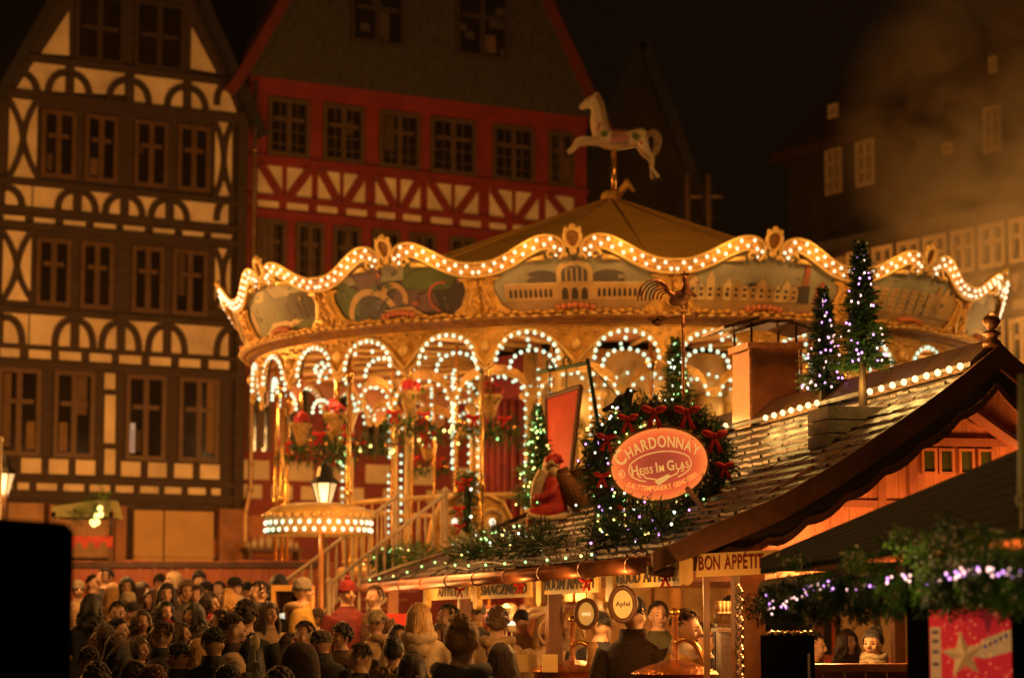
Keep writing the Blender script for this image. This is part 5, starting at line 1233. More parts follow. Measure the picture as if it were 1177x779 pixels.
wp = [SF(75 * k * math.cos(g) + 1 * k, 63 * k * math.sin(g), -.08) for g in [2 * math.pi * i / 32 for i in range(33)]]
mb = MB(); fir_path(mb, wp, .115, 1500, .105, .040, .010, 14, .1, .22)
wb = [SF(x * k, y * k, .05) for x, y in ((-84, -30), (-70, -62), (-45, -82), (-15, -88), (12, -78), (40, -60))]; fir_path(mb, wb, .17, 620, .17, .042, .008, 14, .25, .35)
mb.build('greenery', [fir_a, fir_b], wr)
mb = MB(); mb.tube(wp, .07, 8, closed=False); mb.build('wreath_core', fir_c, wr)
for x, y, s_ in ((-34, 56, .08), (-2, 60, .095), (36, 54, .10), (-62, 38, .075), (-74, -4, .065), (64, 22, .095), (70, -14, .07), (-54, -46, .08), (-12, -52, .06)):
    mb = MB(); bow(mb, SF(x * k, y * k, .16), s_); mb.build('bow', redcloth, wr, True)
bulbs(wr, scatter_on(wp[10:24], .18, 55) + scatter_on(wb, .19, 40), .009, [led_white, led_green, led_yellow, led_purple])
# dark bird on top of the wreath
q = at(716, 462, 19.7); kk = 19.7 / 2780; fb2 = lambda x, y, d=0: q + Vector((x * kk, d * kk, y * kk))
t = root('raven_figure', q, 'small dark raven figure perched on the wreath above the oval sign', 'figurine'); mb = MB()
mb.ball((0, 0, 0), (11 * kk, 7 * kk, 9 * kk), 12, 8, frame(q, (1, 0, .35), (0, 1, 0), (-.35, 0, 1))); mb.ball(fb2(8, 12), (5.5 * kk, 5 * kk, 5.5 * kk), 10, 7); mb.tube([fb2(6, 6), fb2(8, 12)], [6 * kk, 5 * kk], 8)
mb.tube([fb2(12, 13), fb2(20, 12)], [2.2 * kk, .4 * kk], 6); mb.tube([fb2(-8, -3), fb2(-24, -10)], [5 * kk, 2 * kk], 6)
for x in (-2, 3): mb.tube([fb2(x, -6), fb2(x + 1, -16)], 1 * kk, 5)
me = union(mb, 'raven', .008, 1); me.materials.append(mat('raven_dark', (.05, .03, .03), .5)); link('body', me, t)
mb = MB(); mb.ball(fb2(9, 13, -5), 1.2 * kk, 6, 5); mb.build('eye', led_white, t)

# ---- trees and garlands on the roof
gl3 = [led_green, led_green, led_yellow]
tree('lit_fir_tree', roof_hit(618, 600), 1.25, .24, 'narrow fir tree dotted with green lights behind the seated santa', 'fir tree', gl3, 75, .012)
tree('lit_fir_tree', roof_hit(777, 500), 1.0, .22, 'slim fir tree with white-green lights and a top light rising behind the wreath', 'fir tree', [led_green, led_white], 45, .010)
tree('lit_fir_tree', roof_hit(948, 468), .98, .19, 'shorter fir tree with purple lights beside the copper chimney', 'fir tree', [led_purple, led_pink, led_pink], 52, .010)
pb = roof_hit(992, 470); tree('lit_fir_tree', pb, 1.30, .20, 'taller fir tree with purple lights on a bare trunk above the plank box', 'fir tree', [led_purple, led_purple, led_pink], 42, .010, trunk=.035, trunk_h=.26)
pb = roof_hit(985, 492); t = root('plank_planter', pb, 'weathered plank box on the roof shingles holding the two purple-lit firs', 'planter'); mb = MB(); fp = frame(pb, HB, HA, EZ)
for j in range(3): mb.box(-.24, .2, -.02, .0, -.14 + .105 * j, -.045 + .105 * j, fp); mb.box(-.24, -.22, .0, .45, -.14 + .105 * j, -.045 + .105 * j, fp); mb.box(.18, .2, .0, .45, -.14 + .105 * j, -.045 + .105 * j, fp)
mb.build('planks', mat('weathered_planks', (.11, .07, .038), .6, var=.4, scale=6, bump=.5), t); mb = MB(); mb.box(-.215, .175, .005, .44, -.1, .12, fp); mb.build('soil', hutdark, t)
def eave_clump(pxs, rad, n, nb, lab, lights):
    path = [roof_hit(x, y, .07) for x, y in pxs]; t = root('fir_garland', path[0], lab, 'garland', 'fir garlands along the eave'); mb = MB()
    fir_path(mb, path, rad, int(n * 1.7), .15, .045, .011, 13, -.1, .4); mb.build('greenery', [fir_a, fir_b], t); bulbs(t, scatter_on(path, rad, nb, .3), .0105, lights); return t
eave_clump([(430, 652), (455, 642), (492, 640)], lambda f: .17, 330, 26, 'fir clump with green lights at the far corner of the eave', gl3)
eave_clump([(528, 640), (560, 632), (600, 628), (634, 628)], lambda f: .21, 700, 48, 'long fir clump with green and yellow lights on the eave below the santa', gl3 + [led_white])
eave_clump([(690, 622), (730, 612), (768, 610)], lambda f: .16, 420, 30, 'fir clump with purple and yellow lights under the oval sign', [led_purple, led_yellow, led_white])
b0 = roof_hit(537, 612); t = root('wrapped_post', b0, 'dark post wrapped in fir with red bows standing on the eave', 'post'); mb = MB(); mb.tube([b0, b0 + EZ * .72], .06, 8); mb.build('post', iron, t)
mb = MB(); fir_path(mb, [b0 + EZ * .05, b0 + EZ * .45, b0 + EZ * .8], .13, 230, .14, .04, .01); mb.build('greenery', [fir_a, fir_b], t)
mb = MB()
for x, z in ((-.08, .62), (.0, .66), (-.1, .3), (-.1, .08)): bow(mb, b0 + Vector((x, -.12, z)), .075)
mb.build('bow', redcloth, t, True); bulbs(t, [tuple(b0 + Vector((.05, -.12, z))) for z in (.2, .55)], .016, [led_white])
cable = mat('light_cable', (.02, .03, .012), .5)
wire = root('light_chain', roof_hit(500, 655), 'loose chain of green lights lying over the shingles along the eave', 'light chain'); mb = MB()
wpx = [(425, 668), (460, 662), (500, 648), (530, 652), (580, 650), (640, 645), (680, 640)]; wp_ = catmull([roof_hit(x, y, .05) for x, y in wpx], 5); mb.tube(wp_, .008, 5)
for j in range(5): mb.tube(catmull([roof_hit(470 + 25 * j, 664 - 3 * j, .04), roof_hit(500 + 25 * j, 650 - 2 * j, .05), roof_hit(540 + 25 * j, 655 - 3 * j, .04)], 5), .007, 5)
mb.build('cable', cable, wire); bulbs(wire, [tuple(p + EZ * .02) for p in wp_[::2]], .011, gl3)

# ---- copper chimney
cb = roof_hit(863, 492); t = root('copper_chimney', cb, 'square copper chimney with tilted rain plates standing through the shingle roof', 'chimney'); fc_ = frame(cb, HB, HA, EZ)
mb = MB(); w0, d0, H_ = .50, .62, .80
mb.hexa([fc_(0, 0, -.4), fc_(w0, 0, -.4), fc_(w0, d0, -.4), fc_(0, d0, -.4), fc_(.02, .02, H_), fc_(w0 - .02, .02, H_), fc_(w0 - .02, d0 - .02, H_), fc_(.02, d0 - .02, H_)]); mb.build('chimney_body', copper, t)
mb = MB()
for x in (0.0, w0): mb.box(x - .012, x + .012, -.012, .012, -.4, H_, fc_)
mb.box(-.02, w0 + .02, -.025, -.002, H_ - .05, H_ + .01, fc_); mb.box(-.025, -.002, -.02, d0, H_ - .05, H_ + .01, fc_); mb.build('seam', oldcopper, t)
mb = MB()
for j, (x0, z0, x1, z1) in enumerate(((-.27, .12, .08, .22), (-.05, .13, .2, .20), (.12, .19, .42, .20), (.36, .20, .62, .13))):
    mb.prism([(x0, H_ + z0), (x1, H_ + z1), (x1, H_ + z1 + .03), (x0, H_ + z0 + .03)], -.06 + .013 * j, d0 + .04 - .011 * j, lambda a, b, c: fc_(a, c, b))
for x in (.03, w0 - .03): mb.tube([fc_(x, .04, H_), fc_(x, .04, H_ + .2)], .012, 5); mb.tube([fc_(x, d0 - .04, H_), fc_(x, d0 - .04, H_ + .2)], .012, 5)
mb.build('rain_plate', mat('dark_rain_plate', (.10, .05, .03), .35, .6, var=.4), t)

# ---- weathercock
Yw = 21.5; kw = Yw / 2780 * .8; qw = at(785, 362, Yw); W = lambda x, y, d=0: qw + Vector((x * kw, d * kw, y * kw))
t = root('weathercock', (qw.x, Yw, qw.z - 1), 'copper weathercock on a thin rod before the painted carousel panels', 'weathercock')
mb = MB(); rodb = roof_hit(785, 505); mb.tube([W(0, 0), (qw.x, Yw, rodb.z)], .014, 8); mb.ball(W(0, -14), 3.5 * kw, 8, 6); mb.ball(W(0, -27), 2.5 * kw, 8, 6); mb.build('rod', oldcopper, t, True)
mb = MB(); mb.tube([W(-30, -6), W(16, 0)], 1.2 * kw, 6); mb.prism([(15, -4), (27, 1.5), (15, 6), (18, 1)], -1, 1, W)
for x, y in ((-52, -8), (-46, -13), (-40, -6)): mb.prism([(x, y), (x + 10, y - 4), (x + 20, y + 1), (x + 12, y + 5), (x + 2, y + 5)], -1 - .3 * (x % 3), 1 + .3 * (x % 3), W)
mb.build('arrow', oldcopper, t)
mb = MB(); fw2 = frame(qw, (kw, 0, 0), (0, kw, 0), (0, 0, kw))
mb.ball((0, 0, 0), (17, 6, 10), 14, 8, frame(W(-4, 25), Vector((kw, 0, .45 * kw)), (0, kw, 0), Vector((-.35 * kw, 0, kw)))); mb.tube([W(4, 28), W(5, 42), W(3, 52)], [8 * kw, 5.5 * kw, 4.2 * kw], 8); mb.ball(W(3, 53), 4.6 * kw, 9, 6); mb.tube([W(6, 53), W(12, 51)], [1.8 * kw, .3 * kw], 6)
for x in (-2, 5): mb.tube([W(x, 17), W(x + .5, 8), W(x - 1, 2)], [3.2 * kw, 1.6 * kw, 1.2 * kw], 6); mb.tube([W(x - 3, 1.5), W(x + 6, 1.5)], 1.1 * kw, 5)
mb.tube([W(-12, 26), W(-22, 34)], [6 * kw, 4 * kw], 7)
me = union(mb, 'cock', .011, 1); me.materials.append(oldcopper); link('body', me, t)
mb = MB()
for j in range(7):
    r_ = 8 + 2.9 * j; c_ = (-23, 27); mb.tube([W(c_[0] + 6 - r_ * .95 + r_ * .95 * math.cos(R(g)) * 1.0 , c_[1] - 4 + r_ * 1.12 * math.sin(R(g)), -1.5 + .5 * (j % 3)) for g in range(5, 186, 15)], 1.25 * kw, 5)
mb.build('tail', oldcopper, t)
mb = MB(); mb.prism([(-3, 57), (-4, 63), (0, 60), (2, 65), (5, 61), (9, 63), (8, 57)], -.9, .9, W); mb.prism([(5, 50), (8, 45), (4, 44)], -.8, .8, W); mb.prism([(8, 42), (22, 28), (17, 26), (6, 36)], 5, 6.5, W); mb.build('comb', oldcopper, t)

# ---- the santa figure, sack and tin pail on the roof
Yq = roof_hit(628, 608).y; kq = Yq / 2780; q0 = at(628, 606, Yq); Q = lambda x, y, d=0: q0 + Vector((x * kq, d * kq, y * kq))
t = root('santa_figure', q0, 'seated santa figure in red coat with long white beard, back turned, on the roof', 'figurine')
mb = MB(); mb.tube([Q(8, 18), Q(9, 40), Q(6, 58)], [17 * kq, 15 * kq, 8 * kq], 12); mb.tube([Q(12, 50, -6), Q(6, 38, -13), Q(-6, 33, -14), Q(-14, 34, -8)], [6.5 * kq, 6 * kq, 5 * kq, 4 * kq], 9)
mb.tube([Q(12, 20, -6), Q(-4, 17, -9), Q(-18, 12, -9)], [12 * kq, 10 * kq, 9 * kq], 10); mb.tube([Q(-16, 12, -9), Q(-15, 4, -9), Q(-14, -4, -9)], [9.5 * kq, 8 * kq, 6 * kq], 9); mb.tube([Q(-14, -3, -9), Q(-24, -4, -10)], [6 * kq, 4.5 * kq], 8)
me = union(mb, 'santa', .014, 2); me.materials.append(mat('santa_red', (.46, .025, .02), .6, var=.25, scale=9, bump=.3)); link('body', me, t)
wh = mat('santa_white', (.62, .46, .28), .8, var=.25, scale=16, bump=.6)
mb = MB(); mb.ball(Q(4, 66), (9 * kq, 8.5 * kq, 9 * kq), 12, 8); mb.tube([Q(-3, 64, -3), Q(-9, 52, -4), Q(-13, 38, -4), Q(-16, 24, -3)], [7 * kq, 7 * kq, 5.5 * kq, 3 * kq], 9); mb.ball(Q(10, 61), (8 * kq, 8 * kq, 8 * kq), 10, 7)
me = union(mb, 'beard', .012, 1); me.materials.append(wh); link('beard', me, t)
mb = MB(); mb.tube([Q(22, 12, -14), Q(4, 9, -19), Q(-12, 10, -19), Q(-22, 13, -17)], 4 * kq, 8); mb.tube([Q(-2, 72, 0), Q(6, 74, -9), Q(13, 71, 0), Q(6, 70, 8), Q(-2, 72, 0)], 3.2 * kq, 7); mb.build('trim', wh, t, True)
mb = MB(); mb.ball(Q(6, 76), (9 * kq, 8.5 * kq, 7.5 * kq), 12, 7); mb.tube([Q(8, 80), Q(15, 80), Q(18, 74)], [6 * kq, 4 * kq, 3 * kq], 8); mb.build('hat', MATS['santa_red'], t, True)
t = root('brown_sack', Q(30, 20), 'bulging brown sack leaning against the santa figure', 'sack'); mb = MB(); mb.ball((0, 0, 0), (17, 15, 25), 14, 9, frame(Q(30, 40, -4), Vector((kq, 0, -.28 * kq)), (0, kq, 0), Vector((-.35 * kq, 0, kq)))); mb.tube([Q(21, 60, -4), Q(18, 68, -4)], [6 * kq, 8 * kq], 8); me = union(mb, 'sack', .016, 2); me.materials.append(mat('brown_sackcloth', (.17, .065, .02), .85, var=.3, scale=14, bump=.5)); link('sack_body', me, t)
mb = MB(); mb.tube([Q(14 + 7 * (1 + math.cos(g)), 62 + 1.5 * math.sin(g), -4 + 7 * math.sin(g)) for g in [2 * math.pi * i / 12 for i in range(12)]], 1.1 * kq, 5, closed=True); mb.build('sack_cord', straw, t)
t = root('tin_pail', Q(48, 40), 'tilted yellow tin pail beside the brown sack', 'pail'); mb = MB(); mb.lathe([(0, 0), (9, 0), (13, 24), (14, 24), (14, 25), (12.5, 25), (9, 2), (0, 2)], (0, 0, 0), 18, None, frame(Q(47, 44, 2), Vector((kq, 0, .3 * kq)), (0, kq, 0), Vector((-.3 * kq, 0, kq)))); mb.build('pail_body', mat('yellow_tin', (.60, .36, .06), .4, .2), t, True)
mb = MB(); mb.tube(catmull([Q(33, 66), Q(45, 82), Q(58, 74)], 5), 1.1 * kq, 5); mb.build('handle', iron, t); mb = MB(); mb.tube([Q(48, 46, 2), Q(50, 10, 2)], 2.5 * kq, 6); mb.build('peg', hutdark, t)
t = root('wooden_sledge', Q(25, 0), 'small wooden sledge under the santa figure and sack', 'sledge'); mb = MB()
mb.box(10, 44, -16, 12, 9, 12, frame(q0, (kq, 0, .12 * kq), (0, kq, 0), (0, 0, kq)))
mb.build('seat', straw, t); mb = MB()
for d in (-14, 10):
    mb.tube([Q(24, 12, d), Q(32, -14, d)], 2 * kq, 6); mb.tube([Q(34, 12, d), Q(42, -12, d)], 2 * kq, 6)
    mb.tube(catmull([Q(-2, -14, d), Q(20, -15, d), Q(52, -11, d), Q(60, -2, d)], 5), 1.8 * kq, 6)
mb.build('runner', verge, t)
# ---- red hanging board on its iron bracket
Yb = 27.2; Bp = lambda x, y, d=0: at(x, y, Yb + d)
t = root('hanging_red_board', Bp(646, 545), 'slanting red board in a dark frame hanging from a wrought iron bracket', 'sign'); mb = MB()
c4 = [Bp(629, 457, .25), Bp(669, 444, -.1), Bp(657, 545, -.1), Bp(631, 548, .25)]; nn = (c4[1] - c4[0]).cross(c4[3] - c4[0]).normalized(); nn = nn if nn.y < 0 else -nn
mb.hexa([p for p in c4] + [p + nn * .025 for p in c4]); mb.build('panel', mat('faded_red_board', (.50, .07, .04), .5, var=.2, scale=3), t)
mb = MB()
for a, b in zip(c4, c4[1:] + c4[:1]): mb.tube([a + nn * .02, b + nn * .02], .03, 6)
mb.build('frame', hutdark, t); mb = MB(); ga_ = mat('green_iron_bracket', (.02, .05, .025), .4, .5)
mb.tube([Bp(618, 428, .25), Bp(675, 417, -.1)], .022, 6); mb.tube([Bp(675, 412, -.1), roof_hit(696, 540)], .024, 6)
for x, y in ((632, 425), (651, 421)): mb.tube([Bp(x + 5 * math.cos(R(g)) * (1 - g / 700), y - 6 + 8 * math.sin(R(g)) * (1 - g / 700), .1) for g in range(0, 420, 30)], .012, 5); mb.tube([Bp(x, y + 2, .1), Bp(x, y + 28, .1)], .009, 5)
mb.tube([Bp(675, 417, -.1), Bp(716, 462, -.1)], .007, 5); mb.build('bracket', ga_, t)

# ---- kettles, casks and fittings at the counter
def kettle(px, py, s, sc, label, wooden):
    tt, z = side_hit(px, py, s); c_ = Hf(s, tt, 1.36); t = root('mulled_wine_kettle', c_, label, 'wine kettle', 'copper wine kettles on the counter'); c_ = Vector(c_)
    r = .33 * sc; mb = MB(); mb.lathe([(r * .92, 0), (r, .04), (r, z - 1.36 - .12), (r * 1.12, z - 1.36 - .11)], c_, 28); mb.build('kettle_body', hammered, t, True)
    mb = MB(); zl = z - 1.36 - .105; mb.lathe([(r * 1.12, zl), (r * 1.02, zl + .022), (r * .7, zl + .058), (r * .35, zl + .085), (.04, zl + .10), (0, zl + .10)], c_, 28); mb.build('lid', hammered, t, True)
    mb = MB(); top = c_ + EZ * zl; mb.lathe([(.03, .0), (.045, .05), (.03, .08), (.024, .15), (.022, .40), (.03, .41), (.03, .42), (0, .42)], top, 12); mb.build('pump_column', oldcopper, t, True)
    mb = MB(); mb.ball(top + EZ * .44, .036, 10, 7); mb.build('knob', brass, t, True)
    mb = MB(); mb.tube(catmull([top + Vector((.0, -.02, .22)), top + Vector((.07, -.03, .25)), top + Vector((.15, -.04, .20)), top + Vector((.2, -.05, .08)), top + Vector((.21, -.05, -.1))], 5), .021, 8); mb.build('spout', brass, t, True)
    if wooden:
        mb = MB(); x0 = top + Vector((.17, -.12, -.1)); mb.tube([x0, x0 + EZ * .15, x0 + EZ * .3], [.045, .055, .05], 10); mb.ball(x0 + EZ * .31, (.052, .045, .05), 10, 6); mb.build('handle', mat('pale_turned_wood', (.62, .34, .12), .4, var=.3, scale=8), t, True)
    return t
kettle(658, 757, .30, 1.0, 'hammered copper wine kettle with a pale wooden pump handle, beside the slim hut post', True)
kettle(776, 757, .26, .86, 'hammered copper wine kettle with a curved brass spout, before the bending seller', False)
def cask(px, py, rx, lab, word, y_):
    p = at(px, py, y_); kk2 = y_ / 2780; t = root('cask_sign', p, lab, 'round sign', 'round cask-end signs under the eave'); fr_ = frame(p, Vector((.95, -.3, 0)).normalized(), EZ, Vector((-.3, -.95, 0)).normalized())
    mb = MB(); n = 26; rx_, rz_ = rx * kk2, rx * 1.3 * kk2
    mb.prism([(rx_ * math.cos(2 * math.pi * i / n), rz_ * math.sin(2 * math.pi * i / n)) for i in range(n)], -.06, 0, fr_, 1); mb.tube([fr_(rx_ * math.cos(2 * math.pi * i / n), rz_ * math.sin(2 * math.pi * i / n), 0) for i in range(n)], .02, 8, 0, closed=True)
    mb.tube([fr_(0, rz_, 0), fr_(0, rz_ + .1, 0)], .006, 4, 0); mb.build('cask_end', [verge, mat('lit_cask_yellow', (.80, .55, .16), .5, emit=(1, .5, .1), es=.3)], t)
    mb = MB(); text(mb, word, rx_ * .55, lambda x, y, d: fr_(x, y - rx_ * .15, .003 + d), squeeze=.9); mb.build('lettering', inkdark if word == 'Apfel' else glow('pale_motif', (1, .75, .4), .8), t)
cask(674, 705, 12, 'smaller round cask-end sign with a pale lit motif', 'ooo', 20.6); cask(716, 694, 14.5, 'larger round yellow cask-end sign with script lettering, before the dark-coated customer', 'Apfel', 18.0)
tt, z = side_hit(813, 700, .2); a = at(813, 779, 17.2); mb = MB(); mb.box(a.x - .022, a.x + .022, 17.2, 17.24, gfl, 2.36); mb.build('slim_post', mat('slim_post_wood', (.46, .22, .07), .4), None, label='slim pale wooden post standing before the bending seller', cat='post')
t = root('steel_fridge', at(838, 760, 18.3), 'brushed steel fridge under a shelf of pale cups by the corner post', 'fridge'); a, b = at(828, 726, 18.3), at(858, 726, 18.3)
mb = MB(); mb.box(a.x, b.x, 18.3, 18.9, gfl, a.z); mb.build('fridge_body', steel, t); mb = MB(); mb.box(a.x - .02, b.x + .02, 18.26, 18.9, a.z + .002, a.z + .03); mb.build('fridge_top', cream, t); mb = MB(); mb.tube([(a.x + .03, 18.28, a.z - .1), (a.x + .03, 18.28, a.z - .4)], .01, 6); mb.build('handle', steel, t)
for i in range(14):
    p = at(827 + 2.2 * (i % 7) * 2, 716 - 12 * (i // 7), 18.6); mb = MB(); mb.lathe([(0, 0), (.03, 0), (.038, .09), (.034, .09), (.026, .01), (0, .01)], p, 10); mb.build('cup', mat('cream_cup', (.62, .40, .2), .3), None, True, label='cream wine cup stacked on the shelf above the steel fridge', cat='cup', group='cups above the fridge')
a = at(824, 716, 18.5); b = at(858, 716, 18.5); mb = MB(); mb.box(a.x, b.x, 18.5, 18.75, a.z - .025, a.z - .002); mb.box(a.x, b.x, 18.5, 18.75, a.z + .07, a.z + .075); mb.box(a.x, a.x + .02, 18.74, 18.76, gfl, a.z + .1); mb.build('cup_shelf', hutdark, None, label='dark shelf carrying the cream cups above the fridge', cat='shelf')
# menu cards and tea lights on the counter
for i, (x, w_) in enumerate(((603, 14), (632, 9))):
    p = at(x, 772, 21 - i); mb = MB(); kk2 = p.y / 2780; mb.prism([(-w_ * kk2, 0), (w_ * kk2, 0), (w_ * kk2, 20 * kk2), (-w_ * kk2, 20 * kk2)], 0, .01, frame((p.x, p.y, max(p.z, 1.34)), (1, 0, 0), (0, .12, 1), (0, -1, .12))); mb.build('menu_card', boardyellow, None, label=('wide' if i == 0 else 'narrow') + ' yellow menu card standing on the counter by the hut post', cat='menu card')
for i, (x, y, m_) in enumerate(((622, 714, led_yellow), (632, 702, led_yellow), (617, 724, led_green), (638, 722, bulb_warm))):
    p = at(x - 50 + 0, y, 21.8); mb = MB(); mb.ball(p + EZ * .03, (.035, .035, .04), 10, 7, None, 0); mb.lathe([(0, -.03), (.03, -.03), (.04, .0), (.04, .03)], p, 10, 1); mb.tube([p - EZ * .03, (p.x, p.y, 1.34)], .008, 5, 1); mb.build('globe_lamp', [m_, cream], None, True, label=['upper right', 'topmost', 'greenish', 'lowest'][i] + ' small glowing globe lamp above the counter near the long-haired woman', cat='lamp', group='globe lamps on the counter')
# black oven hood in the gable opening
a, b = at(881, 730, 16.6), at(936, 730, 16.6); t = root('black_oven', (a.x, 16.6, gfl), 'tall black oven cabinet with a crumpled foil tray on top', 'oven'); mb = MB(); mb.box(a.x, b.x, 16.6, 17.0, gfl, a.z); mb.build('oven_body', black, t); mb = MB()
for i in range(16): mb.ball((a.x + .02 + (b.x - a.x - .04) * i / 15, 16.64 + .02 * (i % 3), a.z + .012), (.022, .03, .016 + .008 * (i % 2)), 6, 4)
mb.build('foil_tray', MATS['silver_foil'], t); mb = MB(); mb.tube([(b.x - .04, 16.58, a.z - .12), (b.x - .04, 16.58, a.z - .4)], .01, 6); mb.build('handle', steel, t)

# ================================================================== near stall on the right: dark roof, fir valance, poster
ns = root('near_stall', (2.4, 12, 0), 'near market stall with black roof boards sloping up out of the picture', 'market stall')
e0, e1 = at(874, 655, 14.2), at(1260, 600, 9.6); r0, r1 = at(874, 641, 15.0), at(1270, 474, 11.4)
darkroof = mat('black_roof_boards', (.003, .0022, .0018), 1.0, var=.6, scale=3, bump=.3, stretch=(1, 1, 3), spec=.1)
mb = MB(); n = 9
for i in range(n):
    f0, f1 = i / n, (i + 1) / n + .015; up = .006
    q4 = [e0.lerp(r0, f0) + EZ * up, e1.lerp(r1, f0) + EZ * up, e1.lerp(r1, min(1, f1)), e0.lerp(r0, min(1, f1))]
    mb.hexa([p - EZ * .03 for p in q4] + q4)
mb.build('roof_boards', darkroof, ns)
for x0, x1, Y in ((1046, 1069, 11.4), (1168, 1182, 10.8)):
    a, b = at(x0, 740, Y), at(x1, 740, Y); mb = MB(); mb.box(a.x, b.x, Y, Y + .1, 0, 2.3); mb.build('post', black, ns)
# poster, its glow standing in for light falling on its front
Yp = 11.3; kp = Yp / 2780; pc = at(1070, 779, Yp); PF = frame(pc, (1, 0, 0), EZ, (0, -1, 0)); Wp, Hp = 98 * kp, 78 * kp
t = root('lit_poster', pc, 'red poster with a large paper star, light dots and a banner ribbon', 'poster'); red_l = glow('poster_red', (.50, .016, .016), .62)
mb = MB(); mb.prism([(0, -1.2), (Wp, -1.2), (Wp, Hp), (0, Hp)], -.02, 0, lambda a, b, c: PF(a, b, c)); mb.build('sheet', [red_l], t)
mb = MB(); P_ = lambda x, y: (x * kp, (78 - y) * kp)
star = []
for i in range(10): g = R(98 + 36 * i); r_ = 27 if i % 2 == 0 else 11.5; star.append(P_(37 + r_ * math.cos(g) * .95, 52 - r_ * math.sin(g) * 1.05))
c_ = P_(37, 52)
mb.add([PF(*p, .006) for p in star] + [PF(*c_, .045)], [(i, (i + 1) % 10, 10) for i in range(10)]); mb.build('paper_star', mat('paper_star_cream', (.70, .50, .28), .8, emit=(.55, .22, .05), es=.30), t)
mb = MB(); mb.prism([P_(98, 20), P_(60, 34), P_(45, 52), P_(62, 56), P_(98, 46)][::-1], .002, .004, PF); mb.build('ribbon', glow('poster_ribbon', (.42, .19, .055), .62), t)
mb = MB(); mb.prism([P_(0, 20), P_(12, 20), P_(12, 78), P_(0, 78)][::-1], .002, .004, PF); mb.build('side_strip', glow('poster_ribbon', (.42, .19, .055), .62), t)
mb = MB()
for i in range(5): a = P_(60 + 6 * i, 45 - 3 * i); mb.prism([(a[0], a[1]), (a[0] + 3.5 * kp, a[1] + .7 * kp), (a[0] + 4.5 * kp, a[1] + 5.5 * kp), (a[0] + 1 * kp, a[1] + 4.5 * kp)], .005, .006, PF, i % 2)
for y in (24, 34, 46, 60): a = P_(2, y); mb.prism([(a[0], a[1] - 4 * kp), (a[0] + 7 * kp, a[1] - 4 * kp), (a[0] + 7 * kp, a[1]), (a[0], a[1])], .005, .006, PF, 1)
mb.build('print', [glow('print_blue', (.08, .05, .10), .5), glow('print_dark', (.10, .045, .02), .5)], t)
mb = MB()
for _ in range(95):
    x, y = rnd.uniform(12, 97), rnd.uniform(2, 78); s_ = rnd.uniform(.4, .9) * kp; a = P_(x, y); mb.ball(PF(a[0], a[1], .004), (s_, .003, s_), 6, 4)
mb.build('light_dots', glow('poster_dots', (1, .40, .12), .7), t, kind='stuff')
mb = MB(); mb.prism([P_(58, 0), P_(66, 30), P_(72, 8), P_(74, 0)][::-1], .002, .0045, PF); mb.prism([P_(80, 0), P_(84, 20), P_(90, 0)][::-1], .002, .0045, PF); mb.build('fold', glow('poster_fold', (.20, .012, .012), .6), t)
# fir valance with lights
gpx = [(882, 677, 14.1), (930, 671, 13.4), (985, 664, 12.6), (1040, 660, 11.8), (1090, 652, 11.1), (1140, 648, 10.4), (1200, 645, 9.7)]
gp_ = [at(x, y, Y) for x, y, Y in gpx]
t = root('fir_valance', gp_[0], 'thick fir-branch valance with purple lights hanging along the near stall roof', 'garland'); mb = MB()
def spray(p, d, L, nl, nw, mi):   # a fir spray: stem with side twigs
    d = Vector(d).normalized(); q_ = d.cross(Vector((0, -1, 0))).normalized()
    twig(mb, p, d, L, nl, nw, 24, mi, False)
    for i in range(6):
        f = .12 + .14 * i
        for sg in (-1, 1): twig(mb, Vector(p) + d * L * f, (d + q_ * sg * .85 + Vector((0, rnd.uniform(-.3, .1), 0))), L * .5 * (1 - f * .55), nl, nw, 13, mi, False)
for _ in range(330):
    f = rnd.uniform(0, len(gp_) - 1.001); i = int(f); p = gp_[i].lerp(gp_[i + 1], f - i) + Vector((rnd.uniform(-.05, .05), rnd.uniform(-.12, .12), rnd.uniform(-.03, .06)))
    d = Vector((rnd.gauss(-.05, .3), rnd.gauss(-.3, .2), rnd.uniform(-1, -.25)))
    spray(p, d, rnd.uniform(.14, .24), .034, .0105, 0 if rnd.random() < .6 else 1)
for _ in range(26):
    f = (len(gp_) - 1.001) * rnd.random() ** .55; i = int(f); p = gp_[i].lerp(gp_[i + 1], f - i) + Vector((0, rnd.uniform(-.05, .15), .03))
    spray(p, Vector((rnd.uniform(-1, .3), rnd.gauss(-.2, .2), rnd.uniform(.05, .5))), rnd.uniform(.16, .30), .034, .0100, 1 if rnd.random() < .85 else 0)
mb.build('greenery', [fir_a, fir_b], t)
mb = MB(); mb.tube(gp_, .06, 8); mb.build('branch', fir_c, t)
lp_ = []
for _ in range(100):
    x = rnd.choice([rnd.uniform(880, 905), rnd.uniform(905, 1000), rnd.uniform(1000, 1177), rnd.uniform(925, 960), rnd.uniform(1080, 1177)]); i = 0
    while i < 5 and gpx[i + 1][0] < x: i += 1
    f = (x - gpx[i][0]) / (gpx[i + 1][0] - gpx[i][0]); y = gpx[i][1] + f * (gpx[i + 1][1] - gpx[i][1]); Y = gpx[i][2] + f * (gpx[i + 1][2] - gpx[i][2])
    yy = y + rnd.uniform(3, 14) + (rnd.uniform(0, 22) if x < 905 else 0) + 4 * math.sin(x / 14); lp_.append(tuple(at(x, yy, Y - .42)))
bulbs(t, lp_, .0062, [led_pink, led_pink, led_pink, led_purple, led_purple])
lamp('valance_fill_light', at(1120, 655, 7.9), 34, (1, .62, .12), .1); lamp('valance_fill_light', at(960, 650, 11.0), 9, (1, .55, .2), .05)  # unseen lamps added in the air to brighten the fir sprays
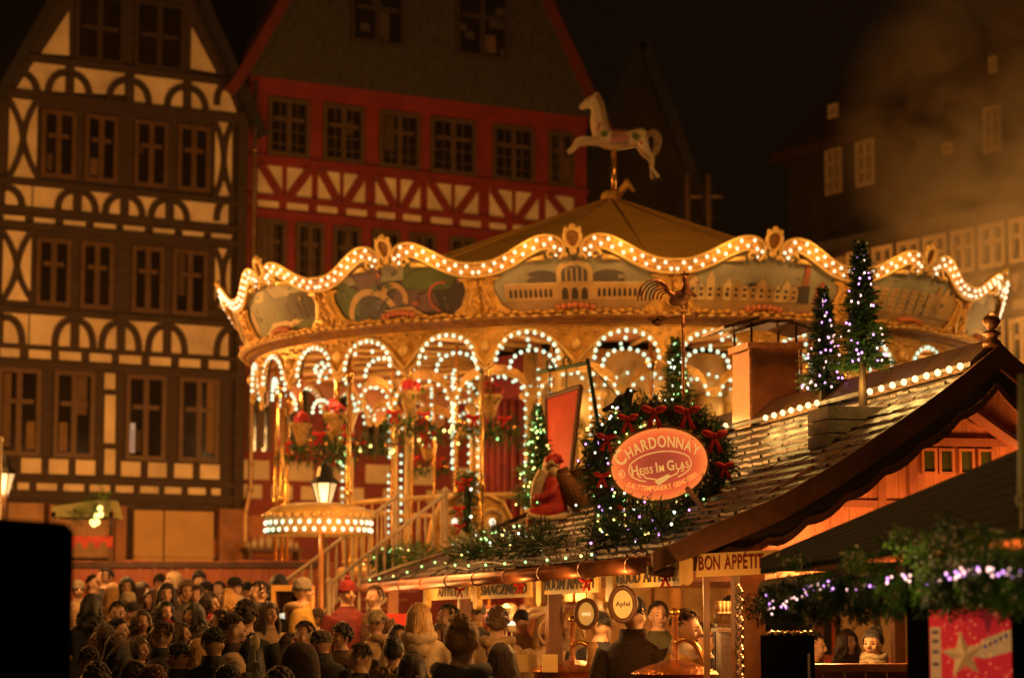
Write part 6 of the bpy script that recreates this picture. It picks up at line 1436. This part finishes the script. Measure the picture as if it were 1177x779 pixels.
t = root('banner_pole', at(1172, 590, 10.2), 'pale metal pole with a hooked foot standing over the near stall roof', 'pole'); a = at(1174, 430, 10.4); b = at(1174, 566, 10.4); mb = MB(); mb.tube([a, b], .016, 8); mb.build('pole', mat('pale_grey_metal', (.62, .52, .36), .5, .0), t, True); mb = MB(); mb.tube([b + Vector((.0 - .02 * math.sin(R(g)), 0, -.03 + .03 * math.cos(R(g)))) for g in range(0, 271, 30)], .007, 6); mb.tube([b + Vector((0, 0, 0)), b + EZ * -.4], .006, 5); mb.build('hook', MATS['pale_grey_metal'], t, True)
# ================================================================== the people
skin = mat('skin', (.50, .28, .17), .5, var=.12, scale=14)
eye_m = mat('eye_dark', (.02, .012, .010), .2); lip_m = mat('lip', (.30, .09, .06), .45)
trouser = mat('dark_trousers', (.02, .018, .018), .8); shoe = mat('dark_shoe', (.014, .010, .008), .5)
def cloth_m(key, col):
    return mat('coat_' + key, col, .8, var=.3, scale=9, bump=.5, bscale=30)
COAT = {k: cloth_m(k, c) for k, c in dict(black=(.013, .011, .011), dbrown=(.05, .026, .015), brown=(.10, .05, .024), grey=(.085, .072, .06), tan=(.34, .21, .10), cream=(.46, .33, .19), navy=(.02, .021, .032), slate=(.075, .066, .078), olive=(.08, .065, .03), red=(.15, .014, .012), mustard=(.42, .25, .05), white=(.55, .46, .36)).items()}
HAIR = {k: mat('hair_' + k, c, .5, var=.45, scale=16, bump=.8, bscale=40, stretch=(3, 3, .5)) for k, c in dict(dark=(.014, .009, .006), brown=(.055, .026, .012), lbrown=(.080, .038, .015), blond=(.50, .27, .08), grey=(.17, .13, .095), ginger=(.22, .075, .02)).items()}
WOOL = {k: mat('wool_' + k, c, .95, var=.3, scale=24, bump=.8, bscale=60) for k, c in dict(grey=(.22, .18, .13), dark=(.016, .013, .012), cream=(.48, .36, .22), red=(.20, .015, .014), pink=(.62, .05, .12), check=(.34, .26, .16), fur=(.36, .24, .10)).items()}
def hand(mb, wst, d, n_, sg, curl=.5):
    """palm and five bent fingers from the wrist along d; n_ = palm normal"""
    d = Vector(d).normalized(); n_ = (Vector(n_) - d * Vector(n_).dot(d)).normalized(); s = d.cross(n_) * sg; w_ = Vector(wst)
    mb.ball((0, 0, 0), (.047, .038, .016), 10, 6, frame(w_ + d * .045, d, s, n_), 0)
    for i, L in enumerate((.066, .076, .072, .055)):
        b = w_ + d * .082 + s * (.028 - .0185 * i); p1 = b + (d * (1 - curl * .4) + n_ * curl * .6).normalized() * L * .5; p2 = p1 + (d * (1 - curl) + n_ * curl * 1.2).normalized() * L * .45
        mb.tube([b - d * .02, b, p1, p2], [.010, .0095, .009, .0065], 6, 0)
    b = w_ + d * .03 + s * .034; p1 = b + (d * .6 + s * .8 + n_ * .3).normalized() * .035; p2 = p1 + (d * .9 + s * .2 + n_ * .5).normalized() * .03
    mb.tube([b - s * .015, b, p1, p2], [.012, .0115, .0105, .0075], 6, 0)
def body(kind):
    mb = MB(); bul = dict(slim=1.0, coat=1.06, puffy=1.17)[kind.split('_')[0]]; cup = kind.endswith('cup')
    b = bul
    mb.loft([(0, .0, .62, .165 * b, .125 * b), (0, .0, .85, .178 * b, .135 * b), (0, -.005, 1.02, .168 * b, .128 * b), (0, -.01, 1.2, .185 * b, .135 * b), (0, .0, 1.33, .20 * b, .125 * b), (0, .01, 1.405, .175 * b, .10 * b), (0, .015, 1.45, .10, .085), (0, .01, 1.50, .066, .068)], 18)
    mb.tube([(0, .015, 1.42), (0, .005, 1.50), (0, -.005, 1.57)], [.072, .060, .060], 12)
    mb.ball((0, .012, 1.622), (.077, .097, .104), 16, 11); mb.ball((0, -.026, 1.562), (.056, .066, .060), 14, 9); mb.ball((0, -.062, 1.527), (.026, .024, .020), 8, 6)
    mb.tube([(0, -.083, 1.645), (0, -.108, 1.592), (0, -.088, 1.575)], [.012, .018, .014], 8)
    for s in (-1, 1):
        mb.ball((s * .079, .012, 1.60), (.014, .022, .034), 8, 6); mb.ball((s * .038, -.062, 1.585), (.028, .028, .03), 8, 6)
        sh, el = (s * .19 * b, .005, 1.365), (s * .255 * b, .045, 1.10)
        wr_ = (s * .13, -.24, 1.13) if cup else (s * .26 * b, -.05, .86)
        mb.tube([sh, (s * .235 * b, .03, 1.23), el], [.075 * b, .064 * b, .056 * b], 12); mb.ball(el, .057 * b, 10, 7); mb.tube([el, tuple((Vector(el) + Vector(wr_)) / 2), wr_], [.056 * b, .05 * b, .043 * b], 12)
        mb.tube([(s * .09, 0, .80), (s * .098, -.01, .47), (s * .10, .015, .10)], [.095, .066, .05], 12); mb.tube([(s * .10, .03, .05), (s * .105, -.07, .045), (s * .11, -.15, .035)], [.05, .045, .034], 10)
    me = union(mb, 'body', .0135, 2)
    v = [tuple(q.co) for q in me.vertices]; f = [tuple(p.vertices) for p in me.polygons]; mi = []
    for p in me.polygons:
        c_ = p.center; mi.append(0 if c_.z > 1.478 else (3 if c_.z < .07 else (2 if c_.z < .60 else 1)))
    ex = MB()
    for s in (-1, 1):
        wr_ = (s * .13, -.24, 1.13) if cup else (s * .26 * b, -.05, .86)
        if cup: hand(ex, Vector(wr_) + Vector((-s * .01, -.01, 0)), (-s * .45, -.9, .05), (-s, .2, .1), s, .75)
        else: hand(ex, Vector(wr_) + Vector((0, -.002, .01)), (0, -.12, -1), (-s, -.2, 0), s, .45)
        ex.ball((s * .033, -.081, 1.612), (.012, .010, .006), 8, 6, None, 4); ex.tube([(s * .016, -.094, 1.632), (s * .034, -.092, 1.638), (s * .052, -.077, 1.632)], [.0025, .003, .0015], 5, 4)
    ex.tube([(-.024, -.083, 1.548), (0, -.092, 1.551), (.024, -.083, 1.548)], [.004, .0075, .004], 6, 5)
    o = len(v); v += ex.v; f += [tuple(i + o for i in q) for q in ex.f]; mi += ex.m
    out = bpy.data.meshes.new('body'); out.from_pydata(v, [], f); out.polygons.foreach_set('material_index', mi); out.polygons.foreach_set('use_smooth', [True] * len(f))
    for m_ in (skin, COAT['black'], trouser, shoe, eye_m, lip_m): out.materials.append(m_)
    out.update(); bpy.data.meshes.remove(me); return out
BODY = {k: body(k) for k in ('slim', 'coat', 'puffy', 'coat_cup', 'slim_cup', 'puffy_cup')}
def hair_mesh(style):
    rr = random.Random(len(style) * 7 + ord(style[0])); mb = MB()
    def cap(r=1.0, front=1.668, nape=1.555, side=1.60):
        c_ = (0, .017, 1.627); nu, nv = 36, 26
        HL = [(0, front), (38, front - .004), (58, 1.655), (70, 1.62), (82, side - .02), (92, side - .03), (100, side + .012), (116, side + .0), (132, nape + .012), (180, nape - .012)]
        def hl(x, y):
            a = math.degrees(math.atan2(abs(x), -(y - .0)))
            for (a0, z0_), (a1, z1_) in zip(HL[:-1], HL[1:]):
                if a <= a1: return z0_ + (z1_ - z0_) * (a - a0) / (a1 - a0)
            return HL[-1][1]
        ok = []
        for i in range(nv + 1):
            t = -math.pi / 2 + math.pi * i / nv
            for j in range(nu):
                g = 2 * math.pi * j / nu; k_ = r * (1 + rr.uniform(-.03, .055)); mb.v.append((c_[0] + .088 * k_ * math.cos(t) * math.cos(g), c_[1] + .107 * k_ * math.cos(t) * math.sin(g), c_[2] + .113 * k_ * math.sin(t)))
                x, y, z = mb.v[-1]; l_ = hl(x, y) + rr.uniform(-.006, .006); ok.append(z >= l_)
                if z < l_: mb.v[-1] = (x * .955, c_[1] + (y - c_[1]) * .955, l_)
        for i in range(nv):
            for j in range(nu):
                q = (i * nu + j, i * nu + (j + 1) % nu, (i + 1) * nu + (j + 1) % nu, (i + 1) * nu + j); x = sum(mb.v[a][0] for a in q) / 4; y = sum(mb.v[a][1] for a in q) / 4; z = sum(mb.v[a][2] for a in q) / 4
                if any(ok[a] for a in q): mb.f.append(q); mb.m.append(0)
    if style in ('short', 'balding', 'bob'):
        for _ in range(230):   # loose tufts
            t, g = rr.uniform(-.15, 1.5), rr.uniform(0, 6.283); d_ = Vector((math.cos(t) * math.cos(g), math.cos(t) * math.sin(g), math.sin(t)))
            if d_.y < -.25 and d_.z < .62 or (style == 'balding' and d_.z > .7): continue
            c5 = Vector((.087 * d_.x, .017 + .106 * d_.y, 1.627 + .112 * d_.z)); q5 = Vector((rr.uniform(-.4, .4), -.5 + rr.uniform(-.5, .5), rr.uniform(-.5, .3))).normalized()
            q5 = (q5 - d_ * q5.dot(d_)).normalized(); mb.tube([c5 - q5 * .02, c5 + d_ * .008, c5 + q5 * .026 + d_ * .007], [.003, .0055, .0015], 5)
    if style == 'short': cap()
    elif style == 'curly':
        cap(1.03)
        for _ in range(90):
            t, g = rr.uniform(-.2, 1.5), rr.uniform(0, 6.283); x, y, z = .092 * math.cos(t) * math.cos(g), .112 * math.cos(t) * math.sin(g), .118 * math.sin(t)
            if y < -.03 and z < .045: continue
            mb.ball((x, y + .017, 1.627 + z), rr.uniform(.014, .024), 6, 5)
    elif style in ('long', 'bob', 'wavy'):
        cap(1.04, 1.675, 1.56, 1.58); bot = dict(long=1.28, bob=1.50, wavy=1.38)[style]
        for i in range(26):
            g = R(-38 + 256 * i / 25); x, y = math.cos(g), math.sin(g); zz = bot + rr.uniform(-.04, .05); am = .012 if style != 'wavy' else .026
            pts = [(.05 * x, .017 + .06 * y, 1.725), (.088 * x, .017 + .105 * y, 1.65), (.098 * x, .02 + .118 * y, 1.56)]
            n_ = 5
            for q in range(1, n_ + 1): f = q / n_; pts.append((.102 * x * (1 + .12 * f) + am * math.sin(q * 1.9 + i), .022 + (.12 + .03 * f) * y + am * math.cos(q * 1.7 + i), 1.56 + (zz - 1.56) * f))
            mb.tube(pts, [.012, .02, .021] + [.021] * (n_ - 1) + [.008], 6)
    elif style == 'bun':
        cap(1.0); mb.ball((0, .10, 1.70), (.05, .045, .045), 12, 8)
        for _ in range(30): g, t = rr.uniform(0, 6.28), rr.uniform(-1.2, 1.3); mb.ball((.045 * math.cos(t) * math.cos(g), .10 + .042 * math.cos(t) * math.sin(g), 1.70 + .042 * math.sin(t)), .016, 6, 4)
        for i in range(7): mb.tube([(.06 * math.cos(i), .06, 1.72), (.02 * math.cos(i * 2), .10, 1.72 - .01 * i), (.05 * math.cos(i * 3), .12, 1.62)], [.01, .009, .003], 5)
    elif style == 'balding':
        cap(.99, 1.70, 1.555, 1.60)
    elif style in ('beanie', 'hat'):
        mb.lathe([(.096, 1.625), (.104, 1.63), (.106, 1.66), (.100, 1.672), (.098, 1.69), (.088, 1.725), (.065, 1.752), (.03, 1.766), (0, 1.768)], (0, .012, 0), 26)
        if style == 'hat': mb.ball((0, .012, 1.785), .034, 10, 7)
    elif style == 'cap':
        mb.lathe([(.093, 1.648), (.096, 1.67), (.092, 1.70), (.07, 1.735), (.03, 1.752), (0, 1.754)], (0, .012, 0), 26); mb.prism([(-.075, -.06), (-.06, -.13), (0, -.16), (.06, -.13), (.075, -.06)], 1.652, 1.662, lambda a, b, c: Vector((a, b, c)))
    elif style == 'hood':
        mb.lathe([(.125, 1.44), (.135, 1.52), (.130, 1.60), (.118, 1.68), (.08, 1.745), (.03, 1.765), (0, 1.768)], (0, .03, 0), 28); mb.f = [q for q in mb.f if not (sum(mb.v[a][1] for a in q) / 4 < -.045 and sum(mb.v[a][2] for a in q) / 4 < 1.70)]; mb.m = [0] * len(mb.f)
        mb.tube([(.112 * math.sin(g), -.055 + .02 * abs(math.sin(g)), 1.60 - .125 * math.cos(g)) for g in [2 * math.pi * i / 18 for i in range(18)]], .018, 6, closed=True)
    me = mb.mesh('hair'); me.polygons.foreach_set('use_smooth', [True] * len(me.polygons)); me.materials.append(HAIR['dark']); return me
HM = {}
def acc(style):
    mb = MB(); rr = random.Random(3)
    if style == 'scarf':
        for z, r in ((1.455, .095), (1.49, .088)): mb.tube([(r * math.cos(g), .0 + r * .95 * math.sin(g), z + .012 * math.sin(3 * g)) for g in [2 * math.pi * i / 18 for i in range(18)]], .034, 8, closed=True)
        mb.tube([(.03, -.11, 1.46), (.04, -.15, 1.36), (.05, -.165, 1.18)], [.032, .04, .035], 8)
    elif style == 'fur':
        for _ in range(150): g, t = rr.uniform(0, 6.283), rr.uniform(0, 6.283); mb.ball((( .135 + .04 * math.cos(t)) * math.cos(g), .02 + (.115 + .035 * math.cos(t)) * math.sin(g), 1.43 + .04 * math.sin(t)), rr.uniform(.016, .026), 5, 4)
    elif style == 'hooddown':
        mb.tube([(-.11, -.02, 1.44), (-.12, .07, 1.46), (-.07, .14, 1.44), (0, .16, 1.42), (.07, .14, 1.44), (.12, .07, 1.46), (.11, -.02, 1.44)], [.03, .045, .055, .06, .055, .045, .03], 9); mb.ball((0, .15, 1.36), (.10, .05, .08), 10, 7)
    elif style == 'collar':
        mb.lathe([(.095, 1.42), (.088, 1.47), (.084, 1.52), (.092, 1.52), (.10, 1.46), (.115, 1.42)], (0, .012, 0), 20)
    elif style == 'band':
        mb.tube([(.098 * math.cos(g), .012 + .118 * math.sin(g) * .3, 1.64 + .118 * math.sin(g)) for g in [math.pi * i / 14 for i in range(15)]], .012, 7)
    me = mb.mesh(style); me.polygons.foreach_set('use_smooth', [True] * len(me.polygons)); me.materials.append(COAT['black']); return me
AM = {}
def setmat(o, i, m):
    o.material_slots[i].link = 'OBJECT'; o.material_slots[i].material = m
def person(x, y, h, face, hs, hc, kind, coat, extra, label, Y=None, lean=0, grp=None):
    Y = Y or 653.0 / h; p = at(x, y, Y); g = ground(Y) if not grp else gfl; S_ = (p.z - g) / (1.745 if hs not in ('beanie', 'hat', 'hood', 'cap') else 1.77); S_ = max(.9, min(1.12, S_)); zz = p.z - S_ * 1.745
    if lean: b_ = math.sin(R(lean)) * 1.62 * S_; p = p - Vector((math.sin(R(face)), -math.cos(R(face)), 0)) * b_
    t = root('person', (p.x, p.y, zz), label, 'person', rz=R(face)); t.scale = (S_, S_, S_)
    if lean: t.rotation_euler = (R(lean), 0, R(face))
    def part(n_, me, m_=None, i=0):
        o = bpy.data.objects.new(n_, me); C.objects.link(o); o.parent = t
        if m_: setmat(o, i, m_)
        return o
    part('body', BODY[kind], COAT[coat], 1)
    if hs not in HM: HM[hs] = hair_mesh(hs)
    if hs in ('beanie', 'hat', 'cap', 'hood'):
        part('hood' if hs == 'hood' else 'hat', HM[hs], COAT[hc] if hs == 'hood' else WOOL[hc])
        if hs != 'hood':
            if 'short' not in HM: HM['short'] = hair_mesh('short')
            o = part('hair', HM['short'], HAIR['brown']); o.scale = (.97, .97, .95); o.location = (0, 0, .075)
    else: part('hair', HM[hs], HAIR[hc])
    for e in extra:
        a, c_ = e.split(':')
        if a not in AM: AM[a] = acc(a)
        part({'hooddown': 'folded_hood', 'fur': 'fur_collar', 'band': 'headband'}.get(a, a), AM[a], WOOL[c_] if c_ in WOOL and a not in ('collar', 'hooddown') else COAT[c_])
    return t
PE = [
 (120, 652, 20, -90, 'short', 'dark', 'coat', 'black', [], 'man in black coat in profile before the fence, looking away from the carousel'),
 (108, 660, 19, 60, 'short', 'dark', 'coat', 'dbrown', [], 'dark-haired man half hidden beside the black stall, at the fence end'),
 (130, 669, 21, 180, 'long', 'blond', 'coat', 'tan', ['scarf:check'], 'blonde woman in tan coat seen from behind near the fence'),
 (146, 662, 21, 5, 'long', 'dark', 'coat', 'dbrown', [], 'woman with long dark hair facing us at the fence in a brown coat'),
 (148, 681, 22, 10, 'beanie', 'cream', 'coat', 'tan', [], 'person in cream beanie and tan coat facing us'),
 (165, 668, 21, 70, 'wavy', 'brown', 'puffy', 'dbrown', ['hooddown:dbrown'], 'woman with wavy brown hair turned towards the carousel, brown hooded jacket'),
 (184, 659, 19, 180, 'short', 'dark', 'coat', 'black', [], 'dark head seen from behind against the red fence boards'),
 (198, 658, 20, -70, 'hood', 'cream', 'coat', 'cream', [], 'person in pale hood by the red fence'),
 (192, 669, 23, 5, 'long', 'dark', 'coat', 'dbrown', ['scarf:dark'], 'smiling long-haired woman with brightly lit face and dark coat'),
 (215, 667, 22, 15, 'hood', 'brown', 'puffy', 'grey', [], 'man with brown hood up in a grey jacket'),
 (227, 672, 22, -10, 'bob', 'brown', 'coat', 'olive', [], 'bob-haired woman in olive coat facing us'),
 (229, 656, 20, 20, 'curly', 'dark', 'coat', 'black', [], 'tall curly dark-haired man at the back by the fence'),
 (242, 680, 25, 62, 'bob', 'brown', 'coat', 'grey', ['scarf:pink'], 'woman in grey coat with bright pink scarf'),
 (237, 669, 21, 10, 'beanie', 'dark', 'coat', 'brown', [], 'person in dark beanie behind the pink-scarfed woman'),
 (251, 667, 21, -20, 'short', 'brown', 'coat', 'tan', [], 'brown-haired man in tan coat near the fence'),
 (270, 663, 22, 15, 'cap', 'dark', 'puffy', 'black', ['scarf:cream'], 'man in black cap and open black jacket'),
 (136, 690, 27, 5, 'short', 'dark', 'coat', 'brown', [], 'dark-haired man facing us in a brown coat, mid crowd'),
 (152, 692, 25, 80, 'cap', 'dark', 'coat', 'black', [], 'person in dark cap turned towards the carousel'),
 (105, 682, 26, 180, 'wavy', 'dark', 'coat', 'black', [], 'dark wavy-haired person seen from behind at the black stall edge'),
 (137, 710, 28, 80, 'short', 'dark', 'puffy', 'dbrown', [], 'dark-haired man in profile towards the wine hut, dark brown jacket'),
 (118, 716, 29, -75, 'wavy', 'brown', 'coat', 'dbrown', [], 'brown wavy-haired woman in profile beside the black stall'),
 (135, 728, 33, 185, 'long', 'lbrown', 'coat', 'brown', [], 'woman with long light brown hair seen from behind'),
 (138, 743, 36, 180, 'bob', 'dark', 'puffy', 'black', ['hooddown:black'], 'dark bob-haired person from behind in a hooded black jacket'),
 (155, 761, 40, 180, 'short', 'lbrown', 'coat', 'tan', ['band:cream'], 'brown-haired person from behind with a pale hair band'),
 (103, 742, 35, 185, 'short', 'brown', 'puffy', 'olive', [], 'person in olive jacket from behind, cut by the black stall'),
 (112, 762, 40, 180, 'curly', 'brown', 'coat', 'dbrown', [], 'curly brown-haired person from behind, lowest beside the black stall'),
 (184, 713, 32, -82, 'short', 'lbrown', 'coat', 'black', ['collar:black'], 'light-brown-haired man in sharp profile, black coat with collar up'),
 (204, 737, 34, -130, 'short', 'dark', 'coat', 'navy', ['collar:navy'], 'dark-haired man turned half away in a navy coat with short sides'),
 (208, 714, 28, 75, 'bob', 'brown', 'coat', 'dbrown', [], 'brown bob-haired woman looking down behind the profile man'),
 (160, 730, 30, 60, 'wavy', 'brown', 'coat', 'brown', [], 'wavy-haired woman between the profile man and the long-haired woman'),
 (178, 763, 40, 178, 'short', 'ginger', 'coat', 'brown', [], 'reddish-haired head from behind at the bottom edge'),
 (246, 720, 34, 172, 'short', 'dark', 'puffy', 'black', ['collar:black'], 'short dark-haired man from behind in a padded black jacket'),
 (228, 733, 31, 190, 'long', 'blond', 'coat', 'dbrown', [], 'blonde long-haired woman from behind in a dark coat'),
 (269, 705, 33, 105, 'short', 'brown', 'coat', 'cream', ['collar:dbrown'], 'brown-haired man in a cream coat turned towards the wine hut'),
 (283, 690, 30, 175, 'curly', 'brown', 'puffy', 'black', [], 'curly brown head from behind in a long black jacket'),
 (262, 763, 42, 182, 'short', 'dark', 'coat', 'black', [], 'dark rounded head from behind at the bottom edge near the wine glass'),
 (297, 667, 24, -60, 'short', 'dark', 'coat', 'grey', ['collar:grey'], 'dark-haired man in grey coat beside the brass poles'),
 (320, 659, 22, -150, 'wavy', 'dark', 'coat', 'dbrown', [], 'dark-haired woman between the brass poles and the ticket booth'),
 (349, 665, 24, 85, 'beanie', 'grey', 'puffy', 'mustard', ['hooddown:tan'], 'person in grey beanie and mustard jacket by the ticket booth'),
 (365, 698, 24, 180, 'short', 'brown', 'coat', 'tan', [], 'short brown-haired man from behind in front of the ticket booth'),
 (349, 713, 31, -35, 'short', 'brown', 'coat', 'dbrown', [], 'brown-haired man looking down at the woman beside him'),
 (334, 727, 30, 60, 'bob', 'brown', 'coat', 'cream', [], 'woman in a pale coat close beside the man looking down'),
 (370, 720, 32, 170, 'balding', 'grey', 'puffy', 'black', ['collar:black'], 'grey-haired man from behind in a big black jacket'),
 (344, 741, 42, 190, 'hood', 'dbrown', 'puffy', 'dbrown', [], 'person bending in a wide dark brown jacket with hood up'),
 (322, 768, 44, 180, 'curly', 'dark', 'coat', 'black', [], 'dark curly head at the bottom edge below the pale-coated woman'),
 (400, 668, 24, 30, 'hat', 'red', 'coat', 'red', [], 'person in red coat and red bobble hat at the foot of the staircase'),
 (430, 672, 24, -40, 'short', 'brown', 'coat', 'brown', [], 'person in brown coat on the lower stair steps'),
 (482, 692, 30, 180, 'long', 'blond', 'puffy', 'cream', ['hooddown:cream'], 'blonde from behind in a cream hooded coat under the far eave'),
 (514, 693, 28, -55, 'short', 'dark', 'coat', 'tan', ['scarf:check'], 'black-haired man in tan coat looking down under the eave'),
 (458, 717, 28, 10, 'bob', 'dark', 'coat', 'dbrown', [], 'dark-haired woman facing us beside the fur-collared figure'),
 (453, 731, 33, 175, 'bun', 'dark', 'coat', 'tan', ['fur:fur'], 'woman with dark hair pinned up and a thick fur collar'),
 (480, 719, 28, 5, 'hat', 'dark', 'coat', 'dbrown', [], 'woman in dark bobble hat facing us under the eave'),
 (492, 733, 30, -165, 'beanie', 'dark', 'coat', 'black', [], 'person in black beanie from behind next to the fair-haired woman'),
 (432, 702, 27, -120, 'beanie', 'cream', 'puffy', 'tan', ['hooddown:tan'], 'person in cream beanie and tan padded coat near the red steps'),
 (531, 706, 46, 178, 'bun', 'blond', 'puffy', 'slate', ['hooddown:slate'], 'fair-haired woman with pinned-up hair from behind in a slate hooded jacket'),
 (574, 738, 35, -120, 'long', 'brown', 'coat', 'brown', [], 'long brown-haired woman turned away beside the slate jacket'),
 (572, 698, 30, 180, 'curly', 'lbrown', 'puffy', 'tan', ['hooddown:tan'], 'person in a broad tan coat with folded hood beyond the slate jacket'),
 (548, 692, 26, 180, 'beanie', 'grey', 'puffy', 'grey', [], 'person in grey beanie and grey padded coat beyond the counter'),
 (90, 668, 20, 20, 'beanie', 'grey', 'coat', 'tan', [], 'person in grey beanie right at the edge of the black stall'),
 (174, 676, 22, -30, 'wavy', 'lbrown', 'coat', 'black', [], 'light-brown wavy-haired woman in black between the hooded people'),
 (206, 676, 22, 100, 'short', 'brown', 'coat', 'grey', [], 'brown-haired man in grey turned towards the wine hut near the lit woman'),
 (260, 676, 23, -60, 'bob', 'blond', 'coat', 'dbrown', [], 'fair bob-haired woman behind the man in the black cap'),
 (284, 668, 21, 160, 'short', 'dark', 'coat', 'brown', [], 'dark-haired man in brown between the cap wearer and the brass poles'),
 (309, 690, 27, 40, 'long', 'brown', 'coat', 'tan', [], 'long brown-haired woman in tan coat below the brass poles'),
 (222, 692, 26, -40, 'wavy', 'dark', 'puffy', 'dbrown', [], 'dark wavy-haired person in padded brown beside the pink scarf'),
 (163, 700, 27, 25, 'bob', 'lbrown', 'coat', 'olive', [], 'olive-coated bob-haired woman facing us above the profile man'),
 (252, 700, 28, -70, 'short', 'brown', 'coat', 'dbrown', [], 'brown-haired man in profile beside the cream coat'),
 (190, 690, 25, 30, 'bob', 'dark', 'coat', 'brown', ['scarf:red'], 'dark bob-haired woman with a red scarf in mid crowd'),
 (392, 716, 29, -50, 'curly', 'dark', 'coat', 'brown', [], 'curly-haired woman looking away from the stairs below the red bobble hat'),
 (412, 738, 33, -100, 'short', 'brown', 'puffy', 'black', [], 'brown-haired man in profile before the red entrance steps'),
 (505, 715, 29, -30, 'wavy', 'lbrown', 'coat', 'tan', [], 'light-brown wavy hair and tan coat beside the slate jacket'),
 (474, 748, 38, 180, 'bob', 'brown', 'coat', 'black', [], 'brown bob from behind at the bottom edge near the fur collar'),
 (288, 735, 33, 190, 'long', 'dark', 'coat', 'dbrown', [], 'long dark-haired woman from behind next to the raised wine glass'),
 (600, 700, 26, 160, 'short', 'dark', 'coat', 'tan', [], 'dark-haired customer in tan coat beside the hut post'),
]
for q in PE: person(*q)
person(728, 684, 38, 150, 'short', 'dark', 'coat', 'dbrown', ['collar:dbrown'], 'customer in a dark brown coat with turned-up collar, head behind the cask sign', Y=18.6)
person(790, 697, 37, 62, 'short', 'lbrown', 'coat_cup', 'mustard', ['collar:white'], 'young seller in mustard jacket bending over the kettles', Y=18.4, lean=8)
person(808, 715, 34, -80, 'short', 'brown', 'coat', 'black', [], 'brown-haired helper facing the young seller inside the hut', Y=19.6, grp=1)
person(936, 722, 27, 80, 'short', 'dark', 'coat', 'red', [], 'man in red top in profile behind the gable counter', Y=22.5, lean=10, grp=1)
person(1003, 719, 29, -30, 'bun', 'dark', 'coat_cup', 'slate', ['scarf:check'], 'woman with pinned dark hair and checked scarf behind the gable counter', Y=21.5, lean=6, grp=1)
for i, (x, y, Y, c_, hs, hc, l) in enumerate(((630, 708, 24.5, 'tan', 'hood', 'tan', 'figure in tan hood beyond the hut counter beside the round signs'), (655, 700, 25.5, 'cream', 'long', 'blond', 'blonde figure in cream coat seen through the hut behind the pump handle'), (690, 702, 24, 'black', 'short', 'dark', 'dark-coated figure seen through the hut between the round signs'), (757, 690, 24.5, 'olive', 'short', 'brown', 'brown-haired figure in olive coat beyond the hut behind the young seller'), (840, 684, 25, 'grey', 'short', 'brown', 'grey-coated figure beyond the hut above the steel fridge'), (975, 722, 26, 'dbrown', 'wavy', 'brown', 'wavy-haired figure deep inside the hut behind the scarfed woman'))):
    person(x, y, 27, (20, -30, 170, 10, 0, 30)[i], hs, hc, 'puffy', c_, [], l, Y=Y, grp=1)
# wine glass raised in a hand above the crowd
p = at(293, 748, 17.5); t = root('wine_glass', p, 'raised wine glass catching the light above the dark-haired heads', 'wine glass'); mb = MB(); mb.lathe([(0, -.075), (.03, -.073), (.004, -.065), (.004, .0), (.025, .02), (.036, .05), (.034, .085), (.026, .115), (.025, .115), (.033, .085), (.034, .05), (.023, .022), (0, .008)], p, 16); mb.build('bowl', glass('clear_glass', (.75, .65, .45), .05, .45), t, True)
mb = MB(); mb.lathe([(0, .012), (.022, .022), (.032, .048), (0, .048)], p, 14); mb.build('wine', mat('white_wine', (.75, .45, .10), .1), t, True)
